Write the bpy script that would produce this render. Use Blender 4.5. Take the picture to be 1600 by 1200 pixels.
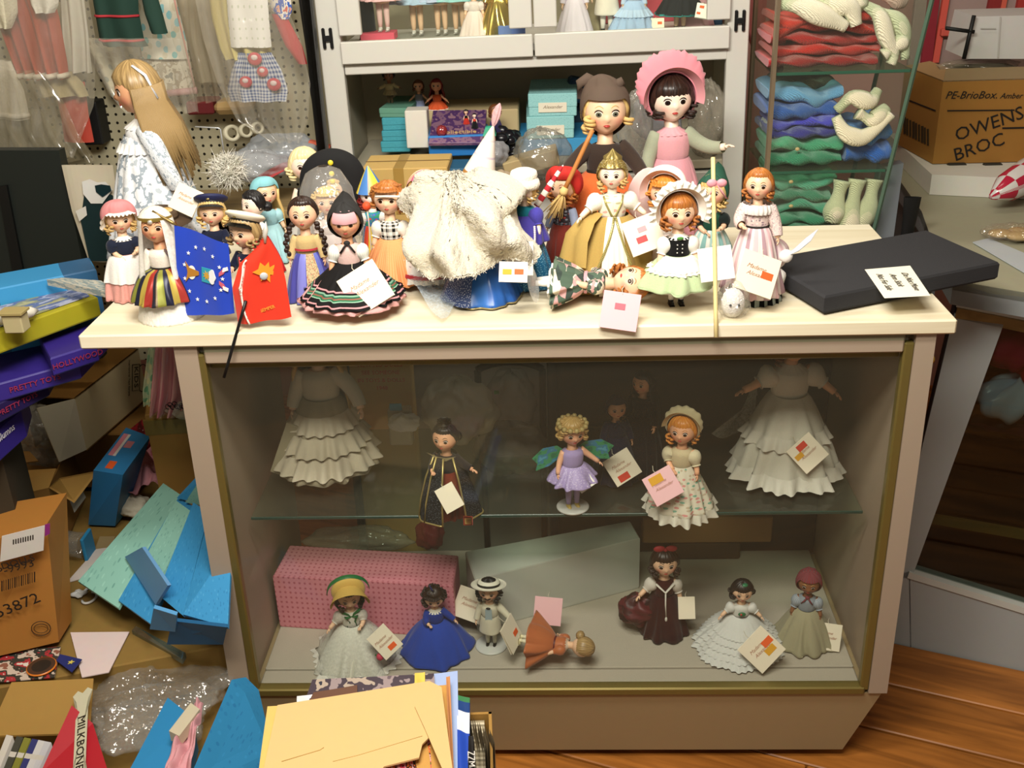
import bpy, math, random
import numpy as np
from mathutils import Matrix, Vector
for o in list(bpy.data.objects): bpy.data.objects.remove(o)
SC = bpy.context.scene
COL = SC.collection
PI = math.pi
random.seed(7); RNG = np.random.default_rng(7)

# ------------------------------------------------------------------ camera, world, lamps, added fill light, exposure
CP = np.array([.014, -1.699, 1.672]); PITCH, YAW, ROLL = [math.radians(a) for a in (24.93, -2.69, -2.04)]
FPX = 1700.0
_f = np.array([math.sin(YAW)*math.cos(PITCH), math.cos(YAW)*math.cos(PITCH), -math.sin(PITCH)])
_r = np.array([math.cos(YAW), -math.sin(YAW), 0.0]); _u = np.cross(_r, _f)
CR = _r*math.cos(ROLL)+_u*math.sin(ROLL); CU = -_r*math.sin(ROLL)+_u*math.cos(ROLL); CF = _f
cam = bpy.data.cameras.new('camera'); camo = bpy.data.objects.new('camera', cam); COL.objects.link(camo)
cam.sensor_fit = 'HORIZONTAL'; cam.sensor_width = 36; cam.lens = 36*FPX/1600; cam.clip_start = .02
camo.matrix_world = Matrix(((CR[0], CU[0], -CF[0], CP[0]), (CR[1], CU[1], -CF[1], CP[1]), (CR[2], CU[2], -CF[2], CP[2]), (0, 0, 0, 1)))
SC.camera = camo

def at(px, py, **k):
    "the point of a real plane (x=, y= or z=) seen at a place of the 1600x1200 photograph"
    d = CF+CR*(px-800)/FPX-CU*(py-600)/FPX
    a = 'xyz'.index(list(k)[0]); t = (list(k.values())[0]-CP[a])/d[a]
    return CP+t*d

SC.view_settings.view_transform = 'Standard'; SC.view_settings.look = 'None'
SC.view_settings.gamma = 1; SC.view_settings.use_curve_mapping = False
SC.view_settings.exposure = 0.0
w = bpy.data.worlds.new('room_air'); SC.world = w; w.use_nodes = True
w.node_tree.nodes['Background'].inputs[0].default_value = (1.0, .93, .82, 1)
w.node_tree.nodes['Background'].inputs[1].default_value = .24

def area(name, loc, target, sx, sy, power, col):
    l = bpy.data.lights.new(name, 'AREA'); l.shape = 'RECTANGLE'; l.size = sx; l.size_y = sy; l.energy = power; l.color = col
    o = bpy.data.objects.new(name, l); COL.objects.link(o); o.location = loc
    o.rotation_euler = (Vector(target)-Vector(loc)).to_track_quat('-Z', 'Y').to_euler()
    return o
area('hanging_lamp_light', (-.15, -.60, 2.12), (-.1, .12, .6), .6, .16, 19, (1, .955, .89))
area('back_fill_light', (.0, .63, 2.4), (0, .6, .5), 1.1, .12, 9, (1, .93, .80))  # added fill, no known lamp: brightens the carton and bags behind the showcase
area('ceiling_lamp_light', (-.2, -1.3, 2.42), (-.1, .6, .8), 1.2, .3, 39, (1, .94, .82))

# ------------------------------------------------------------------ materials
def lin(h):
    if not isinstance(h, str): return tuple(h)[:3]
    h = h.lstrip('#'); c = [int(h[i:i+2], 16)/255 for i in (0, 2, 4)]
    return tuple(x/12.92 if x <= .04045 else ((x+.055)/1.055)**2.4 for x in c)
MATS = {}
def _new(key):
    m = bpy.data.materials.new(key); m.use_nodes = True; nt = m.node_tree
    return m, nt, nt.nodes['Principled BSDF'], nt.nodes.new, nt.links.new
def _rgba(h): return (*lin(h), 1)
def mat(h, rough=.6, metal=0, bump=0, bscale=60, var=.10, sheen=0, spec=.35, alpha=1, trans=0):
    "plain surface with a little uneven tone and fine relief"
    key = f'{h}_{rough}_{metal}_{bump}_{bscale}_{var}_{sheen}_{alpha}_{trans}'
    if key in MATS: return MATS[key]
    m, nt, b, N, L = _new(key); MATS[key] = m
    tc = N('ShaderNodeTexCoord'); no = N('ShaderNodeTexNoise'); no.inputs['Scale'].default_value = bscale; no.inputs['Detail'].default_value = 4
    L(tc.outputs['Object'], no.inputs['Vector'])
    hs = N('ShaderNodeMixRGB'); hs.blend_type = 'MULTIPLY'; hs.inputs[0].default_value = var
    hs.inputs[1].default_value = _rgba(h); L(no.outputs['Color'], hs.inputs[2])
    L(hs.outputs[0], b.inputs['Base Color'])
    b.inputs['Roughness'].default_value = rough; b.inputs['Metallic'].default_value = metal
    b.inputs['Specular IOR Level'].default_value = spec
    if sheen: b.inputs['Sheen Weight'].default_value = sheen
    if alpha < 1: b.inputs['Alpha'].default_value = alpha
    if trans: b.inputs['Transmission Weight'].default_value = trans
    if bump:
        bp = N('ShaderNodeBump'); bp.inputs['Strength'].default_value = bump; bp.inputs['Distance'].default_value = .002
        L(no.outputs['Fac'], bp.inputs['Height']); L(bp.outputs[0], b.inputs['Normal'])
    return m
def ramp(N, cols, const=True):
    r = N('ShaderNodeValToRGB'); r.color_ramp.interpolation = 'CONSTANT' if const else 'LINEAR'
    e = r.color_ramp.elements
    while len(e) > 1: e.remove(e[-1])
    for i, c in enumerate(cols):
        p, h = c if isinstance(c, tuple) and len(c) == 2 else (i/len(cols), c)
        if i == 0: e[0].position = p; e[0].color = _rgba(h)
        else:
            q = e.new(p); q.color = _rgba(h)
    return r
def pmat(kind, cols, n=8, m2=8, rough=.85, t=.3, metal=0, alpha=1, sheen=0):
    "patterned cloth or print: the pattern is the thing's own colour, laid out on its UV map"
    key = f'{kind}{cols}{n}{m2}{rough}{t}{metal}{alpha}'
    if key in MATS: return MATS[key]
    m, nt, b, N, L = _new('p_'+kind+str(len(MATS))); MATS[key] = m
    tc = N('ShaderNodeTexCoord'); mp = N('ShaderNodeMapping'); mp.inputs['Scale'].default_value = (n, m2, 1)
    L(tc.outputs['UV'], mp.inputs['Vector']); sp = N('ShaderNodeSeparateXYZ'); L(mp.outputs[0], sp.inputs[0])
    def fr(o):
        q = N('ShaderNodeMath'); q.operation = 'FRACT'; L(o, q.inputs[0]); return q.outputs[0]
    out = None; fac = None
    if kind == 'stripes': r = ramp(N, cols); L(fr(sp.outputs['X']), r.inputs[0]); out = r.outputs[0]
    elif kind == 'bands': r = ramp(N, cols); L(sp.outputs['Y'], r.inputs[0]); out = r.outputs[0]
    elif kind == 'rows': r = ramp(N, cols); L(fr(sp.outputs['Y']), r.inputs[0]); out = r.outputs[0]
    elif kind == 'check':
        a, c = ramp(N, [(0, cols[0]), (.5, cols[1])]), ramp(N, [(0, cols[0]), (.5, cols[1])])
        L(fr(sp.outputs['X']), a.inputs[0]); L(fr(sp.outputs['Y']), c.inputs[0])
        x = N('ShaderNodeMixRGB'); x.inputs[0].default_value = .5; L(a.outputs[0], x.inputs[1]); L(c.outputs[0], x.inputs[2]); out = x.outputs[0]
    elif kind == 'board':
        x = N('ShaderNodeTexChecker'); x.inputs['Scale'].default_value = 1; L(mp.outputs[0], x.inputs[0])
        x.inputs[1].default_value = _rgba(cols[0]); x.inputs[2].default_value = _rgba(cols[1]); out = x.outputs[0]
    elif kind in ('dots', 'holes', 'sparkle'):
        v = N('ShaderNodeTexVoronoi'); v.inputs['Scale'].default_value = 1; v.inputs['Randomness'].default_value = 0 if kind != 'sparkle' else 1
        v.voronoi_dimensions = '2D'; L(mp.outputs[0], v.inputs['Vector'])
        r = ramp(N, [(0, cols[1]), (t, cols[0])]); L(v.outputs['Distance'], r.inputs[0]); out = r.outputs[0]
    elif kind in ('floral', 'plaid'):
        v = N('ShaderNodeTexVoronoi'); v.inputs['Scale'].default_value = 1; v.voronoi_dimensions = '2D'; L(mp.outputs[0], v.inputs['Vector'])
        r = ramp(N, cols[1:]); s2 = N('ShaderNodeSeparateXYZ'); L(v.outputs['Color'], s2.inputs[0]); L(s2.outputs[0], r.inputs[0])
        lt = N('ShaderNodeMath'); lt.operation = 'LESS_THAN'; L(v.outputs['Distance'], lt.inputs[0]); lt.inputs[1].default_value = t
        x = N('ShaderNodeMixRGB'); L(lt.outputs[0], x.inputs[0]); x.inputs[1].default_value = _rgba(cols[0]); L(r.outputs[0], x.inputs[2]); out = x.outputs[0]
    elif kind == 'blotch':
        v = N('ShaderNodeTexNoise'); v.inputs['Scale'].default_value = 1; v.inputs['Detail'].default_value = 3; L(mp.outputs[0], v.inputs['Vector'])
        k = len(cols); r = ramp(N, [(.3+.4*i/k, c) for i, c in enumerate(cols)]); L(v.outputs['Fac'], r.inputs[0]); out = r.outputs[0]
    L(out, b.inputs['Base Color']); b.inputs['Roughness'].default_value = rough; b.inputs['Metallic'].default_value = metal
    if sheen: b.inputs['Sheen Weight'].default_value = sheen
    b.inputs['Alpha'].default_value = alpha; b.inputs['Specular IOR Level'].default_value = .12 if rough > .6 else .4
    return m
def knit(h):
    key = 'knit'+h
    if key in MATS: return MATS[key]
    m, nt, b, N, L = _new(key); MATS[key] = m
    tc = N('ShaderNodeTexCoord'); wv = N('ShaderNodeTexWave'); wv.wave_type = 'BANDS'; wv.bands_direction = 'DIAGONAL'
    wv.inputs['Scale'].default_value = 140; wv.inputs['Distortion'].default_value = 3; wv.inputs['Detail'].default_value = 1
    L(tc.outputs['Object'], wv.inputs['Vector'])
    x = N('ShaderNodeMixRGB'); x.blend_type = 'MULTIPLY'; x.inputs[0].default_value = .13; x.inputs[1].default_value = _rgba(h); L(wv.outputs['Color'], x.inputs[2])
    L(x.outputs[0], b.inputs['Base Color']); b.inputs['Roughness'].default_value = .9; b.inputs['Sheen Weight'].default_value = .3
    bp = N('ShaderNodeBump'); bp.inputs['Strength'].default_value = .6; bp.inputs['Distance'].default_value = .003
    L(wv.outputs['Fac'], bp.inputs['Height']); L(bp.outputs[0], b.inputs['Normal'])
    return m
def skin(h, blush):
    key = 'skin'+h
    if key in MATS: return MATS[key]
    m, nt, b, N, L = _new(key); MATS[key] = m
    a = N('ShaderNodeAttribute'); a.attribute_name = 'blush'
    x = N('ShaderNodeMixRGB'); L(a.outputs['Fac'], x.inputs[0]); x.inputs[1].default_value = _rgba(h); x.inputs[2].default_value = _rgba(blush)
    L(x.outputs[0], b.inputs['Base Color']); b.inputs['Roughness'].default_value = .42
    b.inputs['Subsurface Weight'].default_value = .0
    return m
def hairmat(h, h2):
    key = 'hair'+h+h2
    if key in MATS: return MATS[key]
    m, nt, b, N, L = _new(key); MATS[key] = m
    tc = N('ShaderNodeTexCoord'); mp = N('ShaderNodeMapping'); mp.inputs['Scale'].default_value = (70, 2, 1); L(tc.outputs['UV'], mp.inputs[0])
    no = N('ShaderNodeTexNoise'); no.inputs['Scale'].default_value = 1; no.inputs['Detail'].default_value = 3; L(mp.outputs[0], no.inputs['Vector'])
    r = ramp(N, [(.3, h), (.7, h2)], False); L(no.outputs['Fac'], r.inputs[0]); L(r.outputs[0], b.inputs['Base Color'])
    b.inputs['Roughness'].default_value = .38; b.inputs['Anisotropic'].default_value = .4
    bp = N('ShaderNodeBump'); bp.inputs['Strength'].default_value = .5; bp.inputs['Distance'].default_value = .001; L(no.outputs['Fac'], bp.inputs['Height']); L(bp.outputs[0], b.inputs['Normal'])
    return m
def clear(key, tint='#ffffff', haze=.0, gloss=.12, rough=.03, hcol='#b9b6a4', bump=0, bscale=25, fres=1.45):
    "glass or clear plastic: see-through with mirror reflections by angle, and a dusty film where there is one"
    if key in MATS: return MATS[key]
    m, nt, b, N, L = _new(key); MATS[key] = m; nt.nodes.remove(b); out = nt.nodes['Material Output']
    tr = N('ShaderNodeBsdfTransparent'); tr.inputs[0].default_value = _rgba(tint)
    gl = N('ShaderNodeBsdfGlossy'); gl.inputs['Roughness'].default_value = rough
    fz = N('ShaderNodeLayerWeight'); fz.inputs[0].default_value = .5
    pw = N('ShaderNodeMath'); pw.operation = 'POWER'; L(fz.outputs['Facing'], pw.inputs[0]); pw.inputs[1].default_value = 4.5
    ad = N('ShaderNodeMath'); ad.operation = 'MULTIPLY_ADD'; L(pw.outputs[0], ad.inputs[0]); ad.inputs[1].default_value = .35; ad.inputs[2].default_value = gloss; ad.use_clamp = True
    mx = N('ShaderNodeMixShader'); L(ad.outputs[0], mx.inputs[0]); L(tr.outputs[0], mx.inputs[1]); L(gl.outputs[0], mx.inputs[2])
    df = N('ShaderNodeBsdfDiffuse'); df.inputs[0].default_value = _rgba(hcol)
    m2 = N('ShaderNodeMixShader'); m2.inputs[0].default_value = haze; L(mx.outputs[0], m2.inputs[1]); L(df.outputs[0], m2.inputs[2]); L(m2.outputs[0], out.inputs[0])
    if bump:
        tc = N('ShaderNodeTexCoord'); no = N('ShaderNodeTexNoise'); no.inputs['Scale'].default_value = bscale; no.inputs['Detail'].default_value = 2; L(tc.outputs['Object'], no.inputs[0])
        bp = N('ShaderNodeBump'); bp.inputs['Strength'].default_value = bump; bp.inputs['Distance'].default_value = .02; L(no.outputs['Fac'], bp.inputs['Height'])
        for s in (gl, fz): L(bp.outputs[0], s.inputs['Normal'])
    return m
def sheer(h, a=.6):
    "net, tulle and chiffon: cloth one can partly see through"
    key = f'sheer{h}{a}'
    if key in MATS: return MATS[key]
    m, nt, b, N, L = _new(key); MATS[key] = m
    b.inputs['Base Color'].default_value = _rgba(h); b.inputs['Roughness'].default_value = .8
    tc = N('ShaderNodeTexCoord'); no = N('ShaderNodeTexNoise'); no.inputs['Scale'].default_value = 180; L(tc.outputs['Object'], no.inputs[0])
    mr = N('ShaderNodeMapRange'); mr.inputs['To Min'].default_value = max(0, a-.35); mr.inputs['To Max'].default_value = min(1, a+.35); L(no.outputs['Fac'], mr.inputs[0]); L(mr.outputs[0], b.inputs['Alpha'])
    return m
def wood(h, h2, scale=(3, 40, 40), rough=.5):
    key = f'wood{h}{h2}{scale}'
    if key in MATS: return MATS[key]
    m, nt, b, N, L = _new(key); MATS[key] = m
    tc = N('ShaderNodeTexCoord'); mp = N('ShaderNodeMapping'); mp.inputs['Scale'].default_value = scale; L(tc.outputs['Object'], mp.inputs[0])
    oi = N('ShaderNodeObjectInfo'); ad = N('ShaderNodeVectorMath'); L(mp.outputs[0], ad.inputs[0]); sc = N('ShaderNodeMath'); sc.operation = 'MULTIPLY'; L(oi.outputs['Random'], sc.inputs[0]); sc.inputs[1].default_value = 50
    L(sc.outputs[0], ad.inputs[1]); no = N('ShaderNodeTexNoise'); no.inputs['Scale'].default_value = 1; no.inputs['Detail'].default_value = 5; no.inputs['Distortion'].default_value = .6; L(ad.outputs[0], no.inputs['Vector'])
    r = ramp(N, [(.35, h), (.65, h2)], False); L(no.outputs['Fac'], r.inputs[0]); L(r.outputs[0], b.inputs['Base Color']); b.inputs['Roughness'].default_value = rough
    bp = N('ShaderNodeBump'); bp.inputs['Strength'].default_value = .15; bp.inputs['Distance'].default_value = .002; L(no.outputs['Fac'], bp.inputs['Height']); L(bp.outputs[0], b.inputs['Normal'])
    return m

# ------------------------------------------------------------------ mesh building
def TR(x=0, y=0, z=0): return np.array(Matrix.Translation((x, y, z)))
def RX(a): return np.array(Matrix.Rotation(a, 4, 'X'))
def RY(a): return np.array(Matrix.Rotation(a, 4, 'Y'))
def RZ(a): return np.array(Matrix.Rotation(a, 4, 'Z'))
def SCL(x, y=None, z=None):
    y = x if y is None else y; z = x if z is None else z
    return np.diag([x, y, z, 1.0])
def frame(o, x, y):
    "4x4 with origin o, x axis along x, y axis near y"
    x = np.array(x, float); x = x/np.linalg.norm(x); y = np.array(y, float); z = np.cross(x, y); z /= np.linalg.norm(z); y = np.cross(z, x)
    M_ = np.eye(4); M_[:3, 0] = x; M_[:3, 1] = y; M_[:3, 2] = z; M_[:3, 3] = o
    return M_
class MB:
    def __init__(s, T=None): s.v = []; s.uv = []; s.f = []; s.n = 0; s.mats = []; s.T = np.eye(4) if T is None else T; s.blush = []
    def mi(s, m):
        if m not in s.mats: s.mats.append(m)
        return s.mats.index(m)
    def add(s, P, faces, m, uv=None, blush=None, T=None):
        P = np.asarray(P, float).reshape(-1, 3); T = s.T if T is None else s.T@T
        P = P@T[:3, :3].T+T[:3, 3]
        s.v.append(P); s.uv.append(np.zeros((len(P), 2)) if uv is None else np.asarray(uv, float).reshape(-1, 2))
        s.blush.append(np.zeros(len(P)) if blush is None else np.asarray(blush, float).ravel())
        k = s.mi(m)
        for F in (faces if isinstance(faces, list) else [faces]):
            F = np.asarray(F, int)
            if len(F): s.f.append((F+s.n, k))
        s.n += len(P); return s
    def grid(s, P, m, cu=False, cv=False, T=None, blush=None, uv=None):
        "P[i, j] points; cu / cv close the surface along i / j"
        P = np.asarray(P, float); a, b = P.shape[:2]; I = np.arange(a*b).reshape(a, b)
        if cu: I = np.vstack([I, I[:1]])
        if cv: I = np.hstack([I, I[:, :1]])
        F = np.stack([I[:-1, :-1], I[1:, :-1], I[1:, 1:], I[:-1, 1:]], -1).reshape(-1, 4)
        if uv is None:
            U, V = np.meshgrid(np.arange(a)/max(1, a-(0 if cu else 1)), np.arange(b)/max(1, b-(0 if cv else 1)), indexing='ij'); uv = np.stack([U, V], -1)
        return s.add(P, F, m, uv, blush, T)
    def box(s, c, d, m, T=None, ch=None, R=None):
        "chamfered box, centre c, full size d"
        h = np.array(d, float)/2; e = min(h)*.25 if ch is None else min(ch, min(h)*.9)
        P = []; uv = []
        for sx in (-1, 1):
            for sy in (-1, 1):
                for sz in (-1, 1):
                    sg = np.array([sx, sy, sz])
                    for k in range(3):
                        q = h-e; q[k] = h[k]; P.append(sg*q); uv.append(((sx*h[0]/(2*h[0])+.5), (sz+1)/2 if k != 2 else (sy+1)/2))
        P = np.array(P); ix = lambda a, b_, c_, k: ((a*2+b_)*2+c_)*3+k
        Q = []; Tt = []
        for k in range(3):
            o = [i for i in range(3) if i != k]
            for v in (0, 1):
                q = []
                for (a, b_) in ((0, 0), (1, 0), (1, 1), (0, 1)):
                    t = [0, 0, 0]; t[k] = v; t[o[0]] = a; t[o[1]] = b_; q.append(ix(*t, k))
                Q.append(q if (v == 1) != (k == 1) else q[::-1])
        for k in range(3):
            o = [i for i in range(3) if i != k]
            for a in (0, 1):
                for b_ in (0, 1):
                    t0 = [0, 0, 0]; t0[o[0]] = a; t0[o[1]] = b_; t1 = list(t0); t1[k] = 1
                    Q.append([ix(*t0, o[0]), ix(*t0, o[1]), ix(*t1, o[1]), ix(*t1, o[0])])
        for a in (0, 1):
            for b_ in (0, 1):
                for c_ in (0, 1): Tt.append([ix(a, b_, c_, 0), ix(a, b_, c_, 1), ix(a, b_, c_, 2)])
        B = TR(*c) if R is None else TR(*c)@R
        return s.add(P, [Q, Tt], m, uv, None, B if T is None else T@B)
    def hexa(s, P, m, T=None):
        "eight corners: bottom 4 (ccw) then top 4"
        P = np.asarray(P, float); F = [[3, 2, 1, 0], [4, 5, 6, 7], [0, 1, 5, 4], [1, 2, 6, 5], [2, 3, 7, 6], [3, 0, 4, 7]]
        w_, h_ = np.linalg.norm(P[1]-P[0])+1e-9, np.linalg.norm(P[4]-P[0])/(np.linalg.norm(P[3]-P[0])+1e-9)
        uv = np.array([[(0, 1), (1, 1), (1, 0), (0, 0)], [(0, 0), (1, 0), (1, 1), (0, 1)]]+[[(0, 0), (1, 0), (1, h_), (0, h_)]]*4)
        return s.add(P[np.array(F).ravel()], [np.arange(24).reshape(6, 4)], m, uv, None, T)
    def prism(s, pts, t, m, T=None):
        "flat outline (x, y) given thickness t along z (fan from the centre, fine for star-shaped outlines)"
        p = np.array(pts, float); n = len(p); c = p.mean(0)
        P = np.vstack([np.c_[p, np.zeros(n)], np.c_[p, np.full(n, t)], [[*c, 0], [*c, t]]]); i = np.arange(n); j = (i+1) % n
        lo, hi = p.min(0), p.max(0); uv = (P[:, :2]-lo)/np.maximum(hi-lo, 1e-9)
        return s.add(P, [np.c_[i, j, j+n, i+n], np.c_[i+n, j+n, np.full(n, 2*n+1)], np.c_[j, i, np.full(n, 2*n)]], m, uv, None, T)
    def tube(s, pts, r, m, n=8, T=None, cap=True, flat=1, up=(0.13, 0.2, 1)):
        p = np.array(pts, float); k = len(p); r = np.broadcast_to(np.asarray(r, float), (k,))
        d = np.gradient(p, axis=0); d /= np.linalg.norm(d, axis=1)[:, None]+1e-12
        a = np.cross(d, np.array(up)); a /= np.linalg.norm(a, axis=1)[:, None]+1e-12; b = np.cross(d, a)
        th = np.arange(n)*2*PI/n
        G = p[:, None]+r[:, None, None]*(a[:, None]*np.cos(th)[None, :, None]+flat*b[:, None]*np.sin(th)[None, :, None])
        if cap:
            G = np.concatenate([np.repeat(p[:1, None], n, 1), G, np.repeat(p[-1:, None], n, 1)], 0)
        a_, b_ = G.shape[:2]; V, U = np.meshgrid(np.linspace(0, 1, a_), np.arange(b_)/b_, indexing='ij')
        return s.grid(G, m, cv=True, T=T, uv=np.stack([U, V], -1))
    def ball(s, c, r, m, n=16, k=10, T=None, fn=None):
        r = np.broadcast_to(np.asarray(r, float), (3,)); a = np.arange(n)*2*PI/n; e = np.linspace(-PI/2, PI/2, k)
        A, E_ = np.meshgrid(a, e, indexing='ij'); D = np.stack([np.cos(A)*np.cos(E_), np.sin(A)*np.cos(E_), np.sin(E_)], -1)
        P = D*r
        if fn is not None: P = P*fn(A, E_)[..., None]
        return s.grid(P+np.array(c), m, cu=True, T=T)
    def lathe(s, prof, m, n=24, T=None, fn=None, closed=True, a0=0, a1=2*PI, sx=1, sy=1):
        "prof rows (r, z); fn(angle, t) multiplies the radius; angle 0 is the front (-y)"
        pr = np.array(prof, float); a = a0+np.arange(n)*(a1-a0)/(n if closed else n-1)
        t = np.linspace(0, 1, len(pr)); A, Tt = np.meshgrid(a, t, indexing='ij')
        Rr = np.broadcast_to(pr[None, :, 0], A.shape)
        if fn is not None: Rr = Rr*fn(A, Tt)
        P = np.stack([sx*Rr*np.sin(A), -sy*Rr*np.cos(A), np.broadcast_to(pr[None, :, 1], A.shape)], -1)
        return s.grid(P, m, cu=closed, T=T)
    def text(s, txt, size, m, T, ext=.0004, al='CENTER', shear=0):
        cu = bpy.data.curves.new('t', 'FONT'); cu.body = txt; cu.size = size; cu.align_x = al; cu.align_y = 'CENTER'; cu.extrude = ext; cu.shear = shear
        cu.resolution_u = 2; o = bpy.data.objects.new('t', cu); COL.objects.link(o); dg = bpy.context.evaluated_depsgraph_get(); me = o.evaluated_get(dg).to_mesh()
        P = np.array([v.co[:] for v in me.vertices]); q = [list(p.vertices) for p in me.polygons]
        if len(P): s.add(P, [x for x in ([f for f in q if len(f) == 3], [f for f in q if len(f) == 4]) if x], m, None, None, T)
        o.evaluated_get(dg).to_mesh_clear(); bpy.data.objects.remove(o); bpy.data.curves.remove(cu)
        return s
    def mesh(s, name, smooth=True):
        me = bpy.data.meshes.new(name); V = np.vstack(s.v); me.vertices.add(len(V)); me.vertices.foreach_set('co', V.ravel())
        loops = np.concatenate([F.ravel() for F, k in s.f]); tot = np.concatenate([np.full(len(F), F.shape[1]) for F, k in s.f])
        mi = np.concatenate([np.full(len(F), k) for F, k in s.f]); st = np.concatenate([[0], np.cumsum(tot)[:-1]])
        me.loops.add(len(loops)); me.loops.foreach_set('vertex_index', loops); me.polygons.add(len(tot)); me.polygons.foreach_set('loop_start', st)
        me.polygons.foreach_set('material_index', mi); me.polygons.foreach_set('use_smooth', np.full(len(tot), smooth))
        u = me.uv_layers.new(name='UVMap'); u.data.foreach_set('uv', np.vstack(s.uv)[loops].ravel())
        bl = np.concatenate(s.blush)
        if bl.any():
            at_ = me.attributes.new('blush', 'FLOAT', 'POINT'); at_.data.foreach_set('value', bl)
        for m in s.mats: me.materials.append(m)
        me.validate(); me.update(); return me
    def obj(s, name, parent=None, smooth=True, label=None):
        o = bpy.data.objects.new(name, s.mesh(name, smooth)); COL.objects.link(o)
        if parent is not None: o.parent = parent
        if label: o['label'] = label
        return o
def tag(o, label, cat, group=None):
    o['label'] = label; o['category'] = cat
    if group: o['group'] = group
    return o
def thing(name, label, cat, loc=(0, 0, 0), rot=(0, 0, 0), group=None):
    o = bpy.data.objects.new(name, None); COL.objects.link(o); o.location = loc; o.rotation_euler = rot; o.empty_display_size = .02
    return tag(o, label, cat, group)
def struct(o): o['kind'] = 'structure'; return o
def stuff(o): o['kind'] = 'stuff'; return o
def sm(a, b, x):
    t = np.clip((x-a)/(b-a), 0, 1); return t*t*(3-2*t)
def ga(x, s): return np.exp(-(x/s)**2)
def wob(shape_like, f, ph): return np.sin(shape_like*f+ph)
# ------------------------------------------------------------------ dolls
def headpt(az, el, k=1.0):
    "surface of a doll's head (normalised: half height about .11); az 0 is the face (-y)"
    az = np.asarray(az, float); el = np.asarray(el, float)
    d = np.stack([np.sin(az)*np.cos(el), -np.cos(az)*np.cos(el), np.sin(el)], -1)
    p = d*np.array([.097, .095, .107])
    lo = np.clip(-d[..., 2], 0, 1)
    p[..., 0] *= 1-.22*lo**2.2; 
    front = np.clip(np.cos(az), 0, 1)
    p[..., 0] += np.sign(np.sin(az))*.007*ga(np.abs(az)-.62, .4)*ga(el+.38, .3)
    az_ = (az+PI) % (2*PI)-PI
    nose = ga(az_, .13)*ga(el+.2, .12)
    p[..., 1] -= .017*nose
    p[..., 1] += .006*ga(np.abs(az_)-.36, .16)*ga(el-.0, .13)
    p[..., 1] -= .006*ga(az_, .22)*ga(el+.5, .12)
    p[..., 1] -= .008*ga(az_, .3)*ga(el+.9, .22)
    p[..., 2] -= .004*ga(az_, .5)*ga(el+.9, .3)
    return p*k
def hair_edge(az, fe, be, side=None):
    c = (1+np.cos(az))/2
    return be+(fe-be)*sm(.42, .86, c)

def arm_pts(pose, s, shz):
    P = {'down': ((.14, -.012, -.12), (.165, -.05, -.225)), 'out': ((.17, -.02, -.085), (.25, -.06, -.15)), 'fwd': ((.135, -.05, -.11), (.09, -.15, -.12)),
         'up': ((.17, -.05, -.03), (.2, -.11, .06)), 'wide': ((.16, 0, -.07), (.28, -.02, -.11)), 'in': ((.135, -.03, -.12), (.05, -.12, -.17)), 'back': ((.13, .05, -.11), (.14, .05, -.22))}
    e, w_ = pose if isinstance(pose, tuple) else P[pose]
    sh = np.array([s*.086, 0, shz-.012])
    return sh, np.array([s*e[0], e[1], shz+e[2]]), np.array([s*w_[0], w_[1], shz+w_[2]])
def bend(a, b, c, n=9):
    t = np.linspace(0, 1, n)[:, None]; q = b*1.5-(a+c)*.25
    return (1-t)**2*a+2*t*(1-t)*q+t*t*c
def hand(B, w_, d, s, m, k=1.0):
    "palm, four unequal bent fingers and a thumb at the end of a forearm"
    F = frame(w_, d, (0, -.4, -1) if abs(d[2]) < .8 else (0, -1, 0))
    B.ball((.016*k, 0, 0), (.021*k, .008*k, .014*k), m, 10, 7, T=F)
    for i, (y, L_) in enumerate(((-.0105, .022), (-.0035, .026), (.0035, .025), (.0105, .020))):
        x0 = .026*k
        B.tube([(x0, 0, y*k), (x0+L_*.4*k, .002*k, y*1.15*k), (x0+L_*.75*k, .006*k, y*1.25*k), (x0+L_*k, .012*k, y*1.25*k)], np.array([.0042, .0042, .0038, .0024])*k, m, 6, T=F)
    B.tube([(.006*k, .002*k, -s*.012*k), (.014*k, .006*k, -s*.02*k), (.024*k, .011*k, -s*.022*k)], np.array([.005, .0046, .003])*k, m, 6, T=F)

def cloth_fn(n, amp, seed, t0=0.0):
    r = random.Random(seed); ph = [r.uniform(0, 6.28) for _ in range(4)]
    def fn(A, T_):
        g = (t0+(1-t0)*T_)**.8; q = A+.10*np.sin(3*A+ph[1]+2.5*T_)+.05*np.sin(7*A+ph[3]-4*T_)
        c = np.cos(n*q+ph[0]+1.1*np.sin(2*A+ph[1])); c = np.sign(c)*np.abs(c)**.75
        return 1+amp*1.25*g*(c*.6+.4*np.cos((n*1.618//1)*q+ph[2]))+.035*g*np.cos(2*A+ph[3])+.02*g*np.cos(3*A+ph[2])+.012*np.sin(9*T_+4*A+ph[0])*g
    return fn

SKIN = ('#ecc3a0', '#dd8470'); PALE = ('#f4dcc6', '#e8a99a'); DARK = ('#8a5a3c', '#7a4030'); TAN = ('#dda57c', '#cc7560')
HAIR = dict(blonde=('#c99c52', '#ecd08c'), pale=('#d9c183', '#f5e6b8'), dark=('#120c0a', '#3a241a'), brown=('#4a2a16', '#7d4a26'), auburn=('#8a4a1c', '#c57f3a'), orange=('#c06a22', '#e7a044'),
            red=('#4a0d0d', '#8e1c18'), black=('#08080a', '#1d1a1c'), ash=('#7d6440', '#bfa06a'), fair=('#b08a4a', '#dbb878'))

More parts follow.
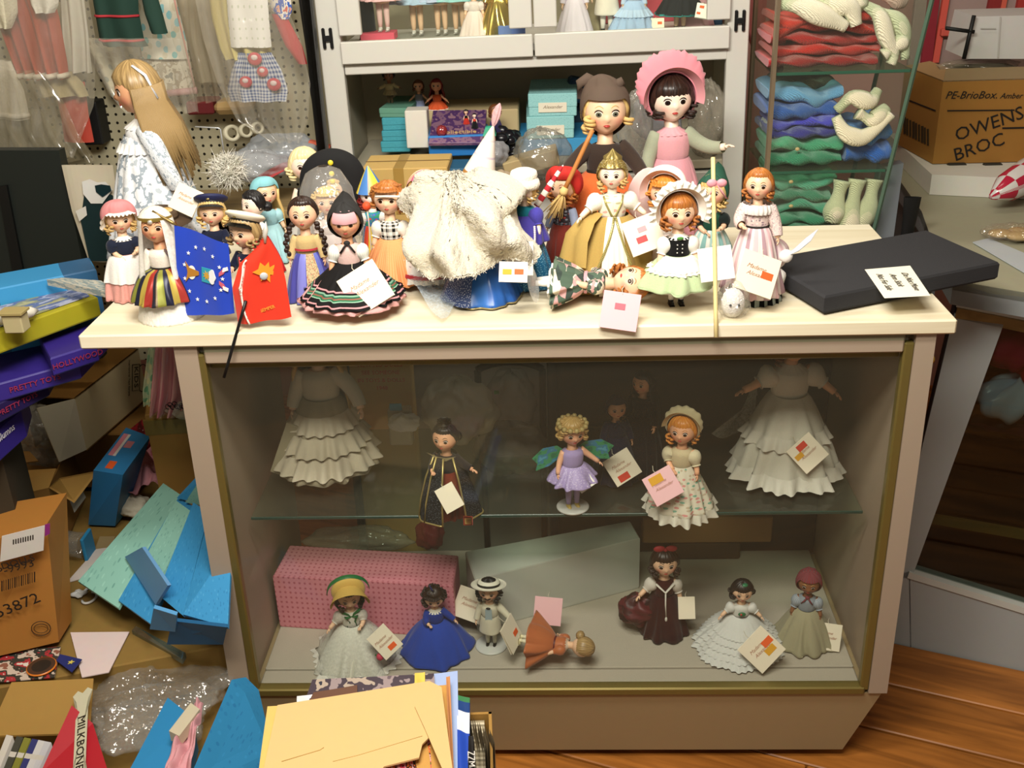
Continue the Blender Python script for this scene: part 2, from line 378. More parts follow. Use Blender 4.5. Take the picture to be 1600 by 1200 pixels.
def cl(h): return mat(h, .95, bump=.35, bscale=420, var=.16, sheen=.15, spec=.08)
def doll(name, label, loc, H, yaw=0, tilt=0, lean=0, hs=1.38, flesh=SKIN, eye='#4a2f1c', hair='blonde', style='bob', fe=.62, bodice='#ffffff', sleeve=('long', None), arms=('down', 'down'),
         skirts=(), apron=None, ruffles=(), legs=True, shoes='#16130f', socks=None, hat=None, belt=None, collar=None, small=False, group=None, cat='doll', extra=None, turn=0, nod=0, slim=None, armless=False):
    t = thing(name, label, cat, loc, (lean, tilt, yaw), group)
    S = SCL(H); fm = skin(*flesh); seed = hash(label) % 9999 if False else sum(map(ord, label))
    zc = 1-.118*hs; shz = 1-.275*hs if hs > 1.1 else 1-.262*hs-.012
    zw = shz-.155; zh = zw-.09
    # body: one mesh (head, neck, trunk, arms with hands, legs)
    Bd = MB(S); HT = TR(0, 0, zc)@RZ(turn)@RX(nod)@SCL(hs)
    na, ne = (28, 20) if small else (44, 32)
    A, E_ = np.meshgrid(np.arange(na)*2*PI/na, np.linspace(-PI/2, PI/2, ne), indexing='ij'); Az = (A+PI) % (2*PI)-PI
    bl = .75*ga(np.abs(Az)-.62, .3)*ga(E_+.34, .22)
    Bd.grid(headpt(A, E_), fm, cu=True, T=HT, blush=bl)
    if not small:
        for s in (-1, 1): Bd.ball((s*.095, .008, -.012), (.008, .014, .02), fm, 8, 6, T=HT)
    Bd.tube([(0, .008, zc-.07*hs), (0, .006, shz+.02), (0, .004, shz-.03)], (.036*hs, .036*hs, .055*hs), fm, 14)
    tw = slim or (1.22 if hs > 1 else 1.05)
    Bd.lathe([(.0, shz+.012), (.045*tw, shz+.006), (.078*tw, shz-.015), (.082*tw, shz-.06), (.07*tw, zw), (.085*tw, zh), (.075*tw, zh-.05), (0, zh-.07)], fm, 20, sy=.72)
    AR = []
    if not armless:
        for s, ps in ((-1, arms[0]), (1, arms[1])):
            a, e, w_ = arm_pts(ps, s, shz); p = bend(a, e, w_); AR.append((s, a, e, w_, p))
            Bd.tube(p, np.linspace(.034, .020, 9)*(.7+.3*hs), fm, 10)
            d = w_-p[-2]; hand(Bd, w_, d, s, fm, 1.1*(.6+.4*hs))
    if legs:
        for s in (-1, 1):
            Bd.tube([(s*.04, 0, zh-.02), (s*.043, -.004, zh*.55), (s*.043, .002, zh*.3), (s*.043, .004, .03)], (.042, .034, .030, .021), socks and mat(socks, .8) or fm, 12)
    body = Bd.obj('body', t)
    if legs and shoes:
        for s in (-1, 1):
            Sh = MB(S); Sh.ball((s*.044, -.018, .018), (.024, .05, .02), mat(shoes, .35), 14, 8); Sh.tube([(s*.044, .004, .018), (s*.044, .004, .046)], (.025, .024), mat(shoes, .35), 12, cap=False)
            Sh.box((s*.044, -.018, .004), (.046, .098, .008), mat(shoes, .4)); Sh.obj('shoe', t)
    # face
    for s in (-1, 1):
        c = headpt(s*.37, .0); nrm = np.array([s*.30, -1, .04]); Eb = MB(S@HT)
        F = frame(c+np.array([0, .002, 0]), np.cross((0, 0, 1), -nrm), (0, 0, 1))  # z of frame ~ outward
        if F[1, 2] > 0: F = frame(c+np.array([0, .002, 0]), -np.cross((0, 0, 1), -nrm), (0, 0, 1))
        rr = np.array([0, .3, .31, .72, .73, 1.0]); mats_ = [mat('#050404', .1), mat('#050404', .1), mat(eye, .1, var=.3), mat(eye, .1), mat('#f4efe6', .2)]
        th = np.arange(16)*2*PI/16
        for i in range(5):
            ring = [np.stack([.0195*r_*np.cos(th), .0165*r_*np.sin(th), np.full(16, .0085*math.sqrt(max(0, 1-r_*r_*.98)))], -1) for r_ in rr[i:i+2]]
            Eb.grid(np.stack(ring), mats_[i], cv=True, T=F)
        g = np.linspace(.12, .88, 7)*PI
        Eb.tube(np.stack([.022*np.cos(g), .0185*np.sin(g), np.full(7, .004)], -1), (.001, .0028, .0034, .0034, .0034, .0028, .001), mat('#1a0f0a', .5), 6, T=F)
        Eb.obj('eye', body)
    if not small:
        Lp = MB(S@HT)
        for dz, rr_ in ((.004, .0042), (-.003, .005)):
            c = headpt(0, -.5); Lp.tube([c+np.array([x, abs(x)*.35+.0005, dz*(1-abs(x)/.02)]) for x in np.linspace(-.017, .017, 7)], np.array([.001, .6, .9, .8, .9, .6, .001])*rr_, mat('#b8423c', .35), 7)
        Lp.obj('lips', body)
        Br = MB(S@HT)
        for s in (-1, 1):
            Br.tube([headpt(s*a, .26+.10*math.sin((a-.18)/.42*PI), 1.006) for a in np.linspace(.18, .6, 6)], (.001, .0022, .0024, .0022, .0018, .0008), hairmat(*HAIR[hair]), 5)
        Br.obj('eyebrows', body)
    # hair
    hm = hairmat(*HAIR[hair])
    if style:
        Hr = MB(S@HT); n = 40 if small else 72; k = 10
        be = -.75 if style in ('bob', 'curly', 'long', 'flip') else -.45
        az = np.arange(n)*2*PI/n; ed = hair_edge(az, fe, be)
        ed = ed+.03*np.sin(az*23+seed)
        tt = np.linspace(0, 1, k)**.8
        A, T2 = np.meshgrid(az, tt, indexing='ij'); EL = ed[:, None]+(PI/2-ed[:, None])*T2
        vol = 1.11+.05*np.sin(np.clip(EL+.3, 0, PI)); vol = vol+.018*np.sin(A*19+3*T2+seed)+.012*np.sin(A*41+seed)
        vol[:, 0] = 1.01
        if style in ('bob', 'curly', 'flip'): vol += .12*sm(.5, -.6, EL)*(T2 > .02)
        Hr.grid(headpt(A, np.clip(EL, -1.5, PI/2))*vol[..., None], hm, cu=True)
        rr = random.Random(seed)
        def curl(p, r, L_, turns=2.5, d=(0, 0, -1), tr=.012):
            u = np.linspace(0, 1, 18); ang = u*turns*2*PI+rr.uniform(0, 6); q = np.array(p)[None]+np.array(d)[None]*L_*u[:, None]
            q = q+np.stack([np.cos(ang), np.sin(ang), 0*u], -1)*(r*(1-.3*u))[:, None]; Hr.tube(q, tr*np.linspace(1, .6, 18), hm, 6)
        if style in ('curly', 'bob', 'flip'):
            cnt = {'curly': 34, 'bob': 18, 'flip': 16}[style]
            for i in range(cnt if not small else cnt//2):
                a = rr.uniform(.75, 2*PI-.75); e = rr.uniform(-.7, -.1) if style != 'curly' else rr.uniform(-.6, 1.1)
                p = headpt(a, e)*1.15; curl(p, .018 if style != 'flip' else .022, .05 if style == 'bob' else .03, 1.6, (0, 0, -1), .011)
            if style == 'curly':
                for a in np.linspace(-.75, .75, 7): curl(headpt(a, .62)*1.1, .016, .02, 1.4, (0, -1, 0), .009)
        if style == 'long':
            for i in range(64):
                a = 1.3+(2*PI-2.6)*i/63; p0 = headpt(a, .15)*1.12; p1 = headpt(a, -.5)*1.25; out = np.array([math.sin(a), -math.cos(a), 0])
                L_ = .3+rr.uniform(-.05, .05)
                Hr.tube([p0, p1, p1+out*.03+np.array([0, .01, -.1]), p1+out*.05+np.array([0, .03, -L_])], (.013, .015, .013, .004), hm, 6)
        if style == 'braids':
            for s in (-1, 1):
                for i in range(9):
                    f = i/8; c = np.array([s*(.085+.05*math.sin(f*2.2)), -.02-.03*f, -.07-.2*f]); Hr.ball(c+np.array([.006*(-1)**i, 0, 0]), (.022-.006*f, .02-.006*f, .02), hm, 10, 7)
        if style == 'bun':
            Hr.ball((.05, .10, -.03), (.05, .045, .042), hm, 16, 10, fn=lambda A_, E2: 1+.08*np.sin(6*A_+8*E2))
        Hr.obj('hair', t)
    # dress
    if bodice:
        bm = bodice if not isinstance(bodice, str) else cl(bodice)
        Bo = MB(S); Bo.lathe([(.05*tw, shz+.010), (.086*tw, shz-.008), (.094*tw, shz-.05), (.088*tw, zw+.02), (.082*tw, zw-.012)], bm, 40, sy=.8, fn=lambda A_, T2: 1+.015*np.cos(11*A_+seed)*T2)
        Bo.obj('bodice', t)
    if collar:
        Cl = MB(S); Cl.lathe([(.038*hs, shz+.03), (.062, shz+.014), (.105, shz-.012)], mat(collar, .8) if isinstance(collar, str) else collar, 60, sy=.85, fn=lambda A_, T2: 1+.05*T2*np.cos(16*A_)); Cl.obj('collar', t)
    if sleeve and sleeve[0]:
        sm_ = sleeve[1] or (bodice if bodice else '#ffffff'); sm_ = cl(sm_) if isinstance(sm_, str) else sm_
        for s, a, e, w_, p in AR:
            Sl = MB(S)
            if sleeve[0] == 'long':
                Sl.tube(np.vstack([a-(p[1]-a)*.3, p[:8]]), np.array([.036, .05, .05, .048, .046, .044, .042, .04, .038]), sm_, 14, cap=False)
                Sl.tube([p[7]-(p[8]-p[7])*.2, p[7]+(p[8]-p[7])*.5], (.038, .036), sm_, 14, cap=False)
            elif sleeve[0] == 'puff':
                G = bend(a, e, w_, 13)[:8]; rad = np.array([.038, .06, .07, .071, .068, .06, .048, .036]); th = np.arange(26)*2*PI/26
                Sl.tube(G, rad, sm_, 20, cap=False); Sl.tube([G[-1]-(G[-1]-G[-2])*.4, G[-1]+(G[-1]-G[-2])*.5], (.033, .044), sm_, 20, cap=False)
            elif sleeve[0] == 'short': Sl.tube(p[:4], (.04, .046, .047, .046), sm_, 14, cap=False)
            Sl.obj('sleeve', t)
    def sk_r(L_, z):
        u = np.clip((L_['z0']-z)/(L_['z0']-L_['z1']), 0, 1); return L_['r0']+(L_['r1']-L_['r0'])*u**L_.get('pw', .7)
    for i, L_ in enumerate(skirts):
        L_ = dict(L_); L_['r1'] = L_.get('r1', .25)*1.1
        L_ = dict(dict(z0=zw, z1=.02, r0=.085*tw, r1=.25, n=11, amp=.09, sx=1, sy=1, m='#ffffff', name='skirt', hem=.012), **L_)
        m = L_['m'] if not isinstance(L_['m'], str) else cl(L_['m'])
        u = np.linspace(0, 1, 16); pr = [(sk_r(L_, L_['z0']+(L_['z1']-L_['z0'])*x), L_['z0']+(L_['z1']-L_['z0'])*x) for x in u]
        pr += [(pr[-1][0]-L_['hem']*.5, pr[-1][1]-.004), (pr[-1][0]-L_['hem'], pr[-1][1]+.02)]
        q = MB(S); q.lathe(pr, m, 72 if small else 120, fn=cloth_fn(L_['n'], L_['amp'], seed+i), sx=L_['sx'], sy=L_['sy'],
                           T=L_.get('T'), a0=L_.get('a0', 0), a1=L_.get('a1', 2*PI), closed='a0' not in L_)
        q.obj(L_['name'], t)
        if i == 0: main = L_; mfn = cloth_fn(L_['n'], L_['amp'], seed)
    if apron and skirts:
        ap = dict(dict(w=.9, z1=.12, m='#ffffff', off=.012, name='apron', z0=main['z0']), **apron); am = ap['m'] if not isinstance(ap['m'], str) else cl(ap['m'])
        u = np.linspace(0, 1, 14); zz = ap['z0']+(ap['z1']-ap['z0'])*u; q = MB(S)
        q.lathe([(sk_r(main, z)+ap['off'], z) for z in zz], am, 50, fn=lambda A_, T2: mfn(A_, T2*(main['z0']-ap['z1'])/(main['z0']-main['z1'])), closed=False, a0=-ap['w'], a1=ap['w'], sx=main['sx'], sy=main['sy'])
        q.obj(ap['name'], t)
    for R_ in ruffles:
        R_ = dict(dict(z=.05, h=.04, out=.02, n=34, amp=.05, m='#ffffff', base=.004, name='ruffle'), **R_); rm = R_['m'] if not isinstance(R_['m'], str) else cl(R_['m'])
        r0 = R_.get('r', None) or sk_r(main, R_['z']); q = MB(S); u = np.linspace(0, 1, 5)
        rm1 = sk_r(main, R_['z']-R_['h']) if 'r' not in R_ else r0
        q.lathe([(r0+R_['base']+(rm1-r0+R_['out'])*x, R_['z']-R_['h']*x) for x in u], rm, 150, fn=lambda A_, T2, R_=R_: mfn(A_, np.full_like(T2, (main['z0']-R_['z'])/(main['z0']-main['z1'])))*(1+R_['amp']*T2*np.sin(R_['n']*A_)), sx=main['sx'], sy=main['sy'])
        q.obj(R_['name'], t)
    if belt:
        q = MB(S); q.lathe([(.088*tw, zw+.014), (.092*tw, zw), (.088*tw, zw-.014)], mat(belt, .5), 30, sy=.85); q.obj('belt', t)
    if hat: HATS[hat[0]](t, S@HT, *hat[1:])
    if extra: extra(t, S, dict(HT=HT, shz=shz, zw=zw, zc=zc, arms=AR, H=H, hs=hs))
    return t

# ------------------------------------------------------------------ hats (head space: head about .09 wide, .11 high)
HATS = {}
def hatfn(f): HATS[f.__name__[4:]] = f; return f
def cap_grid(B, m, fe, be, r=1.2, n=64, k=14, fn=None, crown=0, band=.35):
    az = np.arange(n)*2*PI/n; ed = hair_edge(az, fe, be); A, T2 = np.meshgrid(az, np.linspace(0, 1, k), indexing='ij')
    EL = ed[:, None]+(PI/2-ed[:, None])*T2; vol = np.full_like(A, r) if fn is None else r*fn(A, T2)
    P = headpt(A, EL)*vol[..., None]; P[..., 2] += crown*np.sin(T2*PI/2)
    B.grid(P, m, cu=True); return P
@hatfn
def hat_mob(t, T, c, frill='#ffffff', puff=1.45):
    m = mat(c, .8); B = MB(T); cap_grid(B, m, .62, -.5, 1.0, 96, 16, lambda A, T2: 1.16+(puff-1.16)*np.sin(np.clip(T2*1.15, 0, 1)*PI)**.7*(1+.05*np.sin(17*A)*(1-T2)), .01); B.obj('mob_cap', t)
    if frill: hat_frill(t, T, frill)
def hat_frill(t, T, c, fe=.62, be=-.5, d=.035, n=26, lift=.02):
    B = MB(T); az = np.arange(160)*2*PI/160; ed = hair_edge(az, fe, be); P0 = headpt(az, ed)*1.17; out = P0.copy(); out[:, 2] *= .3; out /= np.linalg.norm(out, axis=1)[:, None]
    dirv = out*1.0+np.array([0, -.3, -.5]); rows = []
    for x in np.linspace(0, 1, 5): rows.append(P0+dirv*d*x+np.array([0, 0, 1])*(.008*x*np.sin(n*az))[:, None]+out*(.008*x*np.cos(n*az))[:, None])
    B.grid(np.stack(rows, 1), mat(c, .85) if isinstance(c, str) else c, cu=True); B.obj('frill', t)
@hatfn
def hat_peaked(t, T, crown, band, peak):
    B = MB(T@TR(0, .012, .04)@RX(-.5)@SCL(.95)); B.lathe([(.098, .0), (.102, .035)], mat(band, .5), 40); B.obj('cap_band', t)
    B = MB(T@TR(0, .012, .04)@RX(-.5)@SCL(.95)); B.lathe([(.102, .033), (.135, .055), (.14, .07), (.12, .084), (.06, .09), (0, .09)], mat(crown, .65), 40, fn=lambda A, T2: 1+.05*np.cos(A)); B.obj('cap_crown', t)
    a = np.linspace(-1.15, 1.15, 24); B = MB(T@TR(0, .012, .04)@RX(-.5)@SCL(.95)); rows = [np.stack([(.1+.055*x*np.cos(a*1.1)**.5)*np.sin(a), -(.1+.055*x*np.cos(a*1.1)**.5)*np.cos(a), .004-.035*x*np.ones_like(a)], -1) for x in np.linspace(0, 1, 5)]
    B.grid(np.stack(rows, 1), mat(peak, .2), cu=False); B.obj('cap_peak', t)
    B = MB(T@TR(0, .012, .04)@RX(-.5)@SCL(.95)); B.ball((0, -.118, .045), (.016, .006, .016), mat('#c9b878', .3, .9), 10, 8); B.obj('cap_badge', t)
@hatfn
def hat_brim(t, T, c, r=.2, h=.07, band=None, tip=0, wave=.0):
    TT = T@TR(0, .01, .045)@RX(tip); B = MB(TT); B.lathe([(r, .006), (r*.97, .0), (.105, .004), (.1, h*.8), (.085, h), (0, h)], mat(c, .75), 48, fn=lambda A, T2: 1+wave*np.cos(2*A)*(T2 < .3)); B.obj('hat', t)
    if band: B = MB(TT); B.lathe([(.107, .006), (.105, .028)], mat(band, .6), 40); B.obj('hat_band', t)
@hatfn
def hat_scarf(t, T, c, fe=.7, under=None, tail=.0, knot=True):
    m = mat(c, .8, bump=.2) if isinstance(c, str) else c; B = MB(T); az = np.arange(64)*2*PI/64; ed = hair_edge(az, fe, -1.2); c2 = (1+np.cos(az))/2
    ed = np.where(c2 > .3, -1.25+(fe+1.25)*sm(.5, .84, c2), -1.25); A, T2 = np.meshgrid(az, np.linspace(0, 1, 16), indexing='ij'); EL = ed[:, None]+(PI/2-ed[:, None])*T2
    P = headpt(A, EL)*(1.2+.02*np.sin(9*A+4*T2))[..., None]; back = np.clip(-np.cos(A), 0, 1); P[..., 1] += tail*back**2*sm(.3, .8, T2)*.09; P[..., 2] += tail*back**2*sm(.3, .7, T2)*.04
    B.grid(P, m, cu=True); B.obj('headscarf', t)
    if under: B = MB(T); a = np.linspace(-.85, .85, 24); G = np.stack([headpt(a, np.full(24, e))*k for e, k in ((.12, 1.09), (.3, 1.16), (.6, 1.19), (.85, 1.185))], 1); B.grid(G, mat(under, .75)); B.obj('under_cap', t)
    if knot:
        B = MB(T); B.ball((0, -.07, -.125), (.022, .016, .016), m, 12, 8)
        for s in (-1, 1): B.tube([(0, -.075, -.125), (s*.025, -.09, -.15), (s*.045, -.085, -.185)], (.008, .016, .014), m, 8, flat=.4)
        B.obj('scarf_knot', t)
@hatfn
def hat_bonnet(t, T, c, brim, r=.17, pleat=16, fwd=.06, lace=None, open_=1.5, puff=.05):
    "poke bonnet: pleated puff at the back, a stiff brim framing the face"
    m = mat(c, .75, sheen=.2) if isinstance(c, str) else c
    B = MB(T); A, T2 = np.meshgrid(np.arange(96)*2*PI/96, np.linspace(0, 1, 14), indexing='ij')
    rad = .118+puff*np.sin(T2**.7*PI*.85)*(.25+.75*np.clip(np.cos(A)*.8+.35, 0, 1)); rad = rad*(1+.05*np.abs(np.sin(pleat*A*.5+.6))*np.sin(T2*PI)+.03*np.sin(pleat*1.7*A)*np.sin(T2*PI)); rad = rad*(1-T2**3)
    P = np.stack([rad*np.sin(A), -.015+.12*T2-.02*np.cos(A)*T2, .012+rad*np.cos(A)*1.0+.03*T2], -1); P[..., 2] = np.where(np.cos(A) < -.3, np.maximum(P[..., 2], -.1), P[..., 2])
    B.grid(P, m, cu=True); B.obj('bonnet_puff', t)
    a = np.linspace(-open_*1.25, open_*1.25, 60); rows = []
    for x in np.linspace(0, 1, 7):
        rr = .122+(r-.122)*x; rows.append(np.stack([rr*np.sin(a), np.full_like(a, -.015)-fwd*x*(.5+.5*np.cos(a*.8))*1.6, .012+rr*np.cos(a)*1.02], -1))
    B = MB(T); B.grid(np.stack(rows, 1), mat(brim, .7) if isinstance(brim, str) else brim); B.obj('bonnet_brim', t)
    if lace:
        a = np.linspace(-open_*1.25, open_*1.25, 150); rows = []
        for x in np.linspace(0, 1, 4):
            rr = r+.035*x; wv = .012*x*np.sin(26*a); rows.append(np.stack([(rr+wv)*np.sin(a), np.full_like(a, -.015)-fwd*(.5+.5*np.cos(a*.8))*1.6+wv-.004, .012+(rr+wv)*np.cos(a)*1.02], -1))
        B = MB(T); B.grid(np.stack(rows, 1), mat(lace, .85) if isinstance(lace, str) else lace); B.obj('bonnet_frill', t)
@hatfn
def hat_cone(t, T, cols, h=.4, tip=(.0, 0), r=.1, tuft=None, base=.04):
    TT = T@TR(0, .01, base)@RX(tip[0])@RY(tip[1]); B = MB(TT); n = 16; B.lathe([(r*(1-x)**.9+.004, h*x) for x in np.linspace(0, 1, n)], cols if not isinstance(cols, str) else mat(cols, .5), 40); B.obj('pointed_hat', t)
    if tuft: B = MB(TT); B.lathe([(.004, h-.02), (.022, h+.02), (.03, h+.08), (.022, h+.14), (.004, h+.17)], sheer(tuft, .7), 30, fn=lambda A, T2: 1+.2*np.cos(7*A)); B.obj('net_tuft', t)
@hatfn
def hat_fur(t, T, c='#f3ead6'):
    m = mat(c, .95, bump=1.0, bscale=300, sheen=.5); B = MB(T); B.lathe([(.092, .0), (.13, .01), (.145, .045), (.135, .08), (.11, .1)], m, 60, fn=lambda A, T2: 1+.02*np.sin(31*A+9*T2)+.03*np.sin(5*A)); B.obj('fur_brim', t)
    B = MB(T); B.lathe([(.112, .09), (.12, .125), (.11, .16), (.07, .178), (0, .18)], m, 50, fn=lambda A, T2: 1+.02*np.sin(23*A+7*T2)); B.obj('fur_crown', t)
@hatfn
def hat_cap(t, T, c, fe=.6, be=-.5, r=1.2, crown=0, name='cap'):
    B = MB(T); cap_grid(B, mat(c, .8, bump=.2) if isinstance(c, str) else c, fe, be, r, 64, 14, lambda A, T2: 1+.02*np.sin(9*A+5*T2), crown); B.obj(name, t)
@hatfn
def hat_veil(t, T, c, band, L=.42):
    B = MB(T); cap_grid(B, c if not isinstance(c, str) else sheer(c, .85), .55, -.1, 1.18)
    n, k = 72, 26; a = np.linspace(.60, 2*PI-.60, n); rows = []
    for j, x in enumerate(np.linspace(0, 1, k)):
        if x < .45: e = PI/2-(PI/2+.1)*x/.45; e = np.maximum(e, .55*np.cos(a/1.0)*0-.1); p = headpt(a, np.full(n, e))*1.17
        else:
            y = (x-.45)/.55; p = headpt(a, np.full(n, -.1))*1.17; o = p.copy(); o[:, 2] = 0; p = p+o*(.35*y+.06*y*np.sin(9*a)[:, None])[:, :1] if False else p+o*(.4*y); p[:, 2] -= L*y; p = p+o*(.10*y*np.sin(11*a))[:, None]
        rows.append(p)
    B.grid(np.stack(rows, 1), c if not isinstance(c, str) else sheer(c, .8)); B.obj('veil', t)
    B = MB(T); az = np.arange(64)*2*PI/64; P0 = np.stack([headpt(az, .42+.08*np.cos(az))*k for k in (1.185, 1.2, 1.185)], 1); P0[:, 0, 2] -= .012; P0[:, 2, 2] += .012; B.grid(P0, mat(band, .3, .8), cu=True); B.ball((0, -.104, .05), (.016, .008, .014), mat('#e8e4da', .2, .6), 10, 8); B.obj('headband', t)
@hatfn
def hat_bicorne(t, T, c, dots='#e6d23a'):
    T = T@SCL(1.75)@TR(0, .02, -.035)
    B = MB(T@TR(0, -.02, .05)); a = np.linspace(0, 1, 40); o = [(.17*math.cos(PI*x), .19*math.sin(PI*x)**.85) for x in a]; o = [(-.205, -.14), (-.19, -.06)]+[(-x, y) for x, y in o]+[(.19, -.06), (.24, -.15), (.12, -.13), (.10, -.02), (-.10, -.02), (-.12, -.12)]
    p = np.array(o); P = np.zeros((len(p), 6, 3)); c0 = np.array([0, .05])
    for j, (k_, yy) in enumerate(((0, -.03), (.5, -.035), (.97, -.025), (1, 0), (.97, .03), (0, .04))): P[:, j, 0] = c0[0]+(p[:, 0]-c0[0])*k_; P[:, j, 2] = c0[1]+(p[:, 1]-c0[1])*k_; P[:, j, 1] = yy
    B.grid(P, mat(c, .85), cu=True); B.obj('cocked_hat', t)
    for z in (.14, .085, .045): B = MB(T@TR(0, -.02, .05)); B.ball((0, -.045, z-.01), (.014, .008, .014), mat(dots, .4), 12, 8); B.obj('button', t)
@hatfn
def hat_straw(t, T, c, ribbon, r=.19, fwd=.085):
    hat_bonnet(t, T, c, c, r, 0, fwd)
    B = MB(T); a = np.linspace(-1.6, 1.6, 40); B.grid(np.stack([np.stack([.175*k*np.sin(a), np.full(40, y), .012+.178*k*np.cos(a)], -1) for y, k in ((.02, .99), (.035, 1.03), (.06, 1.0))], 1), mat(ribbon, .4)); B.obj('ribbon', t)
    B = MB(T)
    for s in (-1, 1):
        B.tube([(s*.12, -.02, -.06), (s*.07, -.07, -.12), (0, -.1, -.15)], (.014, .014, .012), mat(ribbon, .4), 8, flat=.3)
        B.tube([(0, -.1, -.15), (s*.05, -.11, -.15), (s*.02, -.115, -.2), (s*.04, -.12, -.28)], (.01, .022, .014, .02), mat(ribbon, .4), 8, flat=.3)
    B.obj('ribbon_bow', t)
@hatfn
def hat_ribbonbow(t, T, c, pos=(0, -.03, .12), sz=1):
    B = MB(T@TR(*pos)@SCL(sz)); m = mat(c, .5)
    for s in (-1, 1): B.ball((s*.04, 0, .01), (.042, .016, .024), m, 14, 8); B.tube([(0, 0, 0), (s*.03, -.01, -.03), (s*.045, -.012, -.07)], (.008, .016, .012), m, 8, flat=.4)
    B.ball((0, -.008, .004), (.014, .014, .014), m, 10, 8); B.obj('hair_bow', t)
@hatfn
def hat_crown(t, T, c, jewel='#f0eee0'):
    m = pmat('sparkle', ('#8f7a3c', '#f3ecc4'), 26, 20, .35, .16, .5); B = MB(T); cap_grid(B, m, .52, -.6, 1.22, 72, 16, lambda A, T2: 1+.02*np.sin(13*A)); B.obj('snood', t)
    B = MB(T@TR(0, .02, .105)); B.lathe([(.07, 0), (.065, .025), (.03, .05), (.008, .075), (0, .085)], mat(c, .35, .7), 30, fn=lambda A, T2: 1+.18*np.cos(8*A)*np.sin(T2*PI)); B.obj('gold_crown', t)
@hatfn
def hat_witchhood(t, T, c):
    m = mat(c, .85, bump=.1); B = MB(T); az = np.arange(72)*2*PI/72; c2 = (1+np.cos(az))/2; ed = -1.2+(.52+1.2)*sm(.42, .8, c2)
    A, T2 = np.meshgrid(az, np.linspace(0, 1, 20), indexing='ij'); EL = ed[:, None]+(PI/2-ed[:, None])*T2; P = headpt(A, EL)*1.19
    top = sm(.55, 1.0, T2); P[..., 2] += .035*top; P[..., 0] -= .02*top
    P[..., 0] += np.sign(np.sin(A))*.012*sm(.4, .7, T2)*(1-sm(.8, 1, T2)); B.grid(P, m, cu=True)
    B.tube([(-.05, .03, .11), (-.085, .03, .135), (-.115, .02, .12), (-.12, .015, .09)], (.035, .03, .022, .006), m, 12); B.tube([(.05, .0, .105), (.075, .0, .125), (.085, 0, .11)], (.03, .022, .006), m, 12); B.obj('hood', t)
# ------------------------------------------------------------------ the room
def wallbox(name, c, d, m): q = MB(); q.box(c, d, m, ch=.002); return struct(q.obj(name, smooth=False))
floor_dirt = wallbox('floor', (.2, -.4, -.03), (4.6, 4.6, .04), mat('#3a2a17', .8))
wallbox('wall_back', (.2, 1.85, 1.3), (4.6, .06, 2.7), mat('#b98a80', .8))
wallbox('wall_left', (-2.05, -.2, 1.3), (.06, 4.1, 2.7), mat('#b5aa92', .8))
wallbox('wall_right', (2.45, -.2, 1.3), (.06, 4.1, 2.7), mat('#b9a890', .8))
wallbox('ceiling', (.2, -.4, 2.66), (4.6, 4.6, .04), mat('#d8d2c2', .9))
fa = math.atan2(-.117, .303); wm = wood('#85501c', '#b87430', (3, 30, 30), .42)
pl = None; W_ = .155
dirv = np.array([math.cos(fa), math.sin(fa), 0]); nrm = np.array([-math.sin(fa), math.cos(fa), 0]); p0 = np.array([.757, .417, 0])
for i in range(-16, 12):
    for j in range(4):
        if pl is None:
            q = MB(); q.box((0, 0, -.006), (1.28, W_-.005, .014), wm, ch=.0025); pl = q.obj('plank', floor_dirt, False); o = pl
        else:
            o = pl.copy(); COL.objects.link(o)
        c = p0+nrm*W_*(i+.5)+dirv*(-2.75+1.284*j+.37*(i % 3)); 
        o.location = (c[0], c[1], .002+.0012*((i*7) % 3)); o.rotation_euler = (0, 0, fa)

# ------------------------------------------------------------------ the glass showcase
taupe = mat('#a3927f', .55, var=.05); kick = mat('#a08c68', .6, var=.08); gold = mat('#7d6f3c', .35, .45); deckm = mat('#b5ad9d', .9, bump=.3, bscale=400)
case = thing('glass_showcase', 'long taupe glass-fronted showcase full of dolls under the plank', 'display case', (0, 0, 0))
for s in (-1, 1):
    q = MB(); q.hexa([(s*.652 if s < 0 else .612, 0, .2), (s*.612 if s < 0 else .648, 0, .2), (s*.612 if s < 0 else .648, .5, .2), (s*.652 if s < 0 else .612, .5, .2),
                      (s*.645 if s < 0 else .612, 0, .963), (s*.605 if s < 0 else .645, 0, .963), (s*.605 if s < 0 else .645, .5, .963), (s*.645 if s < 0 else .612, .5, .963)], taupe)
    q.obj('side_panel', case, False)
    q = MB(); q.box((s*.604, .012, .575), (.018, .02, .74), gold, ch=.003); q.obj('side_trim', case, False)
q = MB(); q.box((0, .012, .945), (1.19, .022, .036), taupe, ch=.003); q.obj('top_rail', case, False)
q = MB(); q.box((0, .03, .918), (1.19, .012, .018), gold, ch=.002); q.obj('top_trim', case, False)
q = MB(); q.box((0, .25, .956), (1.20, .5, .012), clear('case_top_glass', '#e4efe6', .05, .02), ch=.001); q.obj('top_pane', case, False)
q = MB(); q.box((0, .012, .205), (1.21, .024, .018), gold, ch=.003); q.obj('bottom_trim', case, False)
q = MB(); q.box((0, .285, .2), (1.2, .43, .02), deckm, ch=.002); q.obj('deck', case, False, 'grey carpeted floor of the showcase')
q = MB(); q.box((0, .047, .2), (1.2, .04, .018), deckm, ch=.003); q.obj('deck_strip', case, False)
q = MB(); q.hexa([(-.585, .03, .028), (.585, .03, .028), (.585, .48, .028), (-.585, .48, .028), (-.645, .006, .196), (.64, .006, .196), (.64, .49, .196), (-.645, .49, .196)], kick); q.obj('kick_panel', case, False)
q = MB(); q.box((0, .27, .014), (1.1, .36, .028), mat('#2a241c', .8)); q.obj('toe_base', case, False)
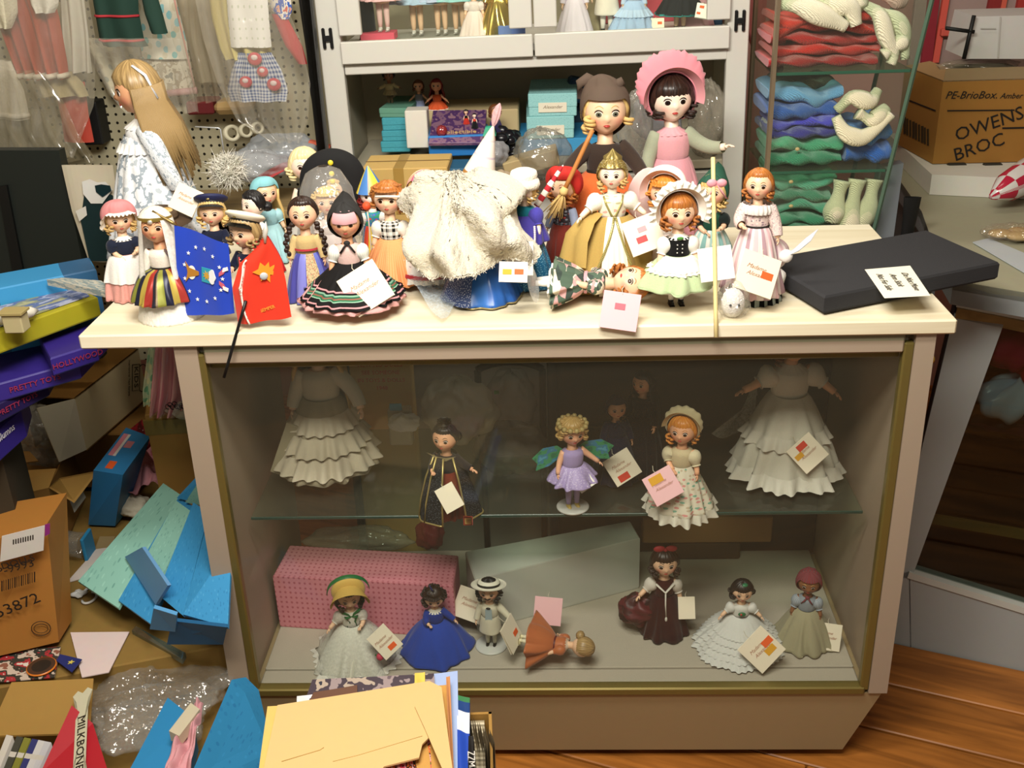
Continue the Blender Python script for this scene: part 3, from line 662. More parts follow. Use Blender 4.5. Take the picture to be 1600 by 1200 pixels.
q = MB(); q.box((0, .015, .575), (1.205, .005, .735), clear('case_glass', '#fbfcfa', .03, .018, hcol='#a9a48e'), ch=.001); q.obj('front_pane', case, False, 'dusty front glass')
q = MB(); q.box((0, .30, .545), (1.19, .37, .006), clear('shelf_glass', '#e6f0e8', .04, .03), ch=.001); q.obj('glass_shelf', case, False)
q = MB(); q.box((0, .114, .545), (1.19, .003, .0065), mat('#23423a', .2), ch=.001); q.obj('shelf_edge', case, False)
q = MB(); q.box((.30, .492, .57), (.62, .012, .74), mat('#2b241d', .5), ch=.002); q.obj('sliding_door', case, False, 'dark sliding back door pushed to the right')
q = MB(); q.box((.0, .485, .57), (.022, .02, .74), mat('#23262e', .35), ch=.003); q.obj('door_edge', case, False)
q = MB(); q.ball((.648, .022, .905), (.008, .008, .01), mat('#d9b84a', .25, .9), 10, 8); q.obj('brass_screw', case)
def stand(name, label, x, y, z, H, r=.036, c='#dfe2dc'):
    t = thing(name, label, 'doll stand', (x, y, z)); q = MB(); q.lathe([(0, .004), (r*.92, .004), (r, .0025), (r, 0), (0, 0)], mat(c, .25, alpha=.85), 40); q.obj('base', t)
    q = MB(); q.tube([(0, .022, .003), (0, .024, H)], .0022, mat(c, .2), 6); q.obj('rod', t); return t

# wooden plank lying across the showcase
pb = MB(); pine = wood('#dcd0b0', '#ece4cb', (2.2, 26, 40), .6)
pb.box((-.065, .262, .977), (1.475, .545, .026), pine, ch=.003)
tag(pb.obj('wooden_board', smooth=False), 'pale unfinished pine board lying across the showcase top', 'board')
BZ = .9905

# ------------------------------------------------------------------ white hutch behind
white = mat('#c6c4bb', .5, var=.06); cream = mat('#b5ae98', .8, var=.08)
hut = thing('white_hutch', 'white painted hutch with two glazed doors over an open compartment', 'cabinet', (-.01, .75, 0), (0, -.013, 0))
hd = .36
for s, x0, x1 in ((-1, -.468, -.420), (1, .416, .462)):
    q = MB(); q.box(((x0+x1)/2, .012, .87), (x1-x0, .024, 1.74), white, ch=.002); q.obj('stile', hut, False)
    q = MB(); q.box((x0+.012 if s < 0 else x1-.012, .19, .87), (.022, .34, 1.74), cream, ch=.002); q.obj('side_panel', hut, False)
q = MB(); q.box((0, .372, .87), (.9, .012, 1.74), mat('#a59d86', .8, var=.08)); q.obj('back_panel', hut, False)
q = MB(); q.box((0, .014, 1.306), (.836, .028, .022), white, ch=.002); q.obj('rail', hut, False)
q = MB(); q.box((0, .2, 1.335), (.88, .34, .018), white); q.obj('upper_shelf', hut, False)
q = MB(); q.box((0, .19, 1.065), (.88, .36, .02), cream); q.obj('compartment_floor', hut, False)
q = MB(); q.box((0, .012, .53), (.836, .02, 1.04), white); q.obj('lower_front', hut, False)
for s in (-1, 1):
    d = MB(); xm = s*.2105+.0; wd = .417; zb, zt = 1.32, 1.74
    for (cx, cz, dx, dz) in ((xm, zb+.0235, wd, .047), (xm-wd/2+.0245, 1.54, .049, zt-zb-.1), (xm+wd/2-.0245, 1.54, .049, zt-zb-.1), (xm, zt-.025, wd, .05)): d.box((cx, -.008, cz), (dx, .018, dz), white, ch=.002)
    do = d.obj('cabinet_door', hut, False)
    g = MB(); g.box((xm, -.006, 1.53), (wd-.09, .003, .35), clear('hutch_glass', '#fafcf8', .02, .015), ch=.0005); g.obj('door_pane', do, False)
    h = MB(); xh = -.447 if s < 0 else .441
    for dx in (-.008, .008): h.box((xh+dx, -.005, 1.375), (.007, .006, .044), mat('#121212', .35), ch=.002)
    h.box((xh, -.006, 1.375), (.016, .005, .012), mat('#121212', .35)); h.obj('hinge', do, False, 'black H-shaped hinge')

# black upright and pegboard at the left of the hutch
q = MB(); q.box((-.505, .72, .85), (.022, .03, 1.7), mat('#0b0b0b', .5), ch=.003); q.obj('x') ; o = bpy.data.objects['x']; o.name = 'metal_upright'; tag(o, 'tall black metal upright between the pegboard and the white hutch', 'post')
q = MB(); q.grid([[(-1.75, .9, .55), (-1.75, .9, 1.85)], [(-.515, .9, .55), (-.515, .9, 1.85)]], pmat('holes', ('#aaa388', '#1f1c14'), 62, 65, .7, .17)); q.box((-1.13, .912, 1.2), (1.235, .02, 1.3), mat('#b9b294', .8)); tag(q.obj('pegboard', smooth=False), 'cream perforated pegboard panel behind the hanging doll clothes', 'pegboard')
for i, (p1, p2) in enumerate((((468, -20), (484, 88)), ((486, 128), (503, 222)))):
    a, b = at(*p1, y=.86), at(*p2, y=.86); q = MB(); q.tube([a, (a+b)/2, b], .0065, mat('#1b1b1f', .4), 10)
    tag(q.obj('peg_bar'), ('upper' if i == 0 else 'lower')+' dark grey bar hooked on the pegboard beside the black upright', 'bar')

# ------------------------------------------------------------------ glass tower with sweaters
tow = thing('glass_tower', 'tall glass display tower of folded knitted sweaters right of the hutch', 'display case', (0, 0, 0))
X0, X1b, X1t, Yf, Yb, Zb, Zt = .463, .695, .775, .60, .84, .905, 1.50
def towx(z): return X1b+(X1t-X1b)*(z-Zb)/(Zt-Zb)
gt = clear('tower_glass', '#f4f9f4', .02, .02); ge = mat('#4c6454', .25); ch_ = mat('#8f7d66', .3, .5)
q = MB(); q.hexa([(X0, Yf, Zb), (X1b, Yf, Zb), (X1b, Yf+.004, Zb), (X0, Yf+.004, Zb), (X0, Yf, Zt), (X1t, Yf, Zt), (X1t, Yf+.004, Zt), (X0, Yf+.004, Zt)], gt); q.obj('front_pane', tow, False)
q = MB(); q.box((X0, .72, 1.2), (.004, .24, .59), gt, ch=.0005); q.obj('left_pane', tow, False)
q = MB(); q.hexa([(X1b, Yf, Zb), (X1b+.004, Yf, Zb), (X1b+.004, Yb, Zb), (X1b, Yb, Zb), (X1t, Yf, Zt), (X1t+.004, Yf, Zt), (X1t+.004, Yb, Zt), (X1t, Yb, Zt)], gt); q.obj('right_pane', tow, False)
for (a, b, m_, r_) in (((X0, Yf, Zb), (X0, Yf, Zt), ch_, .006), ((X0-.002, Yb, Zb), (X0-.002, Yb, Zt), ch_, .006), ((X1b, Yf, Zb), (X1t, Yf, Zt), ge, .005), ((X1b, Yb, Zb), (X1t, Yb, Zt), ge, .005)):
    q = MB(); q.tube([a, tuple((np.array(a)+b)/2), b], r_, m_, 4, flat=.8); q.obj('corner_strip', tow, False)
for z in (1.085, 1.29):
    q = MB(); x1 = towx(z); q.box(((X0+x1)/2, .72, z), (x1-X0-.006, .23, .006), clear('tower_shelf', '#d0e6d8', .06, .03), ch=.001); q.obj('glass_shelf', tow, False)
    q = MB(); q.box(((X0+x1)/2, .604, z), (x1-X0-.012, .003, .0065), mat('#2f5a48', .2), ch=.001); q.obj('shelf_edge', tow, False)
q = MB(); q.box(((X0+X1b)/2, .72, .895), (X1b-X0+.02, .26, .02), wood('#8b6a4a', '#a78462'), ch=.003); q.obj('base', tow, False)
q = MB(); q.box(((X0+X1b)/2, .72, .44), (X1b-X0+.02, .26, .88), mat('#5d6062', .6), ch=.003); q.obj('plinth', tow, False)

# ------------------------------------------------------------------ grey showcase on the right
grey = mat('#a9aeae', .55, var=.08); rc = thing('grey_showcase', 'grey painted glass showcase standing at an angle on the right', 'display case', (0, 0, 0))
pn = np.array([math.sin(-fa), math.cos(fa), 0])
def rp(px, py, back=0.0):
    d = CF+CR*(px-800)/FPX-CU*(py-600)/FPX; t = ((p0-CP)@pn)/(d@pn); return CP+t*d+pn*back
def rslab(pxs, b0, b1, m): q = MB(); q.hexa([*(rp(*p, b0) for p in pxs), *(rp(*p, b1) for p in pxs)], m); return q
rslab([(1367, 1000), (1365, 905), (1422, 893), (1424, 1016)], 0, .03, grey).obj('corner_post_foot', rc, False)
rslab([(1392, 900), (1490, 497), (1568, 507), (1424, 905)], 0, .03, grey).obj('corner_post', rc, False)
rslab([(1422, 1017), (1420, 899), (1760, 1004), (1760, 1133)], 0, .03, grey).obj('kick_panel', rc, False)
rslab([(1418, 901), (1421, 892), (1760, 996), (1760, 1006)], -.006, .034, mat('#c9cbc4', .5)).obj('lower_trim', rc, False)
rslab([(1492, 497), (1497, 478), (1760, 532), (1760, 553)], .0, .03, wood('#7f6430', '#a08448')).obj('wooden_rail', rc, False)
rslab([(1424, 895), (1565, 508), (1760, 552), (1760, 998)], .012, .016, clear('dark_glass', '#c9d0cc', .0, .04)).obj('front_pane', rc, False)
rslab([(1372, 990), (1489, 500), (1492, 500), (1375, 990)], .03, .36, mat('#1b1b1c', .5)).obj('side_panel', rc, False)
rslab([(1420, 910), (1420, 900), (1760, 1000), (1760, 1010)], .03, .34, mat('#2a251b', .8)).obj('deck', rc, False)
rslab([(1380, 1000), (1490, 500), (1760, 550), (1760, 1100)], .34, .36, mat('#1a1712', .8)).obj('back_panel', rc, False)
q = MB(); z0 = rp(1497, 480)[2]
q.hexa([rp(1494, 480, -.004), rp(1760, 534, -.004), rp(1760, 534, .36), rp(1494, 480, .36), *(p+np.array([0, 0, .006]) for p in (rp(1494, 480, -.004), rp(1760, 534, -.004), rp(1760, 534, .36), rp(1494, 480, .36)))], clear('rc_top', '#cfdcd4', .12, .06)); q.obj('top_pane', rc, False)
q = MB(); q.hexa([rp(1494, 478, -.006), rp(1760, 530, -.006), rp(1760, 530, .006), rp(1494, 478, .006), *(p+np.array([0, 0, .009]) for p in (rp(1494, 478, -.006), rp(1760, 530, -.006), rp(1760, 530, .006), rp(1494, 478, .006)))], mat('#c4ccc8', .3)); q.obj('top_strip', rc, False)
zs = rp(1450, 830)[2]-.02
q = MB(); e0, e1 = rp(1450, 818, .08), rp(1760, 905, .08); e0[2] = e1[2] = zs
q.hexa([e0, e1, e1+pn*.25, e0+pn*.25, *(p+np.array([0, 0, .012]) for p in (e0, e1, e1+pn*.25, e0+pn*.25))], mat('#2a261c', .5)); q.obj('inner_shelf', rc, False)
q = MB(); q.hexa([e0-pn*.012, e1-pn*.012, e1-pn*.001, e0-pn*.001, *(p+np.array([0, 0, .022]) for p in (e0-pn*.012, e1-pn*.012, e1-pn*.001, e0-pn*.001))], mat('#8d8044', .6)); q.obj('shelf_lip', rc, False, 'olive shelf lip')
# ------------------------------------------------------------------ placing helpers
def P2(px, py, y): return at(px, py, y=y)
def place(px, py, y, hf=1.03, z0=BZ, dx=0):
    p = at(px, py, y=y); return (p[0]+dx, y, z0), (p[2]-z0)/hf
def stand_at(bx, by, tx, ty, z, hf=1.03):
    b = at(bx, by, z=z); p = at(tx, ty, y=b[1]); return (b[0], b[1], z), (p[2]-z)/hf
card_m = mat('#f0e6cf', .7, var=.05); pinkcard = mat('#f0bfc4', .7, var=.05); white_card = mat('#f6f3ea', .7, var=.03)
ink = mat('#b07a60', .6); orange_st = mat('#f0642a', .6); yellow_st = mat('#e0a52a', .6)
def hang_tag(px, py, y, size, rot, label, c=card_m, sticker=None, words=True, lean=.45, spin=0, group=None, w=1.0):
    o = at(px, py, y=y); nv = np.array([math.sin(spin), -math.cos(spin)*math.cos(lean), math.sin(lean)]); 
    xa = np.cross((0, 0, 1), nv); F = frame(o, xa, np.cross(nv, xa))
    if F[:3, 2]@nv < 0: F = frame(o, xa, -np.cross(nv, xa))
    F = F@RZ(rot); t = thing('hang_tag', label, 'tag', tuple(o), group=group); O = TR(*(-o))
    q = MB(O@F); s2 = size/2; q.box((0, 0, 0), (size*w, size, .0008), c, ch=.0003); q.obj('card', t, False)
    q = MB(O@F@TR(.0, .0, -.0035)@RX(.05)); q.box((0, 0, 0), (size*w, size, .0007), c, ch=.0003); q.obj('back_leaf', t, False)
    if words:
        q = MB(O@F@TR(0, size*.14, .0007)); q.text('Madame', size*.15, ink, TR(-size*.08, 0, 0), .0002, shear=.4); q.text('Alexander', size*.15, ink, TR(size*.02, -size*.17, 0), .0002, shear=.4); q.obj('lettering', t, False)
    if sticker:
        for (u, v, sc, m_) in sticker: q = MB(O@F@TR(u*size, v*size, .0008)); q.box((0, 0, 0), (sc*size, sc*size*.6, .0006), m_, ch=.0002); q.obj('price_sticker', t, False)
    q = MB(O@F); q.tube([(0, s2*.9, .001), (-.002, s2*1.15, -.004), (.002, s2*1.4, -.012)], .0006, mat('#d8cfb8', .8), 5); q.obj('string', t)
    return t
def cloth_px(rows, y, m, n=24, fold=.01, nf=3.0, seed=0, yb=None, ysl=0.0, thick=None):
    "cloth hanging near the plane y: rows of (left px, right px, py), turned into one folded surface with two sides"
    rows = np.array(rows, float); k = max(10, len(rows)*5); t0 = np.linspace(0, 1, len(rows)); t = np.linspace(0, 1, k)
    xl, xr, yy, yl = [np.interp(t, t0, rows[:, i]) for i in range(3)]+[np.interp(t, t0, rows[:, 3]) if rows.shape[1] > 3 else None]
    G = np.zeros((n, k, 3)); u = np.linspace(0, 1, n)
    for j in range(k):
        for i in range(n):
            py_ = yy[j] if yl is None else yy[j]+(yl[j]-yy[j])*u[i]
            f = fold*(.25+.75*t[j])*math.sin(2*PI*nf*u[i]+seed+1.3*math.sin(2*t[j]+seed)+.9*math.sin(5*u[i]))
            G[i, j] = at(xl[j]+(xr[j]-xl[j])*u[i], py_, y=y+ysl*t[j])+np.array([0, f, 0])
    q = MB()
    if thick:
        e = np.sin(np.clip(u, .0, 1)*PI)**.5; Fr = G.copy(); Bk = G.copy(); Fr[:, :, 1] -= thick*e[:, None]; Bk[:, :, 1] += thick*e[:, None]
        q.grid(Fr, m); q.grid(Bk, m)
    else: q.grid(G, m)
    return q, G

# ------------------------------------------------------------------ dolls standing on the plank
l, H = place(180, 308, .19, 1.06)
doll('doll', 'doll in pink mob cap with white frill and white apron, leftmost at the board edge', l, H, yaw=.45, nod=.1, hat=('mob', '#d48a8b', '#f3ece0', 1.4), hair='fair', bodice='#23283a', sleeve=('puff', '#23283a'), arms=('in', 'fwd'), collar='#f4efe6',
     skirts=[dict(m='#e0a096', r1=.27, z1=.01, pw=.5)], apron=dict(w=1.75, z1=.2, m='#f7f4ee', off=.02))
l, H = place(238, 320, .075, 1.02)
stripe = pmat('stripes', ('#8d8f3e', '#23253a', '#b9a24a', '#a5372e', '#2c2b35', '#d0c9b0', '#1f7a4c', '#2b2d4e', '#c7b070', '#7a2f3e', '#3b3f6e', '#1d1b24'), 2.4, 1, .35, metal=.25)
def lady_x(t, S, g):
    q = MB(S); q.tube([(.06, -.06, g['shz']+.02), (.11, -.08, g['shz']-.05), (.13, -.1, g['zw']), (.20, -.09, g['zw']-.05)], (.02, .034, .03, .02), pmat('stripes', ('#3a3558', '#b08a3c', '#3a3558', '#8a6a34'), 3, 1), 12, flat=.5); q.obj('sash', t)
doll('doll', 'doll in long white veil and glittering striped skirt over a white pleated petticoat', l, H, yaw=.05, hat=('veil', '#efece2', '#c9ae5c', .36), style='bun', hair='brown', flesh=TAN, bodice='#e6ddd0', sleeve=('long', '#efe9de'), arms=('down', 'down'), belt='#2a2420',
     skirts=[dict(m=stripe, z1=.2, r1=.285, n=15, amp=.05, pw=.42), dict(m='#f0ece2', z0=.3, z1=.0, r0=.2, r1=.255, n=48, amp=.03, pw=.6, name='petticoat')], extra=lady_x)
l, H = place(258, 322, .23, 1.03)
doll('doll', 'doll under wide dark brown felt hat behind the veiled doll', l, H, yaw=.9, hat=('brim', '#4a3826', .23, .07, '#3a2a1a', .22, .05), hair='fair', bodice='#9c2b34', skirts=[dict(m='#4a3a32', r1=.22)])
l, H = place(326, 298, .235, 1.07)
doll('doll', 'doll in navy air force uniform and dark blue peaked cap', l, H, yaw=.1, nod=.05, hat=('peaked', '#23284e', '#2c2f3a', '#2e3134'), hair='blonde', bodice='#1f2336', sleeve=('long', '#1f2336'), arms=('fwd', 'fwd'), skirts=[dict(m='#1f2336', z1=.36, r1=.13, r0=.1, n=5, amp=.02, name='jacket_skirt')], socks='#1f2336')
l, H = place(377, 326, .065, 1.05)
def marine_x(t, S, g):
    q = MB(S)
    for i in range(5): q.ball((-.012, -.094, g['shz']-.03-.03*i), .007, mat('#e8dcc0', .3, .5), 8, 6)
    q.tube([(-.03, -.086, g['shz']-.01), (-.028, -.096, g['shz']-.08), (-.026, -.09, g['zw']-.02)], .006, mat('#c23a34', .6), 6); q.obj('buttons', t)
doll('doll', 'doll in navy marine jacket and white peaked cap with black visor', l, H, yaw=-.45, nod=.08, hat=('peaked', '#efe6cc', '#1a1a1a', '#0d0d0d'), hair='ash', bodice='#191d30', sleeve=('long', '#191d30'), arms=('fwd', 'up'), skirts=[dict(m='#191d30', z1=.36, r1=.13, r0=.1, n=5, amp=.02, name='jacket_skirt')], socks='#191d30', extra=marine_x)
l, H = place(392, 294, .3, 1.03)
doll('doll', 'doll with black side bun, white blouse and red skirt behind the marine doll', l, H, yaw=-.75, hair='black', style='bun', flesh=PALE, bodice='#f3eee4', sleeve=('puff', '#f3eee4'), arms=('out', 'out'), skirts=[dict(m='#b8242a', r1=.24)])
l, H = place(410, 270, .37, 1.07)
doll('doll', 'doll with long straight blonde hair and pale aqua gingham cap', l, H, yaw=.65, hat=('mob', '#86c4cc', None, 1.32), hair='blonde', style='long', bodice='#9fd0d8', sleeve=('puff', '#a9d6dc'), skirts=[dict(m='#a9d6dc', r1=.22)])
l, H = place(470, 303, .16, 1.03)
def braid_x(t, S, g):
    q = MB(S); q.lathe([(.118, g['zw']+.005), (.20, .33), (.265, .10)], pmat('floral', ('#b5a078', '#8a5a3a', '#c7b58a', '#6a6f4e', '#a5433a'), 14, 16, .6, .34), 24, closed=False, a0=.02, a1=.62); q.obj('embroidered_panel', t)
    q = MB(S); q.lathe([(.122, g['zw']+.05), (.124, g['zw']+.03)], mat('#b53240', .6), 40, sy=.85, fn=lambda A, T2: 1+.02*np.cos(40*A)); q.obj('rickrack', t)
doll('doll', 'doll with two long black braids, gold blouse and blue-purple skirt', l, H, yaw=.05, hair='dark', style='braids', fe=.75, bodice='#c9ae78', sleeve=('long', '#cfb57e'), arms=('down', 'down'), flesh=('#e8b996', '#d98a74'),
     skirts=[dict(m=pmat('stripes', ('#5b62b4', '#6a74c4', '#4a4a9a', '#7d80cc'), 3, 1, .35), r1=.23, z1=.01)], extra=braid_x)
l, H = place(536, 310, .09, 1.04)
bandm = pmat('bands', ((0, '#1b1a1a'), (.5, '#c98f92'), (.53, '#1d1c1c'), (.57, '#7aa48a'), (.60, '#2f5a44'), (.63, '#8a5a4a'), (.66, '#2f6a4a'), (.69, '#8fb49a'), (.71, '#1b1a1a'), (.80, '#c98f92'), (.83, '#1b1a1a')), 1, 1, .8)
doll('doll', 'doll in black headscarf over a pink cap, black skirt banded in green', l, H, yaw=.12, nod=.12, hat=('scarf', '#242322', .72, '#d9a5aa', .9), style=None, flesh=TAN, bodice='#dcbcb4', sleeve=('puff', pmat('dots', ('#e6e6dc', '#9aa79a'), 20, 20, .7, .2)), arms=('down', 'down'),
     skirts=[dict(m=bandm, z1=.15, r1=.42, n=14, amp=.06, pw=.85), dict(m='#e2a8a4', z1=.11, r1=.425, n=14, amp=.05, pw=.85, name='underskirt')], shoes='#141312', socks='#f0e8dc')
stand('doll_stand', 'clear round stand under the doll with the green-banded black skirt', l[0]+.012, l[1], BZ, .1, .036, '#e8ece6')
l, H = place(472, 222, .43, 1.05)
doll('doll', 'blonde bare-armed doll in black sleeveless top and pale grey skirt at the back', l, H, yaw=.3, hair='pale', style='flip', fe=.55, flesh=PALE, bodice='#131214', sleeve=None, arms=('down', 'down'), skirts=[dict(m='#cfcac2', r1=.24, z1=.02)])
l, H = place(520, 275, .40, 1.0)
doll('doll', 'doll under tall black cocked hat with three yellow buttons', l, H, yaw=.1, hat=('bicorne', '#151516'), hair='fair', bodice='#7a2430', sleeve=('long', '#8a8f9a'), skirts=[dict(m='#3a3f5a', r1=.2)])
l, H = place(508, 288, .30, 1.03)
doll('doll', 'blonde doll wrapped in a clear plastic bag behind the black headscarf doll', l, H, yaw=.15, hair='blonde', style='curly', bodice='#e4d7cf', sleeve=('puff', '#e8dfd8'), skirts=[dict(m='#e6dad4', r1=.23)])
q = MB(); x, y, z = l; q.lathe([(.056, BZ+.005), (.062, BZ+.07), (.055, BZ+.12), (.048, BZ+.165), (.032, BZ+.195), (.010, BZ+.206)], clear('bag_thin', '#ffffff', .14, .05, .15, '#e8e6e0', .8, 40), 60, T=TR(x, y, 0), fn=lambda A, T2: 1+.05*np.sin(7*A+5*T2)+.03*np.sin(13*A-9*T2))
tag(q.obj('plastic_bag'), 'clear plastic bag pulled over the blonde doll behind the black headscarf doll', 'bag')
l, H = place(578, 284, .36, 1.0)
doll('clown_doll', 'clown doll in beach-ball coloured pointed cap', l, H, yaw=.1, hat=('cone', pmat('stripes', ('#e8d04a', '#4a7ec0', '#3f9a78', '#d8564a'), 1.5, 1, .4), .23, (.0, -.04), .125, None, .03), hair='red', style='bob', flesh=('#f2e4d8', '#d9776a'), bodice=pmat('blotch', ('#3a78b8', '#3f9a68', '#3a78b8', '#d8563a'), 5, 5),
     sleeve=('puff', '#e6e0d8'), skirts=[dict(m=pmat('stripes', ('#3f9a68', '#3a78b8', '#d8503a', '#e6c84a'), 3, 1), r1=.17, z1=.1)])
p = P2(573, 322, .29); q = MB(); q.ball((0, 0, 0), .0085, mat('#e8542e', .6, bump=.5), 16, 10); q.tube([(0, 0, -.006), (.001, .002, -.03), (0, .004, -.22)], .0015, mat('#e8e0d0'), 6); o = q.obj('pompom_stick'); o.location = p; tag(o, 'small orange pompom on a thin stick beside the orange skirt doll', 'pompom')
l, H = place(604, 276, .22, 1.04)
doll('doll', 'doll with auburn curls, black gingham bodice and orange skirt', l, H, yaw=-.05, hair='auburn', style='curly', bodice=pmat('check', ('#e8e2d6', '#141414'), 12, 5), sleeve=('puff', '#efe8da'), arms=('down', 'down'),
     skirts=[dict(m=pmat('dots', ('#e8935c', '#f0b07c'), 70, 40, .8, .3), r1=.30, z1=.06, n=13)], legs=True)
q = MB(); q.tube([(-.02, 0, 0), (0, -.003, .001), (.026, 0, -.001)], .0022, mat('#efe6d8', .7), 6); o = q.obj('mouth_band'); o.location = P2(604, 307, l[1]-.028); tag(o, 'short white cord across the mouth of the orange skirt doll', 'cord')
l, H = place(662, 258, .21, 1.05)
def trim_x(t, S, g):
    q = MB(S); q.lathe([(.268, .165), (.274, .15), (.279, .135)], mat('#b8343c', .7), 120, fn=lambda A, T2: 1+.02*np.sin(44*A)); q.obj('red_trim', t)
doll('doll', 'doll in white skirt with red scalloped trim beside the towel', l, H, yaw=-.2, hat=('cap', pmat('stripes', ('#d8a090', '#b8607a', '#e0b8a0'), 5, 1), .62, -.5, 1.18), hair='fair', bodice='#efe9e0', sleeve=('long', '#efe9e0'), arms=('down', 'down'),
     skirts=[dict(m=pmat('floral', ('#f2eee8', '#d8b0b4', '#f2eee8', '#c9c0c4', '#f2eee8'), 16, 12, .8, .2), r1=.24, z1=.13, pw=.6, amp=.04)], ruffles=[dict(z=.135, h=.05, m='#f2ede4', out=.004, n=26)], socks='#8a6a4a', shoes='#4a3020', extra=trim_x)
# the towel and the blue gowned doll under it
l, H = place(752, 318, .14, 1.0)
starry = pmat('sparkle', ('#26447c', '#c9d6e8'), 60, 34, .3, .13, .2)
def blue_x(t, S, g):
    m = cloth_fn(9, .06, sum(map(ord, t['label']))); a = np.arange(100)*2*PI/100; r = .396*m(a, np.ones(100))
    q = MB(S); q.tube(np.vstack([np.stack([r*np.sin(a), -r*np.cos(a), np.full(100, .022)], -1), [[r[0]*0, -r[0], .022]]]), .0085, mat('#b8a878', .35, .6), 8, cap=False); q.obj('gold_cord', t)
doll('doll', 'doll in royal blue satin gown with gold-corded hem under the white towel', l, H, yaw=.2, hair='brown', bodice='#26447c', skirts=[dict(m=pmat('stripes', ('#2f62b0', '#2a56a0', '#3a74c4'), 3, 1, .25), r1=.36, z1=.02, n=9, amp=.06, pw=.7)], ruffles=(), extra=blue_x)
q = MB(); m_ = cloth_fn(9, .05, 3); q.lathe([(.02, .13), (.04, .09), (.064, .045), (.079, .008)], pmat('sparkle', ('#3c4c78', '#dfe6f0'), 34, 26, .3, .16), 60, closed=False, a0=-1.75, a1=-.28, fn=lambda A, T2: 1.03+.03*np.sin(9*A)*T2); o = q.obj('star_overskirt'); o.location = (l[0], l[1], BZ); tag(o, 'dark blue star-spangled overskirt over the left side of the blue satin gown', 'skirt')
tw = at(712, 268, y=.17); apex = np.array([tw[0], .17, tw[2]])
keys = [(0, (835, 415, .08)), (.09, (800, 400, .06)), (.2, (752, 428, .03)), (.3, (712, 420, .035)), (.37, (690, 428, .05)), (.42, (672, 440, .07)), (.52, (655, 385, .12)), (.6, (640, 330, .17)), (.7, (650, 290, .25)), (.82, (740, 300, .3)), (.92, (815, 330, .22)), (1, (835, 415, .08))]
na, nk = 200, 60; aa = np.linspace(0, 1, na); hx = np.array([at(*k[1][:2], y=k[1][2]) for k in keys]); ha = np.array([k[0] for k in keys])
hem = np.stack([np.interp(aa, ha, hx[:, i]) for i in range(3)], -1); hem = np.array([np.mean([hem[(i+j) % (na-1)] for j in range(-5, 6)], 0) for i in range(na)])
tt = np.linspace(0, 1, nk); G = np.zeros((na, nk, 3))
for j, x in enumerate(tt):
    flat = 1-(1-x)**1.75; drop = .82*x**1.7+.18*x**.8
    G[:, j, :2] = apex[:2]+(hem[:, :2]-apex[:2])*flat
    G[:, j, 2] = apex[2]+(hem[:, 2]-apex[2])*drop
out = hem[:, :2]-apex[:2]; out = out/np.linalg.norm(out, axis=1)[:, None]
X_, Y_, Z_ = [G[:, :, i]*1.0 for i in range(3)]
T_ = tt[None, :]*np.ones((na, 1)); A_ = aa[:, None]*np.ones((1, nk))
fold = .022*np.sin(38*X_-14*Z_+3*np.sin(22*Z_+9*Y_))*sm(.1, .5, T_)+.012*np.sin(75*X_+40*Z_+2*np.sin(30*Y_))*sm(.2, .7, T_)+.010*np.sin(2*PI*5*A_+6*T_)
fold -= .03*np.exp(-((X_-apex[0]+.005+.35*(Z_-apex[2]+.06))**2/.012**2))*np.exp(-((Z_-apex[2]+.085)/.06)**2)
fold += .02*np.exp(-((X_-apex[0]-.035+.2*(Z_-apex[2]))**2/.018**2))*np.exp(-((Z_-apex[2]+.08)/.07)**2)
G[:, :, :2] += out[:, None, :]*fold[:, :, None]
G[:, :, 2] += .014*np.sin(40*X_+25*Y_)*np.sin(PI*T_)+.010*np.sin(70*X_-40*Z_)*np.sin(PI*T_)
q = MB(); G += RNG.normal(0, .0009, G.shape); q.grid(G, mat('#ddd5c0', .98, bump=1.0, bscale=420, sheen=.3, var=.3, spec=.05))
q.grid(G-np.array([0, 0, .004]), mat('#d6cdb6', .98, bump=1.0, bscale=420, spec=.05)); towel = q.obj('terry_towel'); tag(towel, 'crumpled cream terry towel draped over dolls in the middle of the board', 'towel')
q = MB()
for i in range(0, na, 1):
    for r_ in range(2):
        h0 = G[i, -1]+RNG.normal(0, .0015, 3); q.tube([h0, h0+np.array([RNG.normal(0, .001), -.001, -.002]), h0+np.array([RNG.normal(0, .002), -.001, -.003-.003*RNG.random()])], (.0007, .0007, .0003), mat('#efe9da', .9), 3, cap=False)
stuff(q.obj('fringe', towel))
q = MB(); cc = [(640, 440), (705, 420), (722, 470), (690, 505)]; g = np.array([[(1-u)*(1-v)*at(*cc[0], z=BZ+.03)+u*(1-v)*at(*cc[1], z=BZ+.045)+u*v*at(*cc[2], z=BZ+.006)+(1-u)*v*at(*cc[3], z=BZ+.004)+np.array([0, 0, .006*math.sin(9*u+2)*math.sin(7*v)+.004]) for v in np.linspace(0, 1, 20)] for u in np.linspace(0, 1, 24)])
q.grid(g, sheer('#c3d2dc', .3)); tag(q.obj('tulle_veil'), 'pale blue speckled net spread on the board left of the blue gown', 'veil')
l, H = place(748, 262, .37, 1.0)
doll('doll', 'doll in white pointed hat with pink net tuft behind the towel', l, H, yaw=2.8, hat=('cone', pmat('bands', ((0, '#b07a3a'), (.08, '#efe8dc'), (.4, '#cfc4cc'), (.44, '#efe6dc'), (.7, '#d8ccc8'), (.73, '#e9ddd2')), 1, 1, .5), .42, (.12, -.30), .13, '#e6b8bc', .05), hair='auburn', bodice='#2a2d34', sleeve=('puff', '#23262c'), skirts=[dict(m='#2b2d36', r1=.22)])
l, H = place(788, 266, .36, 1.03)
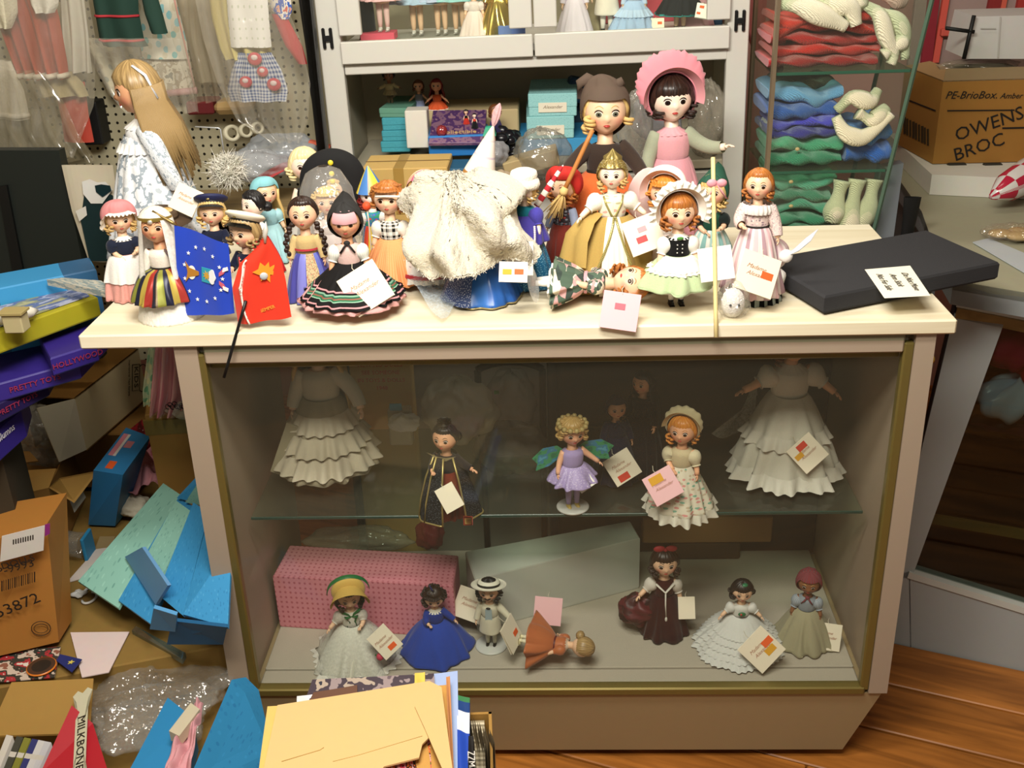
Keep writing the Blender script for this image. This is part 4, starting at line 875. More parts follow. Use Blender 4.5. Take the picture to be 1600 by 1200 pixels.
doll('doll', 'doll in taupe headscarf behind the towel, left of the fur hat doll', l, H, yaw=.7, hat=('scarf', '#8d7d66', .7, None, .3), style=None, bodice='#6d6252', skirts=[dict(m='#5a5248', r1=.2)])
l, H = place(818, 262, .205, 1.07)
def fur_x(t, S, g):
    q = MB(S); 
    for i in range(22): f = i/21; q.ball((.17+.01*math.sin(4*f), -.13-.05*f, g['zw']+.02-.33*f), .011, mat('#e6dce0', .2), 8, 6)
    q.obj('pearls', t)
    q = MB(S); q.ball((.105*.8, -.02, g['zc']-.075), .015, mat('#eceadf', .2), 10, 8); q.obj('earring', t)
    q = MB(S@g['HT']); a = np.linspace(-.9, .9, 30); q.grid(np.stack([headpt(a, np.full(30, e))*k for e, k in ((.5, 1.35), (.1, 1.4), (-.3, 1.35), (-.55, 1.28))], 1), sheer('#3a3a40', .22)); q.obj('face_net', t)
doll('doll', 'doll in white fur hat, purple cape sleeves and sequined blue skirt', l, H, yaw=-.5, hs=1.0, hat=('fur',), hair='fair', flesh=PALE, bodice='#1f6e7e', sleeve=('puff', '#4a44a0'), arms=('down', 'down'),
     skirts=[dict(m=pmat('sparkle', ('#2a6f9a', '#8ac4dc'), 50, 40, .3, .2, .2), r1=.24, z1=.01, pw=.8), dict(m='#473f94', z0=.66, z1=.42, r0=.1, r1=.19, name='cape', n=7)], extra=fur_x)
l, H = place(880, 262, .30, 1.03)
doll('doll', 'doll in big red beret tucked behind the gold gowned doll', l, H, yaw=-.55, hat=('mob', '#c02a22', None, 1.55), hair='auburn', bodice=pmat('floral', ('#3a3438', '#a8443e', '#8a8f9a', '#5a5f6a'), 14, 10), sleeve=('long', '#8b94aa'), skirts=[dict(m='#6a2a22', r1=.2)])
a, b = P2(838, 322, .24), P2(880, 258, .25); q = MB(); pts = np.linspace(a, b, 12)
q.tube(pts, [.006]*7+[.0045, .0042, .004, .003, .001], pmat('rows', ('#b8323a', '#efe8dc'), 1, 5), 10); tag(q.obj('striped_stick'), 'short red and white striped stick with a bare wooden point by the red beret', 'stick')
l, H = place(957, 232, .2, 1.075)
def gold_x(t, S, g):
    q = MB(S); z0, z1 = g['zw']+.01, .01; u = np.linspace(0, 1, 14); q.lathe([(.095+(.30-.095)*x**.7*1.12+.03, z0+(z1-z0)*x) for x in u], mat('#f1ead2', .6), 60, closed=False, a0=-.42, a1=.30, fn=lambda A, T2: 1+.02*np.sin(40*A)*T2); q.obj('front_panel', t)
    q = MB(S); gm = pmat('rows', ('#c9b878', '#8a8a4a'), 1, 60, .3, metal=.5)
    for s, w_ in ((-1, .46), (1, .34)):
        q.tube([((.095+(.30-.095)*x**.7*1.12+.042)*math.sin(s*(.05+w_*min(1, x*1.6))), -(.095+(.30-.095)*x**.7*1.12+.042)*math.cos(s*(.05+w_*min(1, x*1.6))), z0+(z1-z0)*x) for x in u], .009, gm, 8)
        q.tube([(s*.075, -.055, g['shz']+.005), (s*.06, -.085, g['shz']-.05), (s*.02, -.088, g['zw']+.02), (0, -.098, g['zw']-.01)], .008, gm, 8)
    q.obj('gold_cord', t)
    q = MB(S); q.lathe([(.12, g['zw']+.03), (.24, .55), (.34, .42), (.38, .22)], mat('#b79a58', .9, bump=.3, bscale=400, spec=.08), 40, closed=False, a0=-2.0, a1=-.75, fn=cloth_fn(7, .08, 5)); q.obj('train', t)
doll('doll', 'princess doll in gold jewelled snood and gold-corded cream and khaki gown', l, H, yaw=.1, turn=-.25, hs=1.02, hat=('crown', '#a8955a'), hair='fair', flesh=PALE, bodice=pmat('floral', ('#ece4cc', '#d8a898', '#b9b48a', '#ece4cc', '#ece4cc'), 8, 8, .6, .3), sleeve=('puff', '#f3ede0'), arms=('out', 'out'),
     skirts=[dict(m='#b89a56', r1=.30, z1=.01, n=9, amp=.10, sx=1.25)], extra=gold_x)
l, H = place(946, 103, .40, 1.10)
doll('doll', 'large doll in brown hood and brown jacket with orange skirt, holding a broom', l, H, yaw=.05, nod=.04, hs=1.28, hat=('witchhood', '#5a4a3e'), hair='blonde', style='flip', fe=.68, eye='#6a6a5a', bodice='#3b302a', sleeve=('long', '#40342d'), arms=((.20, -.03, -.13), (.235, -.10, -.27)) and (((.20, -.03, -.10), (.29, -.12, -.20)), ((.19, -.03, -.11), (.24, -.14, -.23))),
     skirts=[dict(m='#e2703a', r1=.26, z1=.02, n=9, amp=.12, pw=.5)], belt='#2a2420')
a, b = P2(926, 203, .27), P2(872, 318, .255); q = MB(); t = thing('broom', 'small wooden broom leaning in the hand of the brown hooded doll', 'broom', tuple(b)); q = MB(TR(*(-b))); q.tube(np.linspace(a, a+(b-a)*.8, 6), .0042, mat('#b8793e', .5), 10); q.obj('handle', t)
q = MB(TR(*(-b))); q.tube([a+(b-a)*.78, a+(b-a)*.84, a+(b-a)*.88], (.006, .0085, .006), mat('#d8b878', .7), 12); q.obj('binding', t)
q = MB(TR(*(-b)))
for i in range(40):
    d = RNG.normal(0, .006, 3); q.tube([a+(b-a)*.87, a+(b-a)*.95+d*.7, a+(b-a)*1.12+d*1.6], (.0012, .0012, .0008), mat('#cfae6e', .8), 4)
stuff(q.obj('bristles', t))
l, H = place(1058, 84, .48, 1.12)
doll('doll', 'large dark-haired doll in pleated pink bonnet, sage blouse and pink pinafore', l, H, yaw=.12, tilt=-.03, hs=1.22, hat=('bonnet', '#e08d98', '#e8a0a6', .152, 24, .05, None, 1.45, .10), hair='dark', style='flip', fe=.30, flesh=PALE, eye='#2a1a14', bodice='#e3a5ac', sleeve=('long', '#a3a890'), arms=('down', ((.20, -.04, -.11), (.30, -.13, -.09))),
     collar='#e6a9b0', skirts=[dict(m='#e6a2ac', r1=.21, z1=.02, n=12, amp=.08, pw=.7), dict(m='#b9566a', z1=.0, r1=.2, z0=.3, r0=.16, name='underskirt')],
     extra=lambda t, S, g: MB(S).lathe([(.098, g['shz']-.045), (.100, g['shz']-.09)], mat('#a9b09a', .8, bump=.6, bscale=200), 30, closed=False, a0=-.6, a1=.6, sy=.85).obj('smocked_panel', t))
# the doll lying on the plank
c = at(830, 450, z=BZ+.03)
gs = pmat('plaid', ('#dcd4c0', '#5a6a5a', '#dcd4c0', '#4f6152', '#c99a98', '#3f4a44'), 11, 6, .7, .75)
doll('doll', 'doll in green and cream patchwork dress lying on its back on the board', (c[0], c[1]+.02, BZ+.036), .208, lean=-PI/2, yaw=-PI/2-.12, hair='auburn', style='bob', flesh=SKIN, bodice=gs, sleeve=('puff', gs), arms=('out', 'down'), belt='#d898a0', socks='#efece4', shoes='#6a4426', turn=.7,
     skirts=[dict(m=gs, r1=.33, z1=.20, n=9, amp=.14, sy=.5, pw=.6), dict(m='#eceae2', z1=.17, r1=.24, sy=.5, name='petticoat', n=9, amp=.1)])
l, H = place(1062, 290, .085, 1.06)
whitedot = pmat('dots', ('#f3efe6', '#8f9a8a'), 40, 18, .8, .16)
def vest_x(t, S, g):
    q = MB(S)
    for i in range(3):
        for s in (-1, 1): q.ball((s*.022, -.092, g['shz']-.05-.035*i), .006, mat('#e8e4da', .3), 8, 6)
    q.obj('buttons', t)
    q = MB(S); q.ball((0, -.095, g['shz']+.008), (.03, .012, .014), mat('#4c8a3c', .5), 12, 8); q.obj('bow_tie', t)
doll('doll', 'doll in ruffled white bonnet, black vest and pale green skirt', l, H, yaw=.1, hat=('bonnet', '#f3eee4', '#efe9dc', .155, 12, .05, '#f2ecdf', 1.6), hair='auburn', style='bob', fe=.4, bodice='#161616', sleeve=('puff', whitedot), arms=('down', 'down'), collar='#f4efe6',
     skirts=[dict(m='#b4c69a', r1=.31, z1=.21, n=7, amp=.14, pw=.75), dict(m='#e9e6da', r1=.22, z1=.17, name='petticoat', n=12)], apron=dict(w=1.25, z1=.36, m=whitedot, off=.014), ruffles=[dict(z=.37, h=.03, m='#f0ead8', out=.012, n=30)], socks='#efe8dc', shoes='#141312', extra=vest_x)
l, H = place(1040, 264, .22, 1.06)
doll('doll', 'doll with orange curls in white pink-lined bonnet behind the green skirt doll', l, H, yaw=-.3, hat=('bonnet', '#f0e6dc', '#e6c4bc', .16, 0, .05, None, 1.5), hair='orange', style='curly', bodice='#e8dcd0', sleeve=('puff', '#efe6dc'), skirts=[dict(m='#ead8d0', r1=.22)])
q = MB(); q.ball((0, 0, 0), (.033, .004, .048), mat('#e0c0bc', .7), 40, 12); o = q.obj('pink_disc_fan'); o.location = P2(1008, 302, .27); o.rotation_euler = (-.2, .35, .1); tag(o, 'pale pink oval card fan right of the gold gowned doll', 'fan')
hang_tag(1006, 366, .13, .062, .35, 'cream tag with pink picture between the gold gown and the green skirt', sticker=[(-.1, -.12, .3, mat('#d8484a')), (0, .15, .25, mat('#d09aa0'))], words=False)
l, H = place(1116, 254, .25, 1.12)
doll('doll', 'doll in dark green hood with long tail behind the wooden staff', l, H, yaw=-.15, turn=-.2, hat=('scarf', '#235240', .66, None, 1.3), hair='blonde', fe=.45, style='bob', bodice='#1f4a3a', sleeve=('puff', '#1c2422'), arms=('in', 'fwd'), skirts=[dict(m=pmat('stripes', ('#a8cfc8', '#dce6dc', '#8ab8b4', '#e6e6dc'), 6, 1), r1=.26, z1=.02)])
a, b = P2(1114, 246, .10), P2(1119, 527, -.022); t = thing('wooden_staff', 'thin pale wooden staff with pink bow leaning over the board edge', 'staff', tuple(b)); q = MB(TR(*(-b))); q.tube(np.linspace(a, b, 8), .0036, mat('#e3cf92', .6), 8); q.obj('rod', t)
q = MB(TR(*(-b))@TR(*P2(1120, 288, .08))); m_ = mat('#e09aa4', .5)
for s in (-1, 1): q.ball((s*.008, 0, .002), (.009, .005, .007), m_, 12, 8); q.tube([(0, 0, 0), (s*.008, -.002, -.012), (s*.017, 0, -.026+s*.002)], (.002, .004, .0035), m_, 8, flat=.3)
q.obj('bow', t)
l, H = place(1188, 257, .11, 1.03)
lav = pmat('floral', ('#d8c4bc', '#a88a94', '#e6d8d0', '#c0a0a4', '#8a7a80'), 22, 16, .7, .3); lavs = pmat('stripes', ('#d8b4b8', '#e8d8d4', '#b09098', '#e6d0d0'), 7, 1)
def aub_x(t, S, g):
    q = MB(S); q.ball((.12, .10, .33), (.13, .12, .12), lavs, 24, 14, fn=lambda A, E2: 1+.06*np.sin(9*A)); q.obj('bustle', t)
    q = MB(S); q.ball((.17, .05, .16), (.07, .06, .07), mat('#f0ece4', .9), 16, 10, fn=lambda A, E2: 1+.1*np.sin(7*A+3*E2)); q.obj('petticoat_puff', t)
    q = MB(S); q.lathe([(.11, g['shz']+.02), (.125, g['shz']-.02), (.115, g['shz']-.05)], mat('#eee6e0', .85), 90, sy=.9, fn=lambda A, T2: 1+.05*np.sin(22*A)); q.obj('lace_collar', t)
doll('doll', 'lady doll with swept-back auburn hair and lavender striped bustle dress', l, H, yaw=-.25, hs=1.0, hair='auburn', style='bob', fe=.7, bodice=lav, sleeve=('long', lav), arms=('fwd', 'down'), belt='#2a2624',
     skirts=[dict(m=lavs, r1=.21, z1=.06, n=12, amp=.07), dict(m=pmat('stripes', ('#161616', '#9aa39a'), 18, 1), z0=.2, z1=.0, r0=.18, r1=.2, n=20, amp=.05, name='hem_flounce')], extra=aub_x)
a = P2(1228, 400, .1); q = MB(); m_ = mat('#dfe2ec', .5); q.tube([a, P2(1245, 390, .1), P2(1262, 375, .11), P2(1278, 358, .12)], (.006, .010, .009, .001), m_, 10, flat=.3); q.ball(tuple(a), (.012, .008, .012), mat('#f0ece8', .9, bump=.5), 14, 10); tag(q.obj('white_ribbon'), 'white ribbon end sticking out beside the lavender striped dress', 'ribbon')
# the large long-haired doll at the left
l, H = place(196, 80, .37, 1.045)
gw = pmat('blotch', ('#eceef0', '#9aa6b0', '#dfe3e6', '#e9ecee', '#b8c2c8'), 14, 9, .7)
doll('doll', 'large doll with long ash-blonde hair and grey-white flounced dress at the left', (l[0]+.01, l[1], BZ), H, yaw=-1.15, nod=.1, hs=1.08, hair='ash', style='long', fe=.34, flesh=TAN, bodice='#eceef0', sleeve=('long', gw), arms=('down', ((.19, .04, -.13), (.17, .10, -.30))), collar='#f3f3f0',
     skirts=[dict(m=gw, z0=.66, r0=.1, r1=.23, z1=.06, n=17, amp=.08, pw=.8)], ruffles=[dict(z=.63, h=.045, r=.115, out=.02, n=24, m='#f1f2f0', amp=.07)],
     extra=lambda t, S, g: MB(S@g['HT']).tube([headpt(2.2, -.3)*1.3, headpt(2.0, .5)*1.24, headpt(1.6, 1.0)*1.2], (.010, .013, .010), mat('#dfe6f0', .4), 8, flat=.3).obj('hair_ribbon', t))
# ------------------------------------------------------------------ flags and tags on the plank
def star_pts(r, k=.42, n=5): return [((r if i % 2 == 0 else r*k)*math.sin(PI*i/n), (r if i % 2 == 0 else r*k)*math.cos(PI*i/n)) for i in range(2*n)]
def surf_frame(px, py, y, rot=0):
    o = at(px, py, y=y); F = frame(o, (1, -.0, .0), (0, .25, 1)); return F@RZ(rot)
yb = .038
def bflag_pt(u, v, e=0.0):
    c = [at(272, 352, y=.055), at(358, 380, y=.030), at(366, 490, y=.024), at(278, 493, y=.042)]
    p = (1-u)*(1-v)*c[0]+u*(1-v)*c[1]+u*v*c[2]+(1-u)*v*c[3]
    return p+np.array([0, .006*math.sin(5.5*u+1.5*v)-.004*math.sin(9*u)*v-e, .004*math.sin(3*u)*v*(1-v)])
t = thing('blue_flag', 'small royal blue flag with ring of white stars and gilt crest before the uniformed dolls', 'flag', tuple(bflag_pt(0, 0)))
O = TR(*(-bflag_pt(0, 0)))
q = MB(O); q.grid([[bflag_pt(u, v) for v in np.linspace(0, 1, 26)] for u in np.linspace(0, 1, 30)], mat('#1f40b4', .6, sheen=.2, spec=.2)); q.obj('cloth', t)
def on_flag(f, u, v, e=.0012):
    o = f(u, v, e); x = f(u+.02, v, e)-f(u-.02, v, e); y = f(u, v-.02, e)-f(u, v+.02, e); return frame(o, x, y)
for i in range(13):
    a = 2*PI*i/13; q = MB(O@on_flag(bflag_pt, .5+.36*math.cos(a), .5+.33*math.sin(a))); q.prism(star_pts(.0038), .0005, mat('#e9edf2', .6)); q.obj('star', t, False)
q = MB(O@on_flag(bflag_pt, .57, .5)); q.box((0, 0, 0), (.024, .026, .0008), mat('#2f9ab0', .6), ch=.0003); q.prism([((.009 if i % 2 else .004)*math.cos(i*PI/8), (.009 if i % 2 else .004)*math.sin(i*PI/8)) for i in range(16)], .001, mat('#c79a3a', .5))
q.prism([(.012+.007*math.cos(a)*(1+.2*math.cos(5*a)), .013*math.sin(a)) for a in np.linspace(0, 6.1, 16)], .0012, mat('#e6e8ea', .6)); q.obj('shield', t, False, 'teal shield with gold sun')
q = MB(O@on_flag(bflag_pt, .28, .5)); q.prism([(.008*math.cos(a), .012*math.sin(a)) for a in np.linspace(0, 6.1, 18)], .0006, mat('#e8e4da', .6)); q.prism([(-.008, .002), (-.012, .018), (-.004, .008), (.008, .005), (.014, .003), (.014, -.003), (.008, -.005), (-.004, -.008), (-.012, -.018), (-.008, -.002)], .0012, mat('#a8742a', .5)); q.obj('eagle_crest', t, False)
q = MB(O@on_flag(bflag_pt, .86, .5)); 
for s in (-1, 1): q.prism([(-.006, s*.004), (.002, s*.009), (.006, s*.016), (.001, s*.018), (-.006, s*.01)], .001, mat('#c05a6a', .6)); q.prism([(0, s*.012), (.01, s*.016), (.009, s*.022), (.001, s*.019)], .0012, mat('#ece8e4', .6))
q.obj('ribbon_scroll', t, False)
a, b = at(238, 330, y=.06), at(276, 352, y=.055); q = MB(O); q.tube(np.linspace(a, b, 6), (.0022, .0022, .0024, .003, .0032, .001), mat('#8a7446', .35, .6), 8); q.obj('flag_pole', t)
def rflag_pt(u, v, e=0.0):
    rows = [(0, 413, 416, 366, 366), (.18, 404, 428, 384, 384), (.45, 374, 440, 412, 404), (.7, 362, 448, 452, 440), (1, 372, 456, 505, 494)]
    k = [r[0] for r in rows]; f = lambda i: np.interp(v, k, [r[i] for r in rows]); p = at(f(1)+(f(2)-f(1))*u, f(3)+(f(4)-f(3))*u, y=.012)
    return p+np.array([0, -.010*math.sin(PI*u)*v+.004*math.sin(9*u+3*v)*(.3+v)-e, 0])
t = thing('red_flag', 'small orange-red flag gathered on a black staff held by the marine doll', 'flag', tuple(rflag_pt(.5, 0))); O = TR(*(-rflag_pt(.5, 0)))
q = MB(O); q.grid([[rflag_pt(u, v) for v in np.linspace(0, 1, 30)] for u in np.linspace(0, 1, 26)], mat('#d8361f', .65, sheen=.2, spec=.2)); q.obj('cloth', t)
p = rflag_pt(.5, 0); q = MB(O); q.tube([p+np.array([-.001, -.002, -.014]), p+np.array([0, -.002, 0]), p+np.array([.002, -.001, .008]), p+np.array([.004, 0, .022])], (.002, .004, .0045, .0004), mat('#e6e2d8', .3, .4), 8); q.obj('spear_tip', t)
a, b = at(384, 470, y=.0), at(350, 590, y=-.022); q = MB(O); q.tube(np.linspace(a, b, 6), .0028, mat('#131313', .4), 8); q.obj('staff', t)
def arc(f, us, vs, r, m, e=.002): q.tube([f(u, v, e) for u, v in zip(us, vs)], r, m, 6, flat=.4)
q = MB(O); th = np.linspace(.4, 1.0, 26); arc(rflag_pt, .10+.10*np.sin(np.linspace(0, 5, 26))*.5+.28*(th-.4)**2*2, th, .0042, mat('#efe6da', .7)); q.obj('scroll_band', t)
for i, ch in enumerate('U.S. MARINE CORPS'):
    if ch == ' ': continue
    f = .42+.56*i/17; u = .10+.05*math.sin(5*(f-.4)/.6)+.28*(f-.4)**2*2; F = on_flag(rflag_pt, u, f, .0042); q = MB(O@F@RZ(-PI/2+.3)); q.text(ch, .0062, mat('#c8321e', .7), np.eye(4), .0002); q.obj('lettering', t, False)
q = MB(O@on_flag(rflag_pt, .62, .56, .002)); q.prism([(-.02, .004), (-.01, .007), (-.004, .018), (.002, .01), (.010, .016), (.009, .006), (.02, .010), (.013, .0), (.018, -.010), (.007, -.006), (.004, -.02), (-.002, -.009), (-.010, -.014), (-.009, -.004)], .0012, mat('#e8962a', .6)); q.obj('gilt_emblem', t, False)
q = MB(O@on_flag(rflag_pt, .6, .6, .003)); q.ball((0, 0, 0), (.007, .007, .003), mat('#b9bec2', .4), 14, 8); q.obj('grey_globe', t)
q = MB(O@on_flag(rflag_pt, .6, .9, .002)@RZ(.2)); q.text('SEMPER', .008, mat('#e8a03a', .6), np.eye(4), .0003); q.obj('motto', t, False)

hang_tag(571, 450, .03, .072, .55, 'cream swing tag hanging from the green-banded black skirt')
hang_tag(812, 404, .085, .058, -.02, 'blank white tag standing before the fur hat doll', white_card, words=False, w=.8)
hang_tag(802, 425, .02, .034, -.05, 'small white price tag with orange and yellow stickers at the towel corner', white_card, [(-.3, 0, .45, yellow_st), (.28, .02, .45, orange_st)], False, w=1.4)
q = MB(); q.ball((0, 0, 0), (.011, .003, .034), clear('clear_plastic', '#ffffff', .18, .12, .1, '#eeeeea'), 24, 12); o = q.obj('clear_disc'); o.location = at(833, 444, y=.05); o.rotation_euler = (-.1, -.12, .7); tag(o, 'clear plastic disc on edge at the soles of the lying doll', 'disc')
hang_tag(969, 486, -.012, .062, -.16, 'pale pink swing tag overhanging the board edge below the lying doll', pinkcard, [(-.02, .12, .28, mat('#c9707c'))], False, lean=.35)
hang_tag(1119, 412, .03, .056, .12, 'blank white tag in front of the wooden staff', white_card, words=False)
hang_tag(1184, 428, .035, .068, -.42, 'cream tag with orange sticker on the lavender striped dress', card_m, [(.24, .02, .3, orange_st)], spin=.2)
hang_tag(290, 312, .24, .05, -.45, 'cream tag with scrolled border hanging from the long-haired doll', card_m, None, True)
# bagged fluffy toy
c = at(1145, 478, z=BZ+.02); t = thing('bagged_toy', 'small clear bag holding a white fluffy toy below the staff tag', 'toy', tuple(c-np.array([0, 0, .02])))
q = MB(); q.ball((0, 0, .026), (.019, .018, .025), mat('#f2efe8', .95, bump=1.0, bscale=260, sheen=.5), 30, 18, fn=lambda A, E_: 1+.05*np.sin(11*A+5*E_)); q.obj('fluff', t)
for s in (-1, 1): q = MB(); q.ball((s*.007, -.018, .028), .0022, mat('#20242c', .2), 8, 6); q.obj('eye', t)
q = MB(); q.lathe([(.018, .002), (.027, .02), (.024, .045), (.012, .06), (.003, .066)], clear('bag_thin2', '#ffffff', .06, .12, .1, '#e8e6e0', .8, 60), 40, fn=lambda A, T2: 1+.08*np.sin(5*A+6*T2)+.05*np.sin(11*A)); q.obj('bag', t)

# black slab with a paper note
zb = BZ+.004; th = .032
A = [at(1286, 491, z=zb), at(1558, 436, z=zb), at(1445, 384, z=zb), at(1232, 448, z=zb)]
A[3] = A[0]+(A[2]-A[1])*1.0
t = thing('black_slab', 'flat black foam-covered slab lying across the right end of the board', 'slab', tuple(A[0])); O = TR(*(-A[0])); up = np.array([0, 0, th])
def bevelbox(q, A, up, m, e=.004):
    A = [np.array(p) for p in A]; c = sum(A)/4; ins = [p+(c-p)/np.linalg.norm(c-p)*e for p in A]; u = up/np.linalg.norm(up)
    q.hexa([*(p for p in ins), *(p+u*e for p in A)], m); q.hexa([*(p+u*e for p in A), *(p+up-u*e for p in A)], m); q.hexa([*(p+up-u*e for p in A), *(p+up for p in ins)], m)
bevelbox(q := MB(O), A, up, mat('#3a3a3c', .95, bump=.4, bscale=700, spec=.1)); q.obj('foam_block', t, False)
N_ = [at(1351, 421, z=zb+th+.001), at(1422, 415, z=zb+th+.001)]
n2, n3 = at(1382, 466, z=zb+th+.0015), at(1454, 462, z=zb+th+.0015)
t = thing('paper_note', 'handwritten white paper note taped over the front edge of the black slab', 'note', tuple(N_[0])); O = TR(*(-N_[0]))
q = MB(O); q.grid([[N_[0], n2], [N_[1], n3]], mat('#f4f0dc', .8, var=.04)); q.obj('sheet', t, False)
F = frame((N_[0]+N_[1]+n2+n3)/4+np.array([0, 0, .0012]), (n2+n3)/2-(N_[0]+N_[1])/2, N_[1]-N_[0]); q = MB(O@F)
for i, (s, dx) in enumerate((('Do Not Move', .0), ('Arm Stick', -.006), ('Not For Sale', .003))): q.text(s, .0155, mat('#55524a', .7), TR(dx, .022-.022*i, 0)@RZ(.03), .0002, shear=.35)
q.obj('handwriting', t, False)

# ------------------------------------------------------------------ inside the hutch
aqua_b = pmat('floral', ('#8ec4c4', '#6aa4a8', '#8ec4c4', '#7ab4b4', '#9accca'), 26, 12, .6, .22); blue_b = mat('#3a8fc0', .55); teal_b = pmat('floral', ('#3f97a6', '#2f7d90', '#3f97a6', '#4aa6b2', '#2f8496'), 24, 10, .6, .25)
HZ = 1.076
def flatbox(name, label, px, py0, py1, w_px, y, depth, m, rot=0, z=None, group=None, lid=True, labelcard=False):
    "a carton seen from its end: px centre, py of its bottom and top edge, width in photo pixels"
    b = at(px, py0, y=y); tp = at(px, py1, y=y); wdt = w_px/(FPX/((b-CP)@CF)); h = tp[2]-b[2]; zz = b[2] if z is None else z; h = h if z is None else tp[2]-z
    t = thing(name, label, 'box', (b[0], y+depth/2, zz), (0, 0, rot), group); q = MB(); q.box((0, 0, h*.36), (wdt*.985, depth*.985, h*.72), m, ch=.002); q.obj('tray', t, False)
    q = MB(); q.box((0, 0, h*.7), (wdt, depth, h*.6), m, ch=.002); q.obj('lid', t, False)
    if labelcard:
        q = MB(); q.box((.0, -depth/2-.001, h*.4), (wdt*.58, .0012, h*.42), mat('#e3dcc6', .7)); q.obj('end_label', t, False)
        q = MB(); q.text('Alexander', h*.2, mat('#8a7a66', .7), TR(0, -depth/2-.002, h*.42)@RX(PI/2), .0002, shear=.3); q.obj('lettering', t, False)
    return t, zz+h, wdt
# front carton with tape on a low bench
def bench():
    t = thing('low_bench', 'plain low bench hidden behind the showcase carrying a taped carton', 'bench', (0, .645, 0)); q = MB(); q.box((0, 0, .83), (.9, .17, .02), wood('#8a6c48', '#a08058')); q.obj('top', t, False)
    for x in (-.43, .43):
        for y in (-.07, .07): q = MB(); q.box((x, y, .41), (.03, .03, .82), wood('#8a6c48', '#a08058')); q.obj('leg', t, False)
bench()
zc_ = at(600, 246, y=.69)[2]
t = thing('taped_carton', 'tan cardboard carton with brown tape standing before the left of the hutch', 'box', (-.285, .65, .842)); x0, x1 = at(566, 290, y=.58)[0]+.285, at(700, 290, y=.58)[0]+.285
q = MB(); q.box(((x0+x1)/2, 0, (zc_-.842)/2), (x1-x0, .13, zc_-.842), mat('#b99a5c', .8, var=.1), ch=.002); q.obj('carton', t, False)
xt = at(622, 270, y=.58)[0]+.285; q = MB(); q.box((xt, 0, zc_-.842), (.022, .133, .0012), mat('#9a7a3c', .4), ch=.0003); q.box((xt, -.066, zc_-.842-.05), (.022, .0012, .1), mat('#9a7a3c', .4), ch=.0003); q.obj('tape', t, False)
q = MB(); q.box(((x0+x1)/2, 0, zc_-.8412), (x1-x0, .003, .001), mat('#6a5430', .8)); q.obj('flap_seam', t, False)
# stacks of doll boxes
for i, (a, b, lab) in enumerate(((238, 221, 'lowest'), (221, 204, 'second'), (204, 184, 'third'))):
    flatbox('doll_box', f'teal patterned doll box, {lab} from the bottom of the left hutch stack', 620+(i == 2)*-1, a, b, 46, .86, .16, teal_b, .03*(i-1), group='teal boxes in the hutch')
flatbox('doll_box', 'green-grey doll box lying on top of the left hutch stack', 622, 184, 169, 47, .86, .16, mat('#62947f', .7), -.12)
flatbox('doll_box', 'lower pale aqua doll box with end label in the right hutch stack', 859, 217, 182, 74, .84, .2, aqua_b, .02, labelcard=True)
flatbox('doll_box', 'upper pale aqua doll box with end label in the right hutch stack', 865, 182, 146, 76, .84, .2, aqua_b, -.02, labelcard=True)
b = at(860, 217, y=.84); t = thing('doll_box', 'long blue doll box under the pale aqua boxes in the hutch', 'box', (b[0]+.02, .94, HZ)); q = MB(); q.box((0, 0, (b[2]-HZ)/2), (.19, .19, b[2]-HZ-.001), blue_b, ch=.002); q.obj('carton', t, False)
p = at(900, 140, y=.98); t = thing('photo_box', 'dark blue box with small picture leaning high at the hutch back', 'box', tuple(p-np.array([0, 0, .03])), (.0, .25, .1)); q = MB(); q.box((0, 0, .03), (.06, .05, .055), mat('#2a4a66', .6)); q.obj('carton', t, False); q = MB(); q.box((.0, -.026, .026), (.036, .001, .026), mat('#b89a90', .6)); q.obj('picture', t, False)
p = at(900, 180, y=1.0); t = thing('doll_box', 'dark blue box standing behind the pale aqua boxes', 'box', (p[0]-.0, 1.05, HZ)); hh = at(900, 163, y=1.02)[2]-HZ; q = MB(); q.box((0, 0, hh/2), (.1, .06, hh), mat('#22384a', .6)); q.obj('carton', t, False)
# blue open box with a purple lid
b = at(715, 244, y=.74); t = thing('open_box', 'bright blue box with purple printed lid lying over it', 'box', (b[0], .80, b[2]), (0, 0, .06)); q = MB(); hh = at(715, 212, y=.74)[2]-b[2]
q.box((0, 0, hh/2), (.135, .12, hh), mat('#1f6fb4', .5), ch=.002); q.obj('tray', t, False)
q = MB(); q.box((0, -.01, hh+.008), (.125, .15, .008), pmat('blotch', ('#5a3a6a', '#7a5a70', '#4a2e5c', '#8a6a78'), 4, 4, .5), R=RX(.3)@RZ(-.05)); q.obj('lid', t, False, 'purple printed lid')
q = MB(); q.text('Collectible', .019, mat('#c9a878', .6), TR(0, -.04, hh+.004)@RX(.3), .0006); q.obj('lettering', t, False)
p = at(700, 275, y=.66); q = MB(); q.box((0, 0, 0), (.14, .08, .05), mat('#1d4a6a', .6), ch=.003); o = q.obj('dark_blue_box', smooth=False); o.location = (p[0]+.01, .69, .868); tag(o, 'dark blue box low behind the towel, under the bright blue box', 'box')
q = MB(); hb = b[2]-.845-.052; q.box((0, 0, .0), (.13, .09, hb), mat('#20506e', .6), ch=.003); o = q.obj('teal_support_box', smooth=False); o.location = (b[0], .68+.0, .894+hb/2); tag(o, 'teal box stacked directly beneath the bright blue open box', 'box')
b = at(652, 235, y=.76); q = MB(); q.box((0, 0, .03), (.05, .05, .085), mat('#d8d4c8', .6), ch=.002); o = q.obj('white_carton', smooth=False); o.location = (b[0], .80, b[2]+.014); tag(o, 'plain white carton between the teal stack and the bright blue box', 'box')
q = MB(); q.box((0, 0, 0), (.22, .15, .1), mat('#b9a67c', .8), ch=.003); o = q.obj('buff_carton', smooth=False); o.location = (-.18, .98, HZ+.051); tag(o, 'buff carton at the hutch back that small dolls stand on', 'box')
